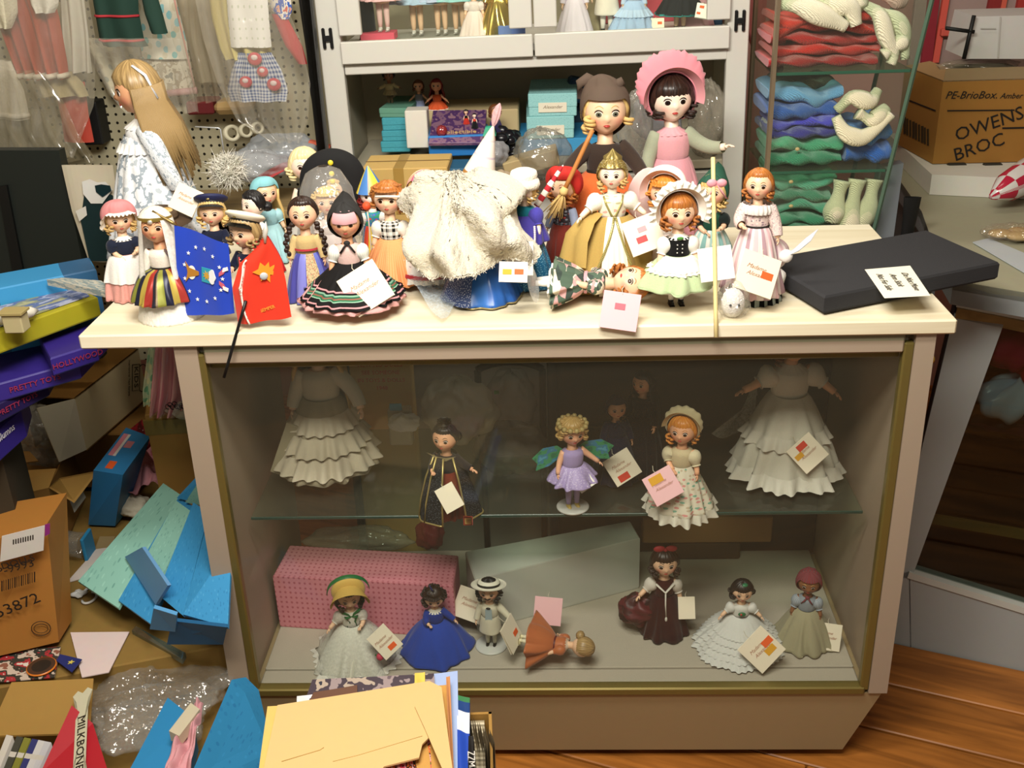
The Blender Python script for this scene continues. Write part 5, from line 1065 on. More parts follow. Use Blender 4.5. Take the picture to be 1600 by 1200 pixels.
# small dolls in the compartment
sz = HZ+.102
def mini(label, px, pyb, pyt, y, z=None, **k):
    b = at(px, pyb, y=y); zz = b[2] if z is None else z; tp = at(px, pyt, y=y); return doll('small_doll', label, (b[0], y, zz), max(.03, (tp[2]-zz)/k.pop('hf', 1.04)), small=True, **k)
mini('small dark doll with flying black hair on the green-grey box', 611, 168, 105, .93, hair='black', style='curly', flesh=DARK, bodice='#b9a880', skirts=[dict(m='#b9a880', r1=.17, z1=.35)], arms=('wide', 'wide'), socks='#6a5a44', shoes='#d8c890')
mini('small brown-haired doll with pale blue skirt at the hutch back', 657, 184, 122, .95, hair='brown', flesh=TAN, bodice='#8a9096', sleeve=None, arms=('out', 'out'), skirts=[dict(m='#a9b8e0', r1=.18, z1=.0, n=5, amp=.03)])
mini('small doll with huge dark red hair and orange dress at the hutch back', 685, 188, 120, .93, hair='red', style='long', flesh=TAN, bodice='#c2542e', sleeve=None, arms=('out', 'out'), skirts=[dict(m=pmat('bands', ((0, '#c9542e'), (.8, '#e0cfc0')), 1, 1), r1=.24, z1=.28)], socks='#d9a58a', shoes='#c9a860')
mini('tiny black and red figure standing on the purple lid', 729, 196, 170, .80, hair='black', style='curly', bodice='#1a1a1c', sleeve=None, skirts=[dict(m='#b8342a', r1=.2, z1=.1)])
mini('tiny pale figure with red scarf beside the black and red figure', 742, 200, 176, .78, hair='black', style='bun', flesh=PALE, bodice='#c8402e', sleeve=None, skirts=[dict(m='#1a1a1c', r1=.22, z1=.0)])
mini('small brown-haired doll in dark purple dress right of the purple lid', 775, 228, 160, .82, hair='brown', style='bob', flesh=TAN, yaw=.8, bodice='#3a2f5a', skirts=[dict(m='#2a2446', r1=.3)])
q = MB()
for i in range(22): a = RNG.uniform(0, 2*PI, 3); q.ball(tuple(RNG.normal(0, .016, 3)), (.02, .012, .015), mat('#15151a', .25), 10, 6, T=RZ(a[0])@RX(a[1]))
o = q.obj('black_tinsel'); o.location = at(792, 222, y=.80); tag(o, 'heap of shiny black crumpled stuff beside the purple dressed small doll', 'cloth')
p = at(765, 212, y=.74); t = thing('green_roofed_house', 'tiny pink house with green roof behind the pointed hat', 'toy', tuple(p-np.array([0, 0, .02]))); q = MB(); q.box((0, 0, .012), (.026, .02, .024), mat('#c9948a', .7)); q.obj('wall', t, False); q = MB(); q.lathe([(.021, .022), (.012, .040), (0, .042)], mat('#2f9a7a', .6), 4, T=RZ(PI/4)); q.obj('roof', t, False)
for s in (-1, 1): q = MB(); q.box((s*.006, -.0105, .012), (.006, .001, .011), mat('#3a2a24', .7)); q.obj('window', t, False)
c_ = at(690, 205, y=.75); q = MB(); q.ball((0, 0, 0), (.012, .01, .012), clear('red_plastic', '#e08080', .3, .1, .1, '#c24a50'), 14, 8, fn=lambda A, E_: 1+.2*np.sin(5*A)); o = q.obj('red_wrapper'); o.location = c_; tag(o, 'crinkled translucent red wrapper on the purple lid', 'wrapper')
# clear bags and odds in front of the hutch
def crumple(name, label, p, r, key, cat='bag', sc=1.0, haze=.12, hc='#cfcabc', seed=0, gloss=.10, tint='#ffffff', bump=.9):
    m = clear(key, tint, haze, gloss, .08, hc, bump, 30); q = MB(); rs = np.random.default_rng(seed); ph = rs.uniform(0, 6, 8)
    q.ball((0, 0, 0), r, m, 64, 34, fn=lambda A, E_: 1+sc*(.10*np.sin(3*A+ph[0]+2*E_)+.08*np.sin(5*A-3*E_+ph[1])*np.cos(E_)+.06*np.abs(np.sin(7*A+4*E_+ph[2]))+.05*np.abs(np.sin(11*A-6*E_+ph[3]))+.04*np.sin(9*E_+ph[4]+3*A)))
    o = q.obj(name); o.location = p; return tag(o, label, cat)
crumple('plastic_bag', 'crumpled grey clear bag heaped in front of the pale aqua boxes', at(845, 240, y=.66), (.055, .05, .05), 'bagA', haze=.35, hc='#8d8b80', seed=3)
crumple('plastic_bag', 'clear plastic bag bunched between the two large dolls', at(995, 200, y=.72), (.035, .05, .07), 'bagB', haze=.22, hc='#b0aca2', seed=5)
crumple('plastic_bag', 'clear bag with bluish contents behind the pink bonnet doll', at(1025, 185, y=.82), (.05, .04, .05), 'bagC', haze=.4, hc='#9a9ca8', seed=6)
crumple('plastic_bag', 'clear bag crumpled right of the pink bonnet doll against the hutch', at(1105, 190, y=.80), (.04, .05, .08), 'bagD', haze=.3, hc='#b4ad9c', seed=8)
crumple('grey_bowl', 'grey plastic wrapping behind the pointed hat', at(772, 240, y=.66), (.03, .03, .024), 'bagE', 'wrapping', haze=.6, hc='#8f8f92', seed=9)
q = MB(); q.box((0, 0, 0), (.12, .06, .035), mat('#a39068', .8), ch=.002, R=RY(-.25)); o = q.obj('tan_box_lid', smooth=False); o.location = at(830, 245, y=.66)-np.array([0, 0, .01]); tag(o, 'tilted tan cardboard lid behind the fur hat doll', 'lid')
# dolls in the glazed upper part
UZ = 1.346
def up(label, px, H, y=.93, z=UZ, **k): p = at(px, 40, y=y); return doll('small_doll', label, (p[0], y, z), H, small=True, **k)
k2 = dict(flesh=SKIN, arms=('down', 'down'))
b = at(592, 63, y=.87); q = MB(); q.box((0, 0, .0085), (.077, .06, .017), mat('#e0566e', .6), ch=.001); o = q.obj('pink_box', smooth=False); o.location = (b[0], .88, UZ+.001); tag(o, 'flat coral pink box under the pink coated doll in the upper cabinet', 'box')
up('doll in black trousers at the left end of the upper cabinet', 570, .2, .90, hair='dark', bodice='#d8a8ac', socks='#15181c', skirts=[dict(m='#15181c', r1=.12, z1=.1, n=3, amp=.02)])
up('doll in shiny pink coat standing on the coral pink box', 600, .19, .88, z=UZ+.019, hair='fair', bodice='#e6b4b8', skirts=[dict(m='#e8b8bc', r1=.25, z1=.36)], socks='#eec8c4', shoes='#e8e6e0')
up('first of three short-skirted dolls in blue in the upper cabinet', 652, .2, .96, hair='blonde', bodice='#b4c8dc', skirts=[dict(m='#a8c0d8', r1=.32, z1=.36)], shoes='#eceae4')
up('second of three short-skirted dolls, lilac blue skirt, in the upper cabinet', 690, .2, .96, hair='auburn', bodice='#c0c4e0', skirts=[dict(m='#b8c4e0', r1=.3, z1=.38)], shoes='#eceae4')
up('third of three short-skirted dolls, aqua skirt, in the upper cabinet', 718, .2, .96, hair='brown', bodice='#a8d8d8', skirts=[dict(m='#98d0d0', r1=.32, z1=.38)], shoes='#eceae4')
up('auburn-curled doll in white and pink dress in the upper cabinet', 742, .125, .87, hair='auburn', style='curly', bodice='#f0e2dc', sleeve=('puff', '#f2e4e0'), skirts=[dict(m='#eedcd4', r1=.26)])
up('doll in crinkled gold lamé gown in the upper cabinet', 780, .18, .88, hair='dark', flesh=DARK, bodice=mat('#c9b060', .25, .8), sleeve=('long', mat('#c9b060', .25, .8)), skirts=[dict(m=mat('#c9b060', .22, .85), r1=.26, n=9, amp=.16)])
b = at(800, 55, y=.84); q = MB(); q.box((0, 0, .012), (.06, .03, .026), mat('#6a84c4', .6), ch=.001); o = q.obj('blue_box', smooth=False); o.location = (b[0], .84, UZ+.003); tag(o, 'small cornflower blue box before the gold lamé doll', 'box')
up('blonde doll in lilac white gown at the left of the right-hand cabinet door', 898, .165, .87, hair='blonde', bodice='#e2d8e4', skirts=[dict(m='#e0d6e2', r1=.22)])
up('doll in drab olive coat behind the lilac white gown', 920, .19, .95, hair='brown', bodice='#a89c7c', skirts=[dict(m='#a89c7c', r1=.16, z1=.0)])
up('doll in pale satin trousers and yellow sleeves in the right-hand cabinet', 948, .2, .89, hair='fair', bodice='#e8e0d0', sleeve=('puff', '#e8d86a'), socks='#efe8dc', skirts=[dict(m='#eae2d4', r1=.13, z1=.2, n=4, amp=.03)])
up('doll in ruffled sky blue gown in the right-hand cabinet', 990, .15, .87, hair='ash', bodice='#b8cce6', skirts=[dict(m='#a8c4e6', r1=.34, n=13, amp=.12)], ruffles=[dict(z=.35, h=.1, m='#b8d0ec', n=30)])
up('doll with dark red bodice and black skirt in the right-hand cabinet', 1062, .19, .90, hair='brown', bodice='#b03a4a', sleeve=('long', '#b03a4a'), skirts=[dict(m=pmat('bands', ((0, '#1d2024'), (.85, '#2f8a86')), 1, 1), r1=.26, z1=.18)])
up('doll in pink dress at the right end of the right-hand cabinet', 1085, .17, .95, hair='fair', bodice='#e0a8b4', skirts=[dict(m='#e0aab4', r1=.24)])
hang_tag(1098, 17, .84, .033, -.2, 'white tag with orange stickers hanging inside the right-hand cabinet door', white_card, [(-.1, .25, .3, orange_st), (-.25, -.2, .25, orange_st)], False, w=.9)
hang_tag(1026, 38, .84, .028, .0, 'cream tag with an orange sticker beside the sky blue gown', card_m, [(.25, .1, .35, orange_st)], False, w=1.2)
q = MB(); q.box((0, 0, 0), (.02, .02, .2), mat('#2f4a64', .5)); o = q.obj('blue_post_box', smooth=False); o.location = (at(1122, 20, y=.95)[0], .95, UZ+.101); tag(o, 'tall dark blue carton at the right end of the upper cabinet', 'box')
q = MB(); q.box((0, 0, 0), (.3, .02, .1), mat('#c84a5a', .6)); o = q.obj('red_backing_box', smooth=False); o.location = (at(1000, 20, y=1.0)[0], 1.05, UZ+.051); tag(o, 'long flat red box behind the dolls of the right-hand cabinet', 'box')
# ------------------------------------------------------------------ inside the showcase: glass shelf
SZ = .5485; DZ = .2105
# big white dress doll, left
p = at(512, 742, z=SZ); y = .27; px_ = at(512, 700, y=y)
lace = pmat('rows', ('#c9bfa8', '#d8d0bc', '#b9ad94', '#d2c8b2'), 1, 7, .9)
lt = sheer('#d8cfbc', .85)
doll('doll', 'large headless-looking doll in tiered cream lace dress, left on the glass shelf', (px_[0], y, SZ), .35, hs=1.1, hair='fair', style='long', bodice='#cfc5b0', sleeve=('long', '#d2c8b4'), arms=('down', ((.2, -.05, -.1), (.24, -.1, -.2))),
     skirts=[dict(m='#b5aa90', r1=.255, z1=.10, n=12, amp=.08, pw=.7)], ruffles=[dict(z=.24, h=.10, m='#d6ccb6', out=.03, n=22), dict(z=.36, h=.10, m='#cdc3ac', out=.026, n=22), dict(z=.47, h=.09, m='#d2c8b2', out=.02, n=20)])
l, H = stand_at(703, 800, 706, 655, SZ, 1.05)
cap_m = pmat('sparkle', ('#131318', '#8f929e'), 46, 44, .5, .11)
def queen_x(t, S, g):
    gm = mat('#b8a468', .35, .6); q = MB(S); fn = cloth_fn(5, .06, 11)
    q.lathe([(.11, g['shz']+.02), (.2, .45), (.27, .2), (.30, .01)], cap_m, 90, closed=False, a0=.95, a1=2*PI+.15, fn=fn); q.obj('cape', t)
    q = MB(S)
    for a in (.95, 6.43, 5.75, 5.3): 
        pr = [(.11, g['shz']+.02), (.2, .45), (.27, .2), (.30, .01)]; q.tube([((r+.01)*fn(a, i/3)*math.sin(a), -(r+.01)*fn(a, i/3)*math.cos(a), z) for i, (r, z) in enumerate(pr)], .010, gm, 8)
    aa_ = np.linspace(.95, 2*PI+.15, 60); q.tube([(.305*fn(a, 1)*math.sin(a), -.305*fn(a, 1)*math.cos(a), .012) for a in aa_], .009, gm, 8); q.obj('gold_piping', t)
    q = MB(S); q.grid([[(s*.03, -.09, g['shz']-.02), (s*.16, -.10-.02*abs(s), g['shz']+.01+.06*abs(s))] for s in (-1, -.3, .3, 1)], mat('#b9ad84', .7)); q.obj('stand_collar', t)
    q = MB(S@g['HT']); q.lathe([(.05, .105), (.058, .13), (.03, .12), (.055, .15)], mat('#2a2622', .4, .5), 16, fn=lambda A, T2: 1+.1*np.cos(8*A)); q.obj('crown', t)
doll('queen_doll', 'dark-haired queen doll in black spangled cape with gold piping on the glass shelf', l, H, yaw=-.3, hs=1.25, hair='black', style='bun', flesh=('#e8b08a', '#d88a6a'), bodice='#1c1a22', sleeve=('long', '#1c1a22'), arms=('fwd', 'wide'), skirts=[dict(m='#7a3324', r1=.2, z1=.02)], extra=queen_x)
hang_tag(702, 778, l[1]-.055, .05, .5, 'cream tag on the black caped queen doll', card_m, None, False, w=.75)
q = MB(); o_ = at(730, 790, y=l[1]-.05); q.box((0, 0, 0), (.018, .004, .02), mat('#a03a2a', .5), ch=.001); q.box((0, -.0025, .0), (.012, .001, .012), mat('#d8b06a', .5)); o = q.obj('heart_box'); o.location = (o_[0], o_[1], SZ+.011); tag(o, 'tiny red and gold casket at the feet of the black caped queen', 'box')
l, H = stand_at(895, 792, 903, 645, SZ, 1.05)
def fairy_x(t, S, g):
    for s in (-1, 1):
        q = MB(S); o_ = np.array([(0, 0), (.10, .10), (.27, .12), (.40, .03), (.34, -.06), (.36, -.14), (.2, -.13), (.06, -.06)]); P_ = np.array([(s*(.05+x*.95), .08-.10*x, g['shz']-.04+z*.85) for x, z in o_])
        q.prism(np.c_[o_[:, 0]*.95, o_[:, 1]*.85], .004, pmat('blotch', ('#2c7a5c', '#3f9a6a', '#3a86a8', '#56a8c0'), 3, 3, .3, alpha=.9), T=TR(s*.05, .06, g['shz']-.04)@RZ(s*-.25)@SCL(s, 1, 1)@RX(PI/2)); q.obj('wing', t, False)
    q = MB(S@g['HT']); 
    for i in range(14): a = 2*PI*i/14; q.ball(tuple(headpt(a, .55)*1.3), .022, mat('#b8a46a', .4), 8, 6)
    q.obj('wreath', t)
doll('fairy_doll', 'fairy doll in lilac suit with green and blue wings on a white stand', l, H, yaw=.3, hs=1.25, nod=.15, hair='fair', style='curly', bodice='#a898c8', sleeve=None, arms=('down', 'out'), flesh=('#e8b08e', '#d8806a'), socks='#a898c4', shoes='#b8a058',
     skirts=[dict(m=pmat('sparkle', ('#a494c4', '#d8cfe6'), 30, 16, .5, .15), r1=.22, z1=.33, n=9, amp=.12)], extra=fairy_x)
stand('doll_stand', 'white round stand under the fairy doll', l[0], l[1], SZ, .08, .032, '#c9c9c2')
hang_tag(912, 752, l[1]-.02, .034, .6, 'small white folded tag on the fairy doll', white_card, None, False)
l2 = at(962, 745, z=SZ); 
l, H = stand_at(962, 745, 955, 618, SZ, 1.02); doll('doll', 'doll in navy hood and navy cape at the back of the glass shelf', l, H, yaw=.2, hs=1.1, hat=('scarf', '#262a44', .6, None, .2), style=None, bodice='#23273f', sleeve=('long', '#23273f'), skirts=[dict(m='#20243a', r1=.24)], flesh=TAN)
l, H = stand_at(1002, 735, 998, 575, SZ, 1.03); doll('doll', 'tall black-haired doll in dark gown at the back of the glass shelf', l, H, yaw=-.7, hs=.95, hair='black', style='long', bodice='#1c1a20', sleeve=('long', '#1c1a20'), skirts=[dict(m='#1a181e', r1=.2)], flesh=TAN)
hang_tag(972, 730, .2, .058, .55, 'cream tag with red sticker between the fairy and the floral bonnet doll', card_m, [(-.12, -.32, .4, mat('#d8402a'))], True)
l, H = stand_at(1062, 795, 1058, 640, SZ, 1.06)
flo = pmat('floral', ('#cfc8b4', '#7aa48e', '#c98a84', '#cfc8b4', '#b8a890'), 22, 16, .8, .32)
doll('doll', 'orange-haired doll in floral gown with white lace hem on the glass shelf', l, H, yaw=-.35, hs=1.25, hair='orange', style='bob', fe=.5, hat=('bonnet', '#c2b48e', '#b8a478', .15, 10, .03, None, 1.2), flesh=('#e4aa84', '#d4785c'), bodice='#c8b894', sleeve=('puff', '#cfc4a4'), arms=('in', 'down'),
     skirts=[dict(m=flo, r1=.28, z1=.08, n=11, amp=.08, pw=.9)], ruffles=[dict(z=.09, h=.085, m='#d8d4c4', out=.02, n=18, amp=.08)])
hang_tag(1036, 759, l[1]-.06, .058, .5, 'pink tag with yellow motif on the floral gowned doll', pinkcard, [(-.1, .28, .45, yellow_st)], True)
y = .26; px_ = at(1215, 715, y=y)
doll('doll', 'large bride doll in white lace gown at the right of the glass shelf', (px_[0]+.012, y, SZ), .34, yaw=.15, hs=1.1, hair='brown', style='bob', hat=('bonnet', '#d8d4c6', '#cfcab8', .15, 8, .03, '#dcd8ca', 1.3), flesh=TAN, bodice='#d8d3c4', sleeve=('puff', '#d6d1c2'), arms=('wide', 'out'), collar='#dcd8ca',
     skirts=[dict(m='#d2cebe', r1=.27, z1=.06, n=9, amp=.13, pw=.75)], ruffles=[dict(z=.12, h=.08, m='#dad6c8', out=.02, n=26), dict(z=.34, h=.07, m='#d4cfc0', out=.02, n=22)])
q = MB(); c_ = at(1165, 640, y=.33); q.grid([[tuple(c_+np.array([.02-.09*u*v, .02*math.sin(4*u), .06-.12*v+.02*math.sin(5*u+2*v)*u])) for v in np.linspace(0, 1, 16)] for u in np.linspace(0, 1, 14)], sheer('#cfcabc', .5)); tag(q.obj('net_veil'), 'cream net veil spread left of the white lace bride doll', 'veil')
hang_tag(1262, 708, .17, .058, .72, 'cream tag with red and yellow sticker on the white lace bride doll', card_m, [(-.0, .3, .36, mat('#d8402a')), (-.28, .1, .3, yellow_st)], True)
crumple('plastic_bag', 'large crumpled clear bag at the back of the glass shelf', at(715, 640, y=.40), (.075, .04, .07), 'bagS1', haze=.4, hc='#d0ccb8', seed=12)
crumple('plastic_bag', 'clear bag of grey stuff behind the queen doll', at(800, 700, y=.40)+np.array([0, 0, .0]), (.07, .05, .055), 'bagS2', haze=.45, hc='#a8a498', seed=13)
crumple('tissue_paper', 'white crumpled tissue beside the cream lace dress', at(632, 660, y=.36), (.03, .02, .018), 'tissue1', 'tissue', haze=.95, hc='#d8d8d4', seed=14)
b = at(628, 712, y=.38); q = MB(); q.box((0, 0, .05), (.05, .03, .085), mat('#b9b49c', .6), ch=.003); q.box((-.006, -.012, .1), (.026, .004, .016), mat('#5fa8c0', .5)); o = q.obj('small_carton', smooth=False); o.location = (b[0], .40, SZ+.002); tag(o, 'small pale carton with a blue flap right of the cream lace dress', 'box')
q = MB(); q.box((0, 0, .08), (.035, .005, .12), mat('#a29a80', .7), R=RY(.4)); o = q.obj('buff_card', smooth=False); o.location = (at(445, 680, y=.22)[0], .22, SZ+.012); tag(o, 'buff folded card leaning at the left of the cream lace dress', 'card')
q = MB()
for (x, z, r_, c_) in ((465, 590, .012, '#c9b69a'), (470, 600, .010, '#c9c0b0'), (490, 590, .012, '#b85a3a'), (515, 600, .016, '#22303c')): pp = at(x, z, y=.17); q.ball(tuple(pp), (r_, r_*.6, r_), mat(c_, .7), 12, 8)
# carton behind the open back, seen through the glass
b0, b1 = at(555, 652, y=.53), at(650, 652, y=.53); zt = at(600, 540, y=.53)[2]
t = thing('lettered_carton', 'tan carton with red handwriting seen through the showcase back', 'box', ((b0[0]+b1[0])/2, .53, 0)); w_ = b1[0]-b0[0]
q = MB(); q.box((0, .008, zt/2), (w_, .036, zt), mat('#dcb670', .8, var=.12), ch=.003); q.obj('carton', t, False)
q = MB()
for i, s in enumerate(('NEW NO DOLLS', 'SEE SOMEONE', 'IN TOYS & DOLLS', '1948')): q.text(s, .0135, mat('#d8481a', .8), TR(-.0, -.011, at(600, 570+12*i, y=.52)[2])@RX(PI/2), .0003)
q.obj('lettering', t, False)
t = thing('bentwood_chair', 'dark chair with curved back seen through the open showcase back', 'chair', (at(800, 600, y=.66)[0], .60, 0)); zc2 = at(800, 566, y=.58)[2]
q = MB(); a = np.linspace(-.95, .95, 18); q.tube(np.stack([.075*np.sin(a)/math.sin(.95), .0*a-.02, zc2-.028+.03*np.cos(a*1.3)], -1), .009, mat('#3a2a22', .3), 10); q.obj('backrest', t)
q = MB(); q.box((0, .01, .42), (.16, .1, .03), mat('#3a2a22', .4)); q.obj('seat', t)
for s in (-1, 1): q = MB(); q.tube([(s*.07, -.02, .0), (s*.072, -.02, .4), (s*.075, -.02, zc2-.02)], .008, mat('#3a2a22', .3), 8); q.obj('leg', t)
crumple('plastic_bag', 'clear bag with a green sticker on the chair behind the showcase', at(800, 625, y=.60), (.055, .03, .07), 'bagCh', haze=.55, hc='#c8c6bc', seed=15)
q = MB(); q.box((0, 0, 0), (.011, .002, .008), mat('#3fae4a', .5)); o = q.obj('green_sticker'); o.location = at(776, 613, y=.565); tag(o, 'bright green price sticker on the bag behind the showcase', 'sticker')
# ------------------------------------------------------------------ inside the showcase: deck
def castbox(name, label, tops, zt_, zb_, m, cat='box'):
    A = [at(*p, z=zt_) for p in tops]; B = [np.array([a[0], a[1], zb_]) for a in A]; t = thing(name, label, cat, tuple(sum(B)/4)); bevelbox(q := MB(TR(*(-sum(B)/4))), B, np.array([0, 0, zt_-zb_]), m, .003); q.obj('carton', t, False); return t
pinkp = pmat('dots', ('#d88a96', '#b8606e'), 34, 9, .6, .22)
castbox('pink_box', 'long pink speckled box at the left back of the showcase floor', [(426, 899), (708, 915), (716, 868), (452, 852)], .345, DZ, pinkp)
castbox('grey_box', 'long pale grey box lying aslant on the showcase floor', [(742, 905), (1000, 840), (985, 814), (727, 862)], .345, DZ, mat('#c4c6bc', .7, var=.06))
b0, b1 = at(1003, 850, y=.455), at(1203, 850, y=.455); q = MB(); q.box((0, 0, .035), (b1[0]-b0[0], .04, .068), mat('#8f6b40', .8), ch=.003); o = q.obj('brown_carton', smooth=False); o.location = ((b0[0]+b1[0])/2, .462, DZ+.05); tag(o, 'flat brown carton at the back of the showcase floor beside the grey box', 'box')
q = MB(); q.box((0, 0, .024), (.16, .035, .048), mat('#4a3a2a', .8)); o = q.obj('dark_block', smooth=False); o.location = ((b0[0]+b1[0])/2, .465, DZ+.001); tag(o, 'dark low carton under the flat brown carton at the back', 'box')
crumple('plastic_bag', 'clear bag lying behind the pink speckled box', at(560, 842, y=.43), (.11, .03, .028), 'bagD1', haze=.35, hc='#c0baa4', seed=16)
crumple('red_wrapping', 'red crumpled wrapping behind the pink speckled box', at(672, 835, y=.43), (.03, .03, .032), 'bagD2', 'wrapping', haze=.6, hc='#a8343c', seed=17)
l, H = stand_at(556, 1026, 551, 906, DZ, 1.05)
doll('doll', 'doll in yellow straw bonnet with green ribbon and white net gown', l, H, yaw=.25, nod=.25, hs=1.32, hat=('straw', '#d6b25c', '#1c6e3a', .165, .09), hair='dark', style='bob', bodice='#e4e2d4', sleeve=('puff', sheer('#e8e6dc', .75)), arms=('out', 'fwd'),
     skirts=[dict(m='#dcdccc', r1=.39, z1=.02, n=9, amp=.12, pw=.75), dict(m=sheer('#e6e6dc', .5), r1=.44, z1=.015, n=7, amp=.14, pw=.72, name='net_overskirt')], ruffles=[dict(z=.05, h=.045, m='#e6e4da', out=.035, n=30, base=.03)])
q = MB(); q.ball((0, 0, 0), .008, mat('#c8405a', .7), 10, 7); q.tube([(0, 0, 0), (-.01, .002, .003)], .002, mat('#2f6a3a', .7), 5); o = q.obj('pink_rosebud'); o.location = at(594, 1026, y=l[1]-.06); tag(o, 'tiny pink rosebud on the white net gown', 'flower')
hang_tag(601, 1003, l[1]-.055, .058, .75, 'cream tag with orange sticker on the white net gown', card_m, [(.1, -.28, .3, orange_st)], True, w=.8)
l, H = stand_at(684, 1014, 683, 912, DZ, 1.05)
doll('doll', 'dark-haired doll in wide royal blue gown on the showcase floor', l, H, yaw=.15, nod=.3, hs=1.32, hair='dark', style='curly', bodice='#2c3f94', sleeve=('long', '#2c3f94'), arms=('fwd', 'out'), collar='#e6e2d6', skirts=[dict(m='#2f4aa8', r1=.43, z1=.02, n=8, amp=.07, pw=.6)],
     extra=lambda t, S, g: MB(S@g['HT']).tube([(.0, -.03, .12), (-.02, -.03, .17), (-.035, -.02, .22)], (.012, .016, .002), mat('#2a2a78', .7), 8, flat=.4).obj('feather', t))
hang_tag(735, 945, l[1]+.05, .066, -.35, 'cream folded tag behind the white suited doll', card_m, None, True)
l, H = stand_at(768, 1008, 766, 900, DZ, 1.04)
def suit_x(t, S, g):
    q = MB(S); q.lathe([(.116, g['shz']-.02), (.132, .42), (.15, .30)], mat('#9fb0b4', .4), 20, closed=False, a0=-.35, a1=.35, sy=.85); q.obj('waistcoat', t)
    q = MB(S@g['HT']); q.tube([headpt(x, -.33, 1.03) for x in np.linspace(-.3, .3, 9)], (.001, .005, .007, .007, .006, .007, .007, .005, .001), mat('#0e0b0a', .5), 6); q.obj('moustache', t)
    q = MB(S); q.ball((0, -.1, g['shz']-.005), (.03, .012, .014), mat('#1a1a1a', .5), 10, 7); q.obj('bow_tie', t)
doll('gentleman_doll', 'moustached gentleman doll in cream suit and straw boater', l, H, yaw=-.1, nod=.12, hs=1.32, hair='black', style='bob', fe=.5, hat=('brim', '#e3dfcc', .165, .05, '#1a1a1a', -.35), bodice='#d8d2ba', sleeve=('long', '#d8d2ba'), arms=('down', 'out'),
     skirts=[dict(m='#d6d0b8', r1=.13, z1=.26, n=3, amp=.02, name='coat_skirt')], socks='#cfc9b0', shoes='#1a1614', extra=suit_x)
stand('doll_stand', 'white round stand under the cream suited gentleman doll', l[0], l[1], DZ, .08, .034, '#d8dad4')
hang_tag(800, 990, l[1]-.05, .06, .05, 'cream tag turned edge-on beside the gentleman doll', card_m, [(.2, -.1, .3, orange_st)], False, spin=1.2)
hang_tag(856, 955, .16, .058, -.1, 'plain pink tag standing behind the copper gowned doll', pinkcard, None, False)
c_ = at(812, 1008, z=DZ+.035)
cop = mat('#b8683c', .5, sheen=.2)
doll('doll', 'doll in copper satin gown lying face down on the showcase floor', (c_[0], c_[1], DZ+.052), .155, lean=PI/2, yaw=PI/2-.22, hs=1.32, hair='ash', style='bun', flesh=SKIN, bodice=cop, sleeve=('puff', cop), arms=('down', 'out'), collar='#d8c4b0', socks='#efe8cc', shoes='#e6dcb4',
     skirts=[dict(m=cop, r1=.36, z1=.16, n=6, amp=.18, sy=.75, pw=.7), dict(m='#e6e0d0', r1=.26, z1=.15, sy=.7, name='petticoat')], belt='#5a1a20')
l, H = stand_at(1035, 985, 1037, 850, DZ, 1.05)
def burg_x(t, S, g):
    bm_ = pmat('blotch', ('#3a1218', '#551a22', '#2a0e12'), 4, 4, .5)
    q = MB(S); q.ball((-.24, .02, .26), (.2, .16, .16), bm_, 40, 22, fn=lambda A, E_: 1+.12*np.sin(5*A+4*E_)+.06*np.sin(9*E_+2*A)); q.obj('bustle', t)
    q = MB(S); q.tube([(-.09, -.07, g['shz']-.01), (0, -.115, g['shz']-.09), (.09, -.07, g['shz']-.01)], .02, mat('#dcd8cc', .8), 10, flat=.5); q.tube([(0, -.12, g['shz']-.09), (0, -.14, .42), (.005, -.17, .3)], (.014, .02, .012), mat('#dcd8cc', .8), 10, flat=.4); q.ball((.005, -.175, .27), (.014, .014, .03), mat('#dcd8cc', .8), 8, 6); q.obj('fichu', t)
doll('doll', 'doll with red hair bow, white fichu and dark burgundy bustled gown', l, H, yaw=.05, hs=1.32, hair='dark', style='bob', fe=.4, hat=('ribbonbow', '#b02a34', (0, -.02, .115), 1.1), bodice='#3a1218', sleeve=('puff', '#d8d2c6'), arms=('out', 'down'), skirts=[dict(m='#34141a', r1=.22, z1=.02, n=8, amp=.1)], extra=burg_x)
hang_tag(1073, 950, l[1]-.03, .046, .02, 'tall cream tag at the hand of the burgundy gowned doll', card_m, None, False, w=.75)
l, H = stand_at(1154, 1006, 1160, 902, DZ, 1.04)
def ruf_x(t, S, g):
    q = MB(S); q.ball((0, -.12, g['shz']-.08), (.05, .02, .03), mat('#1f6a42', .5), 14, 8); q.ball((-.012, -.14, g['shz']-.07), .014, mat('#c03a3a', .6), 8, 6); q.obj('corsage', t)
    q = MB(S@g['HT']); q.ball((.01, -.03, .105), (.035, .03, .016), mat('#1a7048', .4), 14, 8); q.obj('hair_ribbon', t)
wr = '#d8d9d4'
doll('doll', 'dark-haired doll in very wide white ruffled gown with green corsage', l, H, yaw=-.05, nod=.2, hs=1.32, hair='black', style='flip', fe=.45, bodice='#dcdcd4', sleeve=('puff', '#dcdcd6'), arms=('out', 'out'), skirts=[dict(m=wr, r1=.50, z1=.03, n=11, amp=.05, pw=.75)],
     ruffles=[dict(z=z, h=.075, m=wr, out=.022, n=44, amp=.03, base=.012) for z in (.10, .17, .24, .31, .38)], extra=ruf_x)
hang_tag(1190, 1015, l[1]-.085, .068, .8, 'cream bordered tag with orange and yellow stickers on the white ruffled gown', card_m, [(.28, .05, .34, orange_st), (.18, -.18, .34, yellow_st)], True)
l, H = stand_at(1255, 1000, 1263, 886, DZ, 1.05)
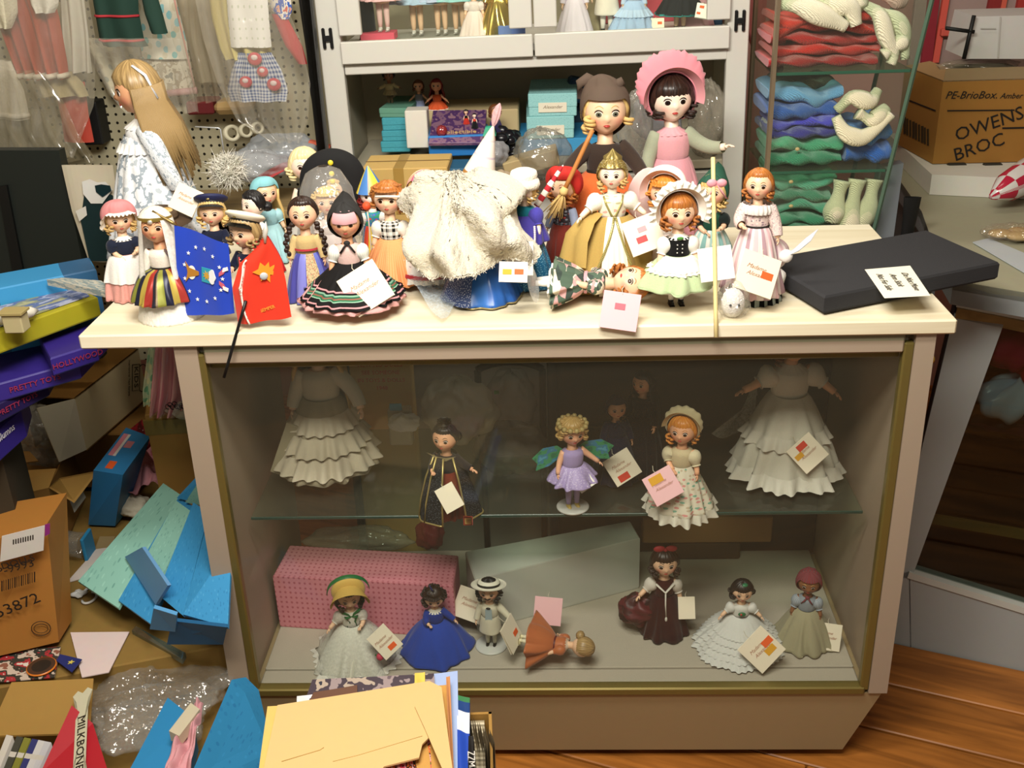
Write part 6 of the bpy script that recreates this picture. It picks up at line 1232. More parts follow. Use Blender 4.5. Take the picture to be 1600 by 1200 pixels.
doll('doll', 'dark-faced doll in red plaid headscarf and grey-green skirt', l, H, yaw=-.25, nod=.15, hs=1.32, flesh=DARK, hat=('scarf', pmat('check', ('#8a1c26', '#5f4c54'), 26, 12, .8), .55, None, .1), style=None, bodice='#8f98a0', sleeve=('puff', pmat('check', ('#a8b0b8', '#7f8a94'), 20, 10)), arms=('down', 'down'), skirts=[dict(m='#a39d80', r1=.32, z1=.02, n=10, amp=.1)])
hang_tag(1293, 995, l[1]-.03, .055, -.15, 'cream tag with red sticker at the hand of the plaid headscarf doll', card_m, [(-.15, .05, .3, mat('#e8563a'))], True)
# ------------------------------------------------------------------ doll clothes hanging on the pegboard, left
def gar(name, label, rows, y, m, fold=.012, nf=3, seed=0, thick=.012, cat='garment', extra=None):
    q, G = cloth_px(rows, y, m, 30, fold, nf, seed, thick=thick); t = thing(name, label, cat, tuple(G[len(G)//2, 0])); o = q.obj('cloth', t); o.location = -G[len(G)//2, 0]
    if extra: extra(t, G)
    return t
def sub(t, G, q, name, **k): o = q.obj(name, t, **k); o.location = -G[len(G)//2, 0]; return o
bagm = lambda s, hz, hc='#c9c3b2': clear(f'hangbag{s}', '#ffffff', hz, .11, .14, hc, .9, 11)
def trims(cols):
    def f(t, G):
        for (v, r, c) in cols:
            q = MB(); j = int(v*(G.shape[1]-1)); e = np.sin(np.linspace(0, 1, len(G))*PI)**.5; p = G[:, j].copy(); p[:, 1] -= .012*e+.002; q.tube(p, r, mat(c, .85, bump=.5, bscale=200), 8); sub(t, G, q, 'trim')
    return f
gar('red_dress', 'rust red pleated doll dress in plastic at the far upper left', [(-40, 60, -60), (-10, 88, 20), (18, 100, 90), (30, 106, 122)], .74, mat('#a8402a', .7, sheen=.2), .02, 5, 1, extra=trims([(.98, .006, '#d8cfba')]))
gar('cream_sleeve', 'cream furry doll garment above the red dress', [(-30, 24, -40), (-30, 26, 20), (-10, 18, 44)], .70, mat('#cfc8ae', .95, bump=1, bscale=200), .01, 2, 2)
gar('white_fur_collar', 'white fluffy collar piece between the red dress and the cream dress', [(40, 92, -30), (48, 90, 8), (56, 84, 20)], .71, mat('#e0dccc', .95, bump=1, bscale=220), .008, 2, 3)
gar('cream_dress', 'long cream white doll dress in plastic right of the red dress', [(92, 128, -40), (98, 140, 50), (104, 146, 112)], .77, mat('#c4beac', .75), .014, 2.5, 4)
q, G = cloth_px([(-30, 130, -40), (-20, 150, 60), (-10, 150, 160), (0, 118, 245)], .685, bagm('A', .2), 30, .012, 4, 5); tag(q.obj('plastic_cover'), 'clear plastic cover over the red and cream doll dresses', 'cover')
gar('cream_lace_garment', 'cream lace doll garment hanging low at the left edge', [(-40, 18, 95), (-40, 38, 140), (-40, 46, 186)], .72, mat('#cfc7b2', .95, bump=.8, bscale=150), .012, 2, 6, extra=trims([(.97, .006, '#d9d2bf')]))
gar('olive_garment', 'drab olive garment in plastic below the cream lace one', [(-40, 60, 170), (-40, 92, 215), (-30, 108, 246)], .74, mat('#6b6248', .7), .012, 3, 7)
t = gar('green_jacket', 'dark green doll coat with red ribbon stripes near the top edge', [(138, 214, -40), (148, 216, 20), (154, 224, 62), (160, 232, 72)], .76, mat('#1d3a30', .85), .008, 2, 8, extra=trims([(.42, .0028, '#b0323a'), (.72, .0028, '#b0323a')]))
q, G = cloth_px([(216, 238, -30), (226, 254, 22), (236, 262, 52)], .745, mat('#1d3a30', .85), 20, .004, 1, 9, thick=.014); o = q.obj('sleeve', t); o.location = -np.array(t.location)
q, G = cloth_px([(206, 286, -30), (214, 290, 40), (222, 294, 92)], .84, pmat('floral', ('#d8d4c0', '#7ab8b4', '#d8d4c0', '#c9c2a8', '#8ac0c4'), 7, 8, .6, .4), 16, .003, 1, 1, thick=.004); tag(q.obj('printed_cloth'), 'cream cloth printed in aqua behind the green coat', 'cloth')
q, G = cloth_px([(215, 296, 88), (226, 300, 118), (238, 303, 146)], .85, pmat('blotch', ('#c9c2b0', '#a89c84', '#d8d0b8', '#8a8878'), 4, 3, .5), 16, .003, 1, 1, thick=.003); tag(q.obj('printed_card'), 'pale printed card hanging below the aqua printed cloth', 'card')
a, b = at(268, -20, y=.74), at(304, 136, y=.78); q = MB(); q.tube(np.linspace(a, b, 6), .0022, mat('#d89a90', .5), 6); tag(q.obj('pink_wire'), 'thin pink wire running down beside the printed cards', 'wire')
a, b = at(262, 146, y=.84), at(308, 141, y=.84); q = MB(); q.tube([a, (a+b)/2, b], .008, mat('#c99a98', .5), 10); tag(q.obj('pink_tube'), 'short dusty pink tube on a peg above the long-haired doll', 'tube')
q, G = cloth_px([(268, 338, -30), (290, 345, 60), (306, 352, 128)], .83, mat('#8a8068', .6), 20, .006, 2, 2, thick=.01); tag(q.obj('taupe_garment'), 'taupe garment in plastic left of the yellow dress', 'garment')
gar('yellow_dress', 'pale yellow doll dress with white front hanging in a clear bag', [(322, 410, -40), (330, 414, 30), (342, 420, 74), (352, 424, 92)], .74, mat('#d8c878', .8), .012, 4, 10)
q, G = cloth_px([(352, 416, -30), (356, 420, 30), (360, 424, 74)], .715, pmat('dots', ('#e6e4dc', '#c8ccb8'), 7, 6, .8, .14), 20, .004, 2, 3, thick=.006); tag(q.obj('white_pinafore'), 'white doll pinafore hanging over the yellow dress', 'garment')
t = gar('gingham_romper', 'blue gingham doll romper with red strawberry patches in a clear bag', [(372, 424, 82), (362, 440, 110), (356, 450, 140), (362, 448, 158)], .73, pmat('check', ('#2f4f86', '#c9ccd0'), 18, 12, .8), .006, 3, 11)
for (x, y_, s) in ((398, 92, 1), (384, 128, .9), (428, 132, 1), (410, 112, .8)):
    p = at(x, y_, y=.708); q = MB(TR(*(p-np.array(t.location)))); q.ball((0, 0, 0), (.016*s, .004, .014*s), mat('#b83a48', .7), 14, 8); q.ball((0, -.003, .003), (.008*s, .003, .006*s), mat('#d8c4c0', .7), 10, 6); q.obj('strawberry_patch', t)
q, G = cloth_px([(300, 432, -30), (318, 470, 60), (340, 486, 130), (370, 482, 190), (420, 470, 222)], .69, bagm('B', .17), 30, .014, 4, 12); tag(q.obj('plastic_bag'), 'big clear bag hanging over the yellow dress and gingham romper', 'bag')
q, G = cloth_px([(140, 290, 60), (150, 300, 110), (175, 306, 150), (200, 312, 176)], .70, bagm('C', .22), 30, .012, 5, 17); tag(q.obj('plastic_cover'), 'clear plastic cover below the green coat and printed cloth', 'cover')
q, G = cloth_px([(262, 352, -30), (270, 360, 60), (290, 372, 120), (300, 380, 160)], .70, bagm('D', .2, '#a89c84'), 30, .012, 5, 18); tag(q.obj('plastic_cover'), 'clear plastic cover over the taupe garment', 'cover')
q, G = cloth_px([(-30, 60, 110), (-30, 100, 160), (-20, 120, 210), (0, 150, 252)], .68, bagm('E', .18, '#a39a7c'), 30, .014, 5, 19); tag(q.obj('plastic_cover'), 'clear plastic cover over the olive garment at the left edge', 'cover')
gar('olive_lace_hem', 'tan lace trimmed garment edge below the rust red dress', [(50, 112, 112), (56, 128, 130), (62, 138, 150)], .76, mat('#a89a72', .9, bump=.8, bscale=160), .01, 3, 20)
gar('cream_print_garment', 'cream print garment in plastic behind the green coat', [(128, 216, 60), (150, 232, 100), (168, 250, 150)], .86, pmat('floral', ('#b8b094', '#8a8f80', '#b8b094', '#c9c0a0', '#a5987c'), 8, 8, .7, .35), .008, 3, 21)
q, G = cloth_px([(424, 446, 22), (446, 472, 72), (466, 480, 100)], .80, mat('#b8343a', .6), 10, .002, 1, 1, thick=.004); tag(q.obj('red_strap'), 'slanting red strap beside the upper dark bar', 'strap')
q, G = cloth_px([(418, 452, -20), (424, 456, 16), (436, 452, 30)], .8, pmat('blotch', ('#d8a08a', '#3a5fb0', '#e0d8cc', '#c8584a'), 3, 3, .5), 10, .003, 1, 1, thick=.004); tag(q.obj('print_packet'), 'small packet with pink and blue print at the top of the pegboard', 'packet')
q, G = cloth_px([(84, 132, 128), (94, 138, 180), (100, 147, 222)], .78, mat('#b8402e', .6), 14, .004, 1, 2, thick=.004); tag(q.obj('red_paper'), 'rust red paper sheet hanging behind the long-haired doll', 'paper')
p = at(146, 190, y=.8735); q = MB(); q.box((0, 0, 0), (.05, .055, .10), mat('#0d0d0e', .6), ch=.003); o = q.obj('black_box', smooth=False); o.location = p; tag(o, 'small black box on the pegboard beside the red paper', 'box')
for (x0, x1, y0, y1, c, lab) in ((298, 340, 153, 176, '#6a1f22', 'small maroon carton on the pegboard below the taupe garment'), (338, 396, 153, 177, '#b99a68', 'small tan cylinder pack on the pegboard below the gingham romper')):
    p = at((x0+x1)/2, (y0+y1)/2, y=.86); w_ = at(x1, y0, y=.86)[0]-at(x0, y0, y=.86)[0]; q = MB(); q.box((0, 0, 0), (w_, .075, .030), mat(c, .6), ch=.004 if 'maroon' in lab else .012); o = q.obj('peg_pack', smooth=False); o.location = p; tag(o, lab, 'pack')
for i, (x, y_, r) in enumerate(((362, 208, .019), (384, 204, .016), (402, 200, .014))):
    p = at(x, y_, y=.83); q = MB(); q.lathe([(r, -.008), (r, .008), (r*.62, .008), (r*.62, -.008), (r, -.008)], mat('#cfc8ae', .5), 32, T=RZ(.6)@RX(PI/2-.2)); o = q.obj('tape_roll'); o.location = p; tag(o, ['largest of three cream tape rolls below the pegboard, leftmost', 'middle one of three cream tape rolls below the pegboard', 'smallest of three cream tape rolls below the pegboard, rightmost'][i], 'tape roll')
# shelf with clutter below the pegboard
p0_, p1_ = at(270, 262, y=.80), at(500, 262, y=.80)
q = MB(); q.box((-.80, .79, .995), (.54, .2, .02), wood('#8a7450', '#a58c60'), ch=.002); q.box((-.80, .87, .9), (.52, .03, .2), mat('#2a2620', .8)); tag(q.obj('side_shelf', smooth=False), 'low shelf of plastic clutter below the pegboard', 'shelf')
crumple('plastic_bag', 'grey-blue clear bag heaped on the shelf behind the air force doll', at(440, 240, y=.78), (.085, .05, .04), 'bagL1', haze=.45, hc='#b4bcc4', seed=21)
crumple('plastic_bag', 'flat clear bag on the shelf behind the blonde bare-armed doll', at(400, 258, y=.70), (.07, .05, .03), 'bagL2', haze=.35, hc='#c0c4c8', seed=22)
q = MB(); q.ball((0, 0, 0), (.026, .022, .022), mat('#f1eee2', .98, bump=1, bscale=300), 24, 14, fn=lambda A, E_: 1+.12*np.sin(7*A+5*E_)+.08*np.sin(11*E_+3*A))
for i in range(900):
    d = RNG.normal(0, 1, 3); d /= np.linalg.norm(d); L1 = RNG.uniform(.03, .042); q.tube([d*.018, d*L1*.8+RNG.normal(0, .004, 3), d*L1+RNG.normal(0, .008, 3)], (.0012, .0011, .0003), mat('#f1eee2', .98), 3, cap=False)
o = q.obj('feather_puff'); o.location = at(356, 268, y=.60); tag(o, 'white fluffy feather puff right of the long-haired doll', 'feathers'); 
p = at(436, 264, y=.70); q = MB(); q.box((0, 0, 0), (.09, .05, .004), mat('#b84648', .7), R=RZ(.5)@RY(-.35)); o = q.obj('red_card', smooth=False); o.location = p; tag(o, 'red card sticking up left of the blonde bare-armed doll', 'card')
p = at(500, 225, y=.78); q = MB(); q.box((0, 0, 0), (.05, .02, .006), mat('#d86a50', .7), R=RY(.3)); o = q.obj('coral_packet', smooth=False); o.location = p; tag(o, 'coral packet beside the black upright above the cocked hat', 'packet')
q = MB(); c0, c1, c2 = at(305, 198, y=.75), at(342, 200, y=.75), at(350, 240, y=.75); q.tube([c0, c1, c1+np.array([.003, 0, -.003]), c2], .0016, mat('#d8dce0', .2, .3), 6); tag(q.obj('clear_hanger'), 'clear bent wire hanger end behind the long hair', 'hanger')
# tall dark board at the far left, picture card
t = thing('dark_slab', 'large blackish green panel leaning at the far left below the clothes', 'panel', (-1.3, .6, .5)); O = TR(1.3, -.6, -.5)
def castslab(t, O, pxs, y, d, m, name): q = MB(O); F_ = [at(*p, y=y) for p in pxs]; q.hexa([*F_, *(p+np.array([0, d, 0]) for p in F_)], m); q.obj(name, t, False)
castslab(t, O, [(-160, 640), (160, 560), (92, 235), (-160, 235)], .58, .03, mat('#1c211d', .5), 'board'); castslab(t, O, [(28, 470), (44, 466), (10, 290), (-4, 292)], .572, .008, mat('#0a0b0a', .5), 'strap')
q, G = cloth_px([(96, 176, 258), (112, 186, 330), (138, 192, 408)], .565, mat('#c9bfa8', .6), 12, .002, 1, 1, thick=.004); t = thing('costume_card', 'cream card showing a dark teal costume behind the pink mob cap doll', 'card', tuple(G[6, 0])); o = q.obj('card', t, False); o.location = -G[6, 0]
def cardshape(pts, y, m, name): q = MB(); P_ = np.array([at(*p, y=y) for p in pts]); c = P_.mean(0); n = len(P_); q.add(np.vstack([P_, [c]]), [[(i, (i+1) % n, n) for i in range(n)]], m); o = q.obj(name, t, False); o.location = -G[6, 0]
cardshape([(132, 300), (150, 296), (176, 305), (190, 340), (188, 408), (140, 408), (126, 345)], .556, mat('#10282a', .5), 'costume_print'); cardshape([(128, 284), (140, 280), (152, 285), (165, 284), (176, 296), (160, 318), (142, 318), (130, 303)], .552, mat('#d8d6d0', .6), 'lace_heart')
cardshape([(118, 330), (134, 322), (136, 336), (124, 346)], .552, mat('#d2cec4', .6), 'white_cuff'); cardshape([(148, 290), (158, 288), (172, 290), (174, 298), (160, 308), (150, 300)], .549, mat('#12292c', .2), 'dark_heart')

# ------------------------------------------------------------------ stacked cartons at the left
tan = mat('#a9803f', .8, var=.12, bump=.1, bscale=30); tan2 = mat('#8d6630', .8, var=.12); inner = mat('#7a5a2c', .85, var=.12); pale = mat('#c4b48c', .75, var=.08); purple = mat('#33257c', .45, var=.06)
castbox('large_carton', 'large brown carton on the floor at the left, its top strewn with papers', [(-60, 1085), (374, 1004), (300, 730), (-60, 690)], .30, .195, mat('#8f7138', .85, var=.15))
q = MB(); q.box((-1.2, .80, .40), (.36, .36, .15), tan2, ch=.003); tag(q.obj('stacked_carton', smooth=False), 'big brown carton on the floor under the long beige carton at the far left', 'box')
# blue boxes behind the yellow box
castbox('blue_display_box', 'long bright blue cardboard box behind the yellow box at the left', [(-60, 462), (150, 420), (140, 402), (-60, 438)], 1.0, .86, pmat('stripes', ('#2f6f9a', '#3a92c8', '#3a92c8', '#2f5f88'), 1, 1, .5))
q = MB(); P_ = [at(75, 446, z=.99), at(190, 470, z=.995), at(160, 448, z=1.01), at(100, 443, z=1.0)]; q.hexa([*P_, *(p+np.array([0, 0, .012]) for p in P_)], pmat('blotch', ('#9fb4b8', '#c9c4b4', '#8a9a9c', '#b4b8b0'), 5, 5, .5)); tag(q.obj('grey_magazine', smooth=False), 'bent grey magazine lying between the yellow box and the board end', 'magazine')
t = castbox('yellow_box', 'flat olive yellow printed box slanting against the left end of the board', [(-40, 532), (152, 463), (118, 446), (-40, 488)], .965, .925, mat('#a8a024', .5))
Q = [at(*p, z=.9665) for p in ((-38, 524), (140, 463), (118, 448), (-38, 490))]; q = MB(TR(*(-np.array(t.location)))); q.hexa([*Q, *(p+np.array([0, 0, .002]) for p in Q)], pmat('blotch', ('#7a80a0', '#a8acc0', '#5f6a94', '#8f8f6a', '#b0aa7a'), 3, 4, .4)); q.obj('printed_top', t, False, 'blue-grey printed top')
p = at(22, 490, z=1.0); q = MB(); q.box((0, 0, 0), (.035, .03, .035), mat('#b9ad84', .7), ch=.002); q.box((0, -.002, .02), (.045, .035, .005), mat('#a3925f', .7)); o = q.obj('white_spool', smooth=False); o.location = p-np.array([0, 0, .015]); tag(o, 'small cream block standing on the yellow box at the left edge', 'block')
q = MB(); q.tube([at(-10, 500, z=.98), at(20, 496, z=.985), at(48, 487, z=.985), at(58, 485, z=.98)], (.010, .012, .01, .003), mat('#d6d2c6', .9), 10); tag(q.obj('white_cloth_roll'), 'rolled white cloth lying on the yellow box', 'cloth')
for i, (A_, zt_, lab, txt, sz_) in enumerate((([(78, 560), (150, 537), (150, 505), (60, 525)], .905, 'upper purple box with red lettering under the board end', 'HOLLYWOOD', .015), ([(-40, 610), (122, 565), (165, 520), (-40, 545)], .87, 'middle purple box with red lettering below the yellow box', 'PRETTY TOYS', .015), ([(-40, 650), (72, 592), (90, 560), (-40, 575)], .835, 'lower dark purple box with red lettering at the left edge', 'PRETTY TOYS', .015),
                                        ([(-40, 700), (32, 640), (40, 610), (-40, 630)], .775, 'violet box with white lettering lowest in the purple stack', 'Columns', .02))):
    t = castbox('purple_box', lab, A_, zt_, zt_-.036 if i < 3 else zt_-.06, purple if i != 2 else mat('#251a4c', .5)); f0, f1 = at(*A_[0], z=zt_), at(*A_[1], z=zt_)
    F = frame(f0*.45+f1*.55+np.array([0, 0, -.018]), f1-f0, (0, 0, 1)); F[:3, 3] += -np.cross(F[:3, 0], (0, 0, 1))*-.0 + np.cross(F[:3, 0], (0, 0, 1))*.0025; q = MB(TR(*(-np.array(t.location)))@F); q.text(txt, sz_, mat('#962a48' if i < 3 else '#d8d4e0', .6), np.eye(4), .0004); q.obj('lettering', t, False)
castbox('carton_prop', 'dark carton under the purple boxes at the far left', [(-200, 760), (0, 705), (20, 640), (-200, 640)], .71, .305, mat('#3a3020', .8))
# long beige carton with KIDS print and an open end
zt_ = .62; A_ = [at(117, 622, z=zt_), at(216, 545, z=zt_), at(158, 540, z=zt_), at(34, 618, z=zt_)]; dn = np.array([.0, 0, -.135])
t = thing('open_carton', 'long beige carton lying open at its left end with KIDS printing', 'box', tuple(sum(A_)/4+dn)); O = TR(*(-(sum(A_)/4+dn)))
def wallq(O, t, P_, m, name, th=.003, n=None):
    P_ = [np.array(p) for p in P_]; n_ = np.cross(P_[1]-P_[0], P_[3]-P_[0]); n_ /= np.linalg.norm(n_); q = MB(O); q.hexa([*(p-n_*th for p in P_), *P_], m); q.obj(name, t, False)
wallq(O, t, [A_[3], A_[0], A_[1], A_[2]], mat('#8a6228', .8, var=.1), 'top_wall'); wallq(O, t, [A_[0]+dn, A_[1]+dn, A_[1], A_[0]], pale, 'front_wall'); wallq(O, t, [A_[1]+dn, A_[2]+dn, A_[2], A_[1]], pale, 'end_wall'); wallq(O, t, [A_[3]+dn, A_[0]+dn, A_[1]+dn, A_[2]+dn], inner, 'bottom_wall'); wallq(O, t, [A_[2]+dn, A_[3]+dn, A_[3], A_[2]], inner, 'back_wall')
fl = at(60, 637, z=zt_-.01); wallq(O, t, [at(93, 722, y=.46), A_[0]+dn, A_[0]+np.array([0, 0, -.002]), at(58, 638, y=.46)], mat('#cfc6ac', .7, var=.05), 'end_flap')
F = frame(A_[0]*.12+A_[1]*.88+dn*.45, A_[1]-A_[0], (0, 0, 1)); q = MB(O@F@TR(-.005, 0, .002)@RZ(-PI/2-.35)); kk = mat('#3a3222', .7); q.text('KIDS', .026, kk, TR(0, .004, 0), .0003); q.text('International Toys Canada', .0085, kk, TR(-.0, -.028, 0), .0003)
q.tube([(.035*math.cos(a)+.005, .035+.028*math.sin(a), 0) for a in np.linspace(-.5, 3.6, 16)], .0012, kk, 5); q.tube([(-.032, -.014, 0), (.034, -.014, 0), (.034, .02, 0), (-.032, .02, 0), (-.032, -.014, 0)], .001, kk, 5); q.obj('print', t, False)
crumple('plastic_bag', 'grey clear bag bulging out of the open end of the beige carton', at(68, 680, z=.52), (.05, .06, .07), 'bagK', haze=.35, hc='#a8a69a', seed=31)
# brown carton beside the showcase with pink clothes bag
t = castbox('brown_carton', 'brown taped carton against the left side of the showcase', [(226, 648), (322, 642), (318, 600), (232, 606)], .60, .301, tan); q = MB(TR(*(-np.array(t.location)))); a_, b_ = at(226, 668, y=at(226, 648, z=.6)[1]), at(322, 662, y=at(322, 642, z=.6)[1])
q.hexa([a_+np.array([0, -.002, -.02]), b_+np.array([0, -.002, -.02]), b_, a_, a_+np.array([0, -.004, .018]), b_+np.array([0, -.004, .018]), b_+np.array([0, 0, .02]), a_+np.array([0, 0, .02])], mat('#8a7436', .35)); q.obj('tape_strip', t, False)
yy = at(270, 640, z=.61)[1]
gar('pink_clothes', 'pink doll clothes in a clear bag standing in the brown carton', [(246, 300, 520), (240, 306, 570), (236, 304, 610), (234, 290, 642)], yy-.01, pmat('stripes', ('#d8868c', '#e09a98', '#d07a84', '#e2a8a0'), 3, 1, .7), .02, 4, 14, .02)
gar('green_print_cloth', 'pale green printed cloth beside the pink clothes', [(236, 250, 520), (228, 246, 570), (222, 242, 610), (224, 238, 632)], yy+.01, pmat('floral', ('#b8c8a0', '#6fa47e', '#d8d4a0', '#8ab48e', '#d0cfae'), 3, 9, .7, .4), .006, 2, 15, .008)
q, G = cloth_px([(244, 312, 515), (238, 316, 570), (236, 318, 620), (232, 300, 650)], yy-.045, bagm('P', .14, '#e0ccc8'), 24, .015, 4, 16); tag(q.obj('plastic_bag'), 'clear bag around the pink doll clothes', 'bag')
q = MB()
for i in range(16):
    c0 = at(262+3.6*i, 634+RNG.uniform(-3, 3), y=yy-.05); a_ = np.linspace(0, 5, 8); q.tube([c0+np.array([.006*math.cos(x), .003*x/5, .006*math.sin(x)]) for x in a_], .001, mat('#1d1a18', .6), 4)
stuff(q.obj('black_loops')); o = bpy.data.objects['black_loops']; tag(o, 'black looped trim along the top of the brown carton', 'trim')
crumple('lace_bundle', 'cream lace bundle on the brown carton below the pink clothes', at(296, 640, y=yy-.02), (.045, .02, .018), 'lace1', 'lace', haze=.95, hc='#bdb398', seed=33)
# red booklet
q = MB(); P_ = [at(180, 690, z=.45), at(222, 655, z=.5), at(238, 690, z=.46), at(200, 725, z=.42)]; q.hexa([*(p-np.array([0, 0, .008]) for p in P_), *P_], pmat('blotch', ('#7a1420', '#9a1c28', '#5a1018', '#c9b8b0'), 4, 3, .4)); tag(q.obj('red_booklet', smooth=False), 'dark red booklet wedged between the beige carton and the brown carton', 'booklet')
# open carton with flaps
zt_ = .47; A_ = [at(-90, 800, z=zt_), at(76, 762, z=zt_), at(112, 690, z=zt_), at(-90, 700, z=zt_)]; dn = np.array([0, 0, -.16])
t = thing('flap_carton', 'open brown carton with spread flaps at the left edge', 'box', tuple(sum(A_)/4+dn)); O = TR(*(-(sum(A_)/4+dn)))
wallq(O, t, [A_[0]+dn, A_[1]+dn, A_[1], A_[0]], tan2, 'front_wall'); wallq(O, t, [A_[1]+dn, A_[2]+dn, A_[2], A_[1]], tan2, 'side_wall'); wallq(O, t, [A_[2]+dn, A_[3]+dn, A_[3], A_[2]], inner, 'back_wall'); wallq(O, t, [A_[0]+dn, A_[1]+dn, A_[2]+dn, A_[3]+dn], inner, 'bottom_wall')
wallq(O, t, [A_[0], A_[1], at(88, 732, z=.50), at(-90, 742, z=.50)], tan, 'flap'); wallq(O, t, [A_[1], at(116, 786, z=.43), at(154, 736, z=.47), at(92, 748, z=.49)], tan, 'flap'); wallq(O, t, [at(-60, 735, z=.51), at(60, 720, z=.51), at(46, 705, z=.52), at(-60, 705, z=.52)], tan2, 'flap')
q = MB(); P_ = [at(104, 770, z=.43), at(116, 800, z=.38), at(134, 776, z=.4), at(126, 760, z=.43)]; q.hexa([*(p-np.array([0, 0, .002]) for p in P_), *P_], mat('#a8a496', .6)); tag(q.obj('grey_tag', smooth=False), 'small grey tag below the spread carton flap', 'tag')
# blue doll box standing tilted with pink tissue
P_ = [at(138, 820, z=.31), at(180, 822, z=.31), at(198, 800, z=.31), at(150, 795, z=.31)]
Tp = [at(146, 735, z=.50), at(192, 742, z=.50), at(235, 682, z=.52), at(197, 668, z=.52)]
t = thing('blue_doll_box', 'bright blue doll box with white label and orange sticker leaning on the cartons', 'box', tuple(P_[0])); O = TR(*(-P_[0])); q = MB(O); q.hexa([*P_, *Tp], mat('#2f7fb8', .5, var=.08)); q.obj('carton', t, False)
u_, v_ = Tp[3]-Tp[0], Tp[1]-Tp[0]; nn = np.cross(v_, u_); nn /= np.linalg.norm(nn); nn = nn if nn[2] > 0 else -nn
def ontop(a0, a1, b0, b1, m, name, e=.001): q = MB(O); P4 = [Tp[0]+u_*a+v_*b+nn*e for a, b in ((a0, b0), (a0, b1), (a1, b1), (a1, b0))]; q.hexa([*(p-nn*.001 for p in P4), *P4], m); q.obj(name, t, False)
ontop(.35, .85, .12, .85, mat('#e0dcd4', .6), 'label'); ontop(.35, .85, .1, .26, mat('#d88a98', .6), 'pink_edge', .0016); ontop(.55, .7, .4, .65, mat('#c8808a', .6), 'emblem', .002); ontop(.08, .24, .3, .55, orange_st, 'price_sticker')
def tissue(name, label, pxs, z, m, amp=.015, seed=0):
    C = [at(*p, z=z+dz) for p, dz in zip(pxs, (0, .01, .03, .02))]; rs = np.random.default_rng(seed); ph = rs.uniform(0, 6, 6); q = MB(); n = 26
    q.grid([[(1-u)*(1-v)*C[0]+u*(1-v)*C[1]+u*v*C[2]+(1-u)*v*C[3]+np.array([0, 0, amp*(math.sin(7*u+4*v+ph[0])+.7*abs(math.sin(11*u-6*v+ph[1]))+.5*math.sin(17*v+5*u+ph[2]))+amp*1.5]) for v in np.linspace(0, 1, n)] for u in np.linspace(0, 1, n)], m); return tag(q.obj(name, smooth=False), label, 'tissue')
tissue('pink_tissue', 'crumpled pink tissue paper spilling beside the bright blue doll box', [(192, 790), (262, 775), (258, 712), (215, 700)], .36, mat('#d09098', .8, var=.1), .018, 1)
tissue('pink_tissue', 'small pink tissue scrap right of the blue doll box near the brown carton', [(252, 775), (292, 770), (290, 745), (258, 748)], .34, mat('#d49aa4', .8), .010, 2)
crumple('lace_bundle', 'bunched cream lace beside the pink tissue', at(208, 790, z=.34), (.035, .03, .025), 'lace2', 'lace', haze=.95, hc='#cfc8b4', seed=34)
# fan of flattened aqua and blue doll boxes
aquap = pmat('floral', ('#8fc4b4', '#6fa498', '#8fc4b4', '#7fb4a6', '#9cd0c0'), 12, 9, .6, .2); bluep = pmat('floral', ('#3a8fc4', '#2f7fb4', '#3a8fc4', '#3585ba', '#4a9ccc'), 16, 12, .5, .2)
fan = [([(122, 908), (185, 950), (285, 775), (255, 755)], .40, aquap, 'large pale aqua flattened box leftmost in the fanned stack'), ([(185, 938), (240, 978), (300, 790), (280, 775)], .41, bluep, 'blue flattened box beside the large pale aqua one in the fan'),
       ([(222, 880), (252, 905), (300, 800), (275, 782)], .44, aquap, 'small pale aqua panel between two blue flattened boxes in the fan'), ([(195, 870), (243, 945), (262, 915), (222, 855)], .435, mat('#6fa4d4', .5), 'narrow light blue flap low in the fanned stack'),
       ([(246, 928), (286, 962), (326, 800), (302, 785)], .46, bluep, 'long blue flattened box in the middle of the fan'), ([(286, 960), (356, 980), (362, 850), (328, 800)], .475, bluep, 'broad blue flattened box in front of the fan, right of the middle'),
       ([(292, 782), (340, 790), (334, 744), (318, 742)], .50, aquap, 'pale aqua box top sticking up at the back of the fan'), ([(276, 778), (300, 784), (328, 740), (318, 733)], .50, bluep, 'thin blue box edge sticking up at the back of the fan'), ([(236, 978), (276, 982), (278, 956), (242, 945)], .45, mat('#5a9cd0', .5), 'short light blue end flap at the front of the fan'),
       ([(262, 1002), (350, 1002), (356, 975), (270, 965)], .40, mat('#1c5a86', .5), 'dark blue box bottom under the fanned stack'), ([(334, 842), (352, 862), (350, 820), (340, 808)], .5, aquap, 'pale aqua corner at the right edge of the fan')]
for pxs, z, m, lab in fan:
    C = [at(*p, z=z+dz) for p, dz in zip(pxs, (-.03, -.03, .05, .05))]; q = MB(); n_ = np.cross(C[1]-C[0], C[3]-C[0]); n_ /= np.linalg.norm(n_); n_ = n_ if n_[2] > 0 else -n_; dd = n_*.007; q.hexa([*(c-dd for c in C), *C], m); c = sum(C)/4; o = q.obj('flat_doll_box', smooth=False); tag(o, lab, 'box', 'flattened doll boxes')
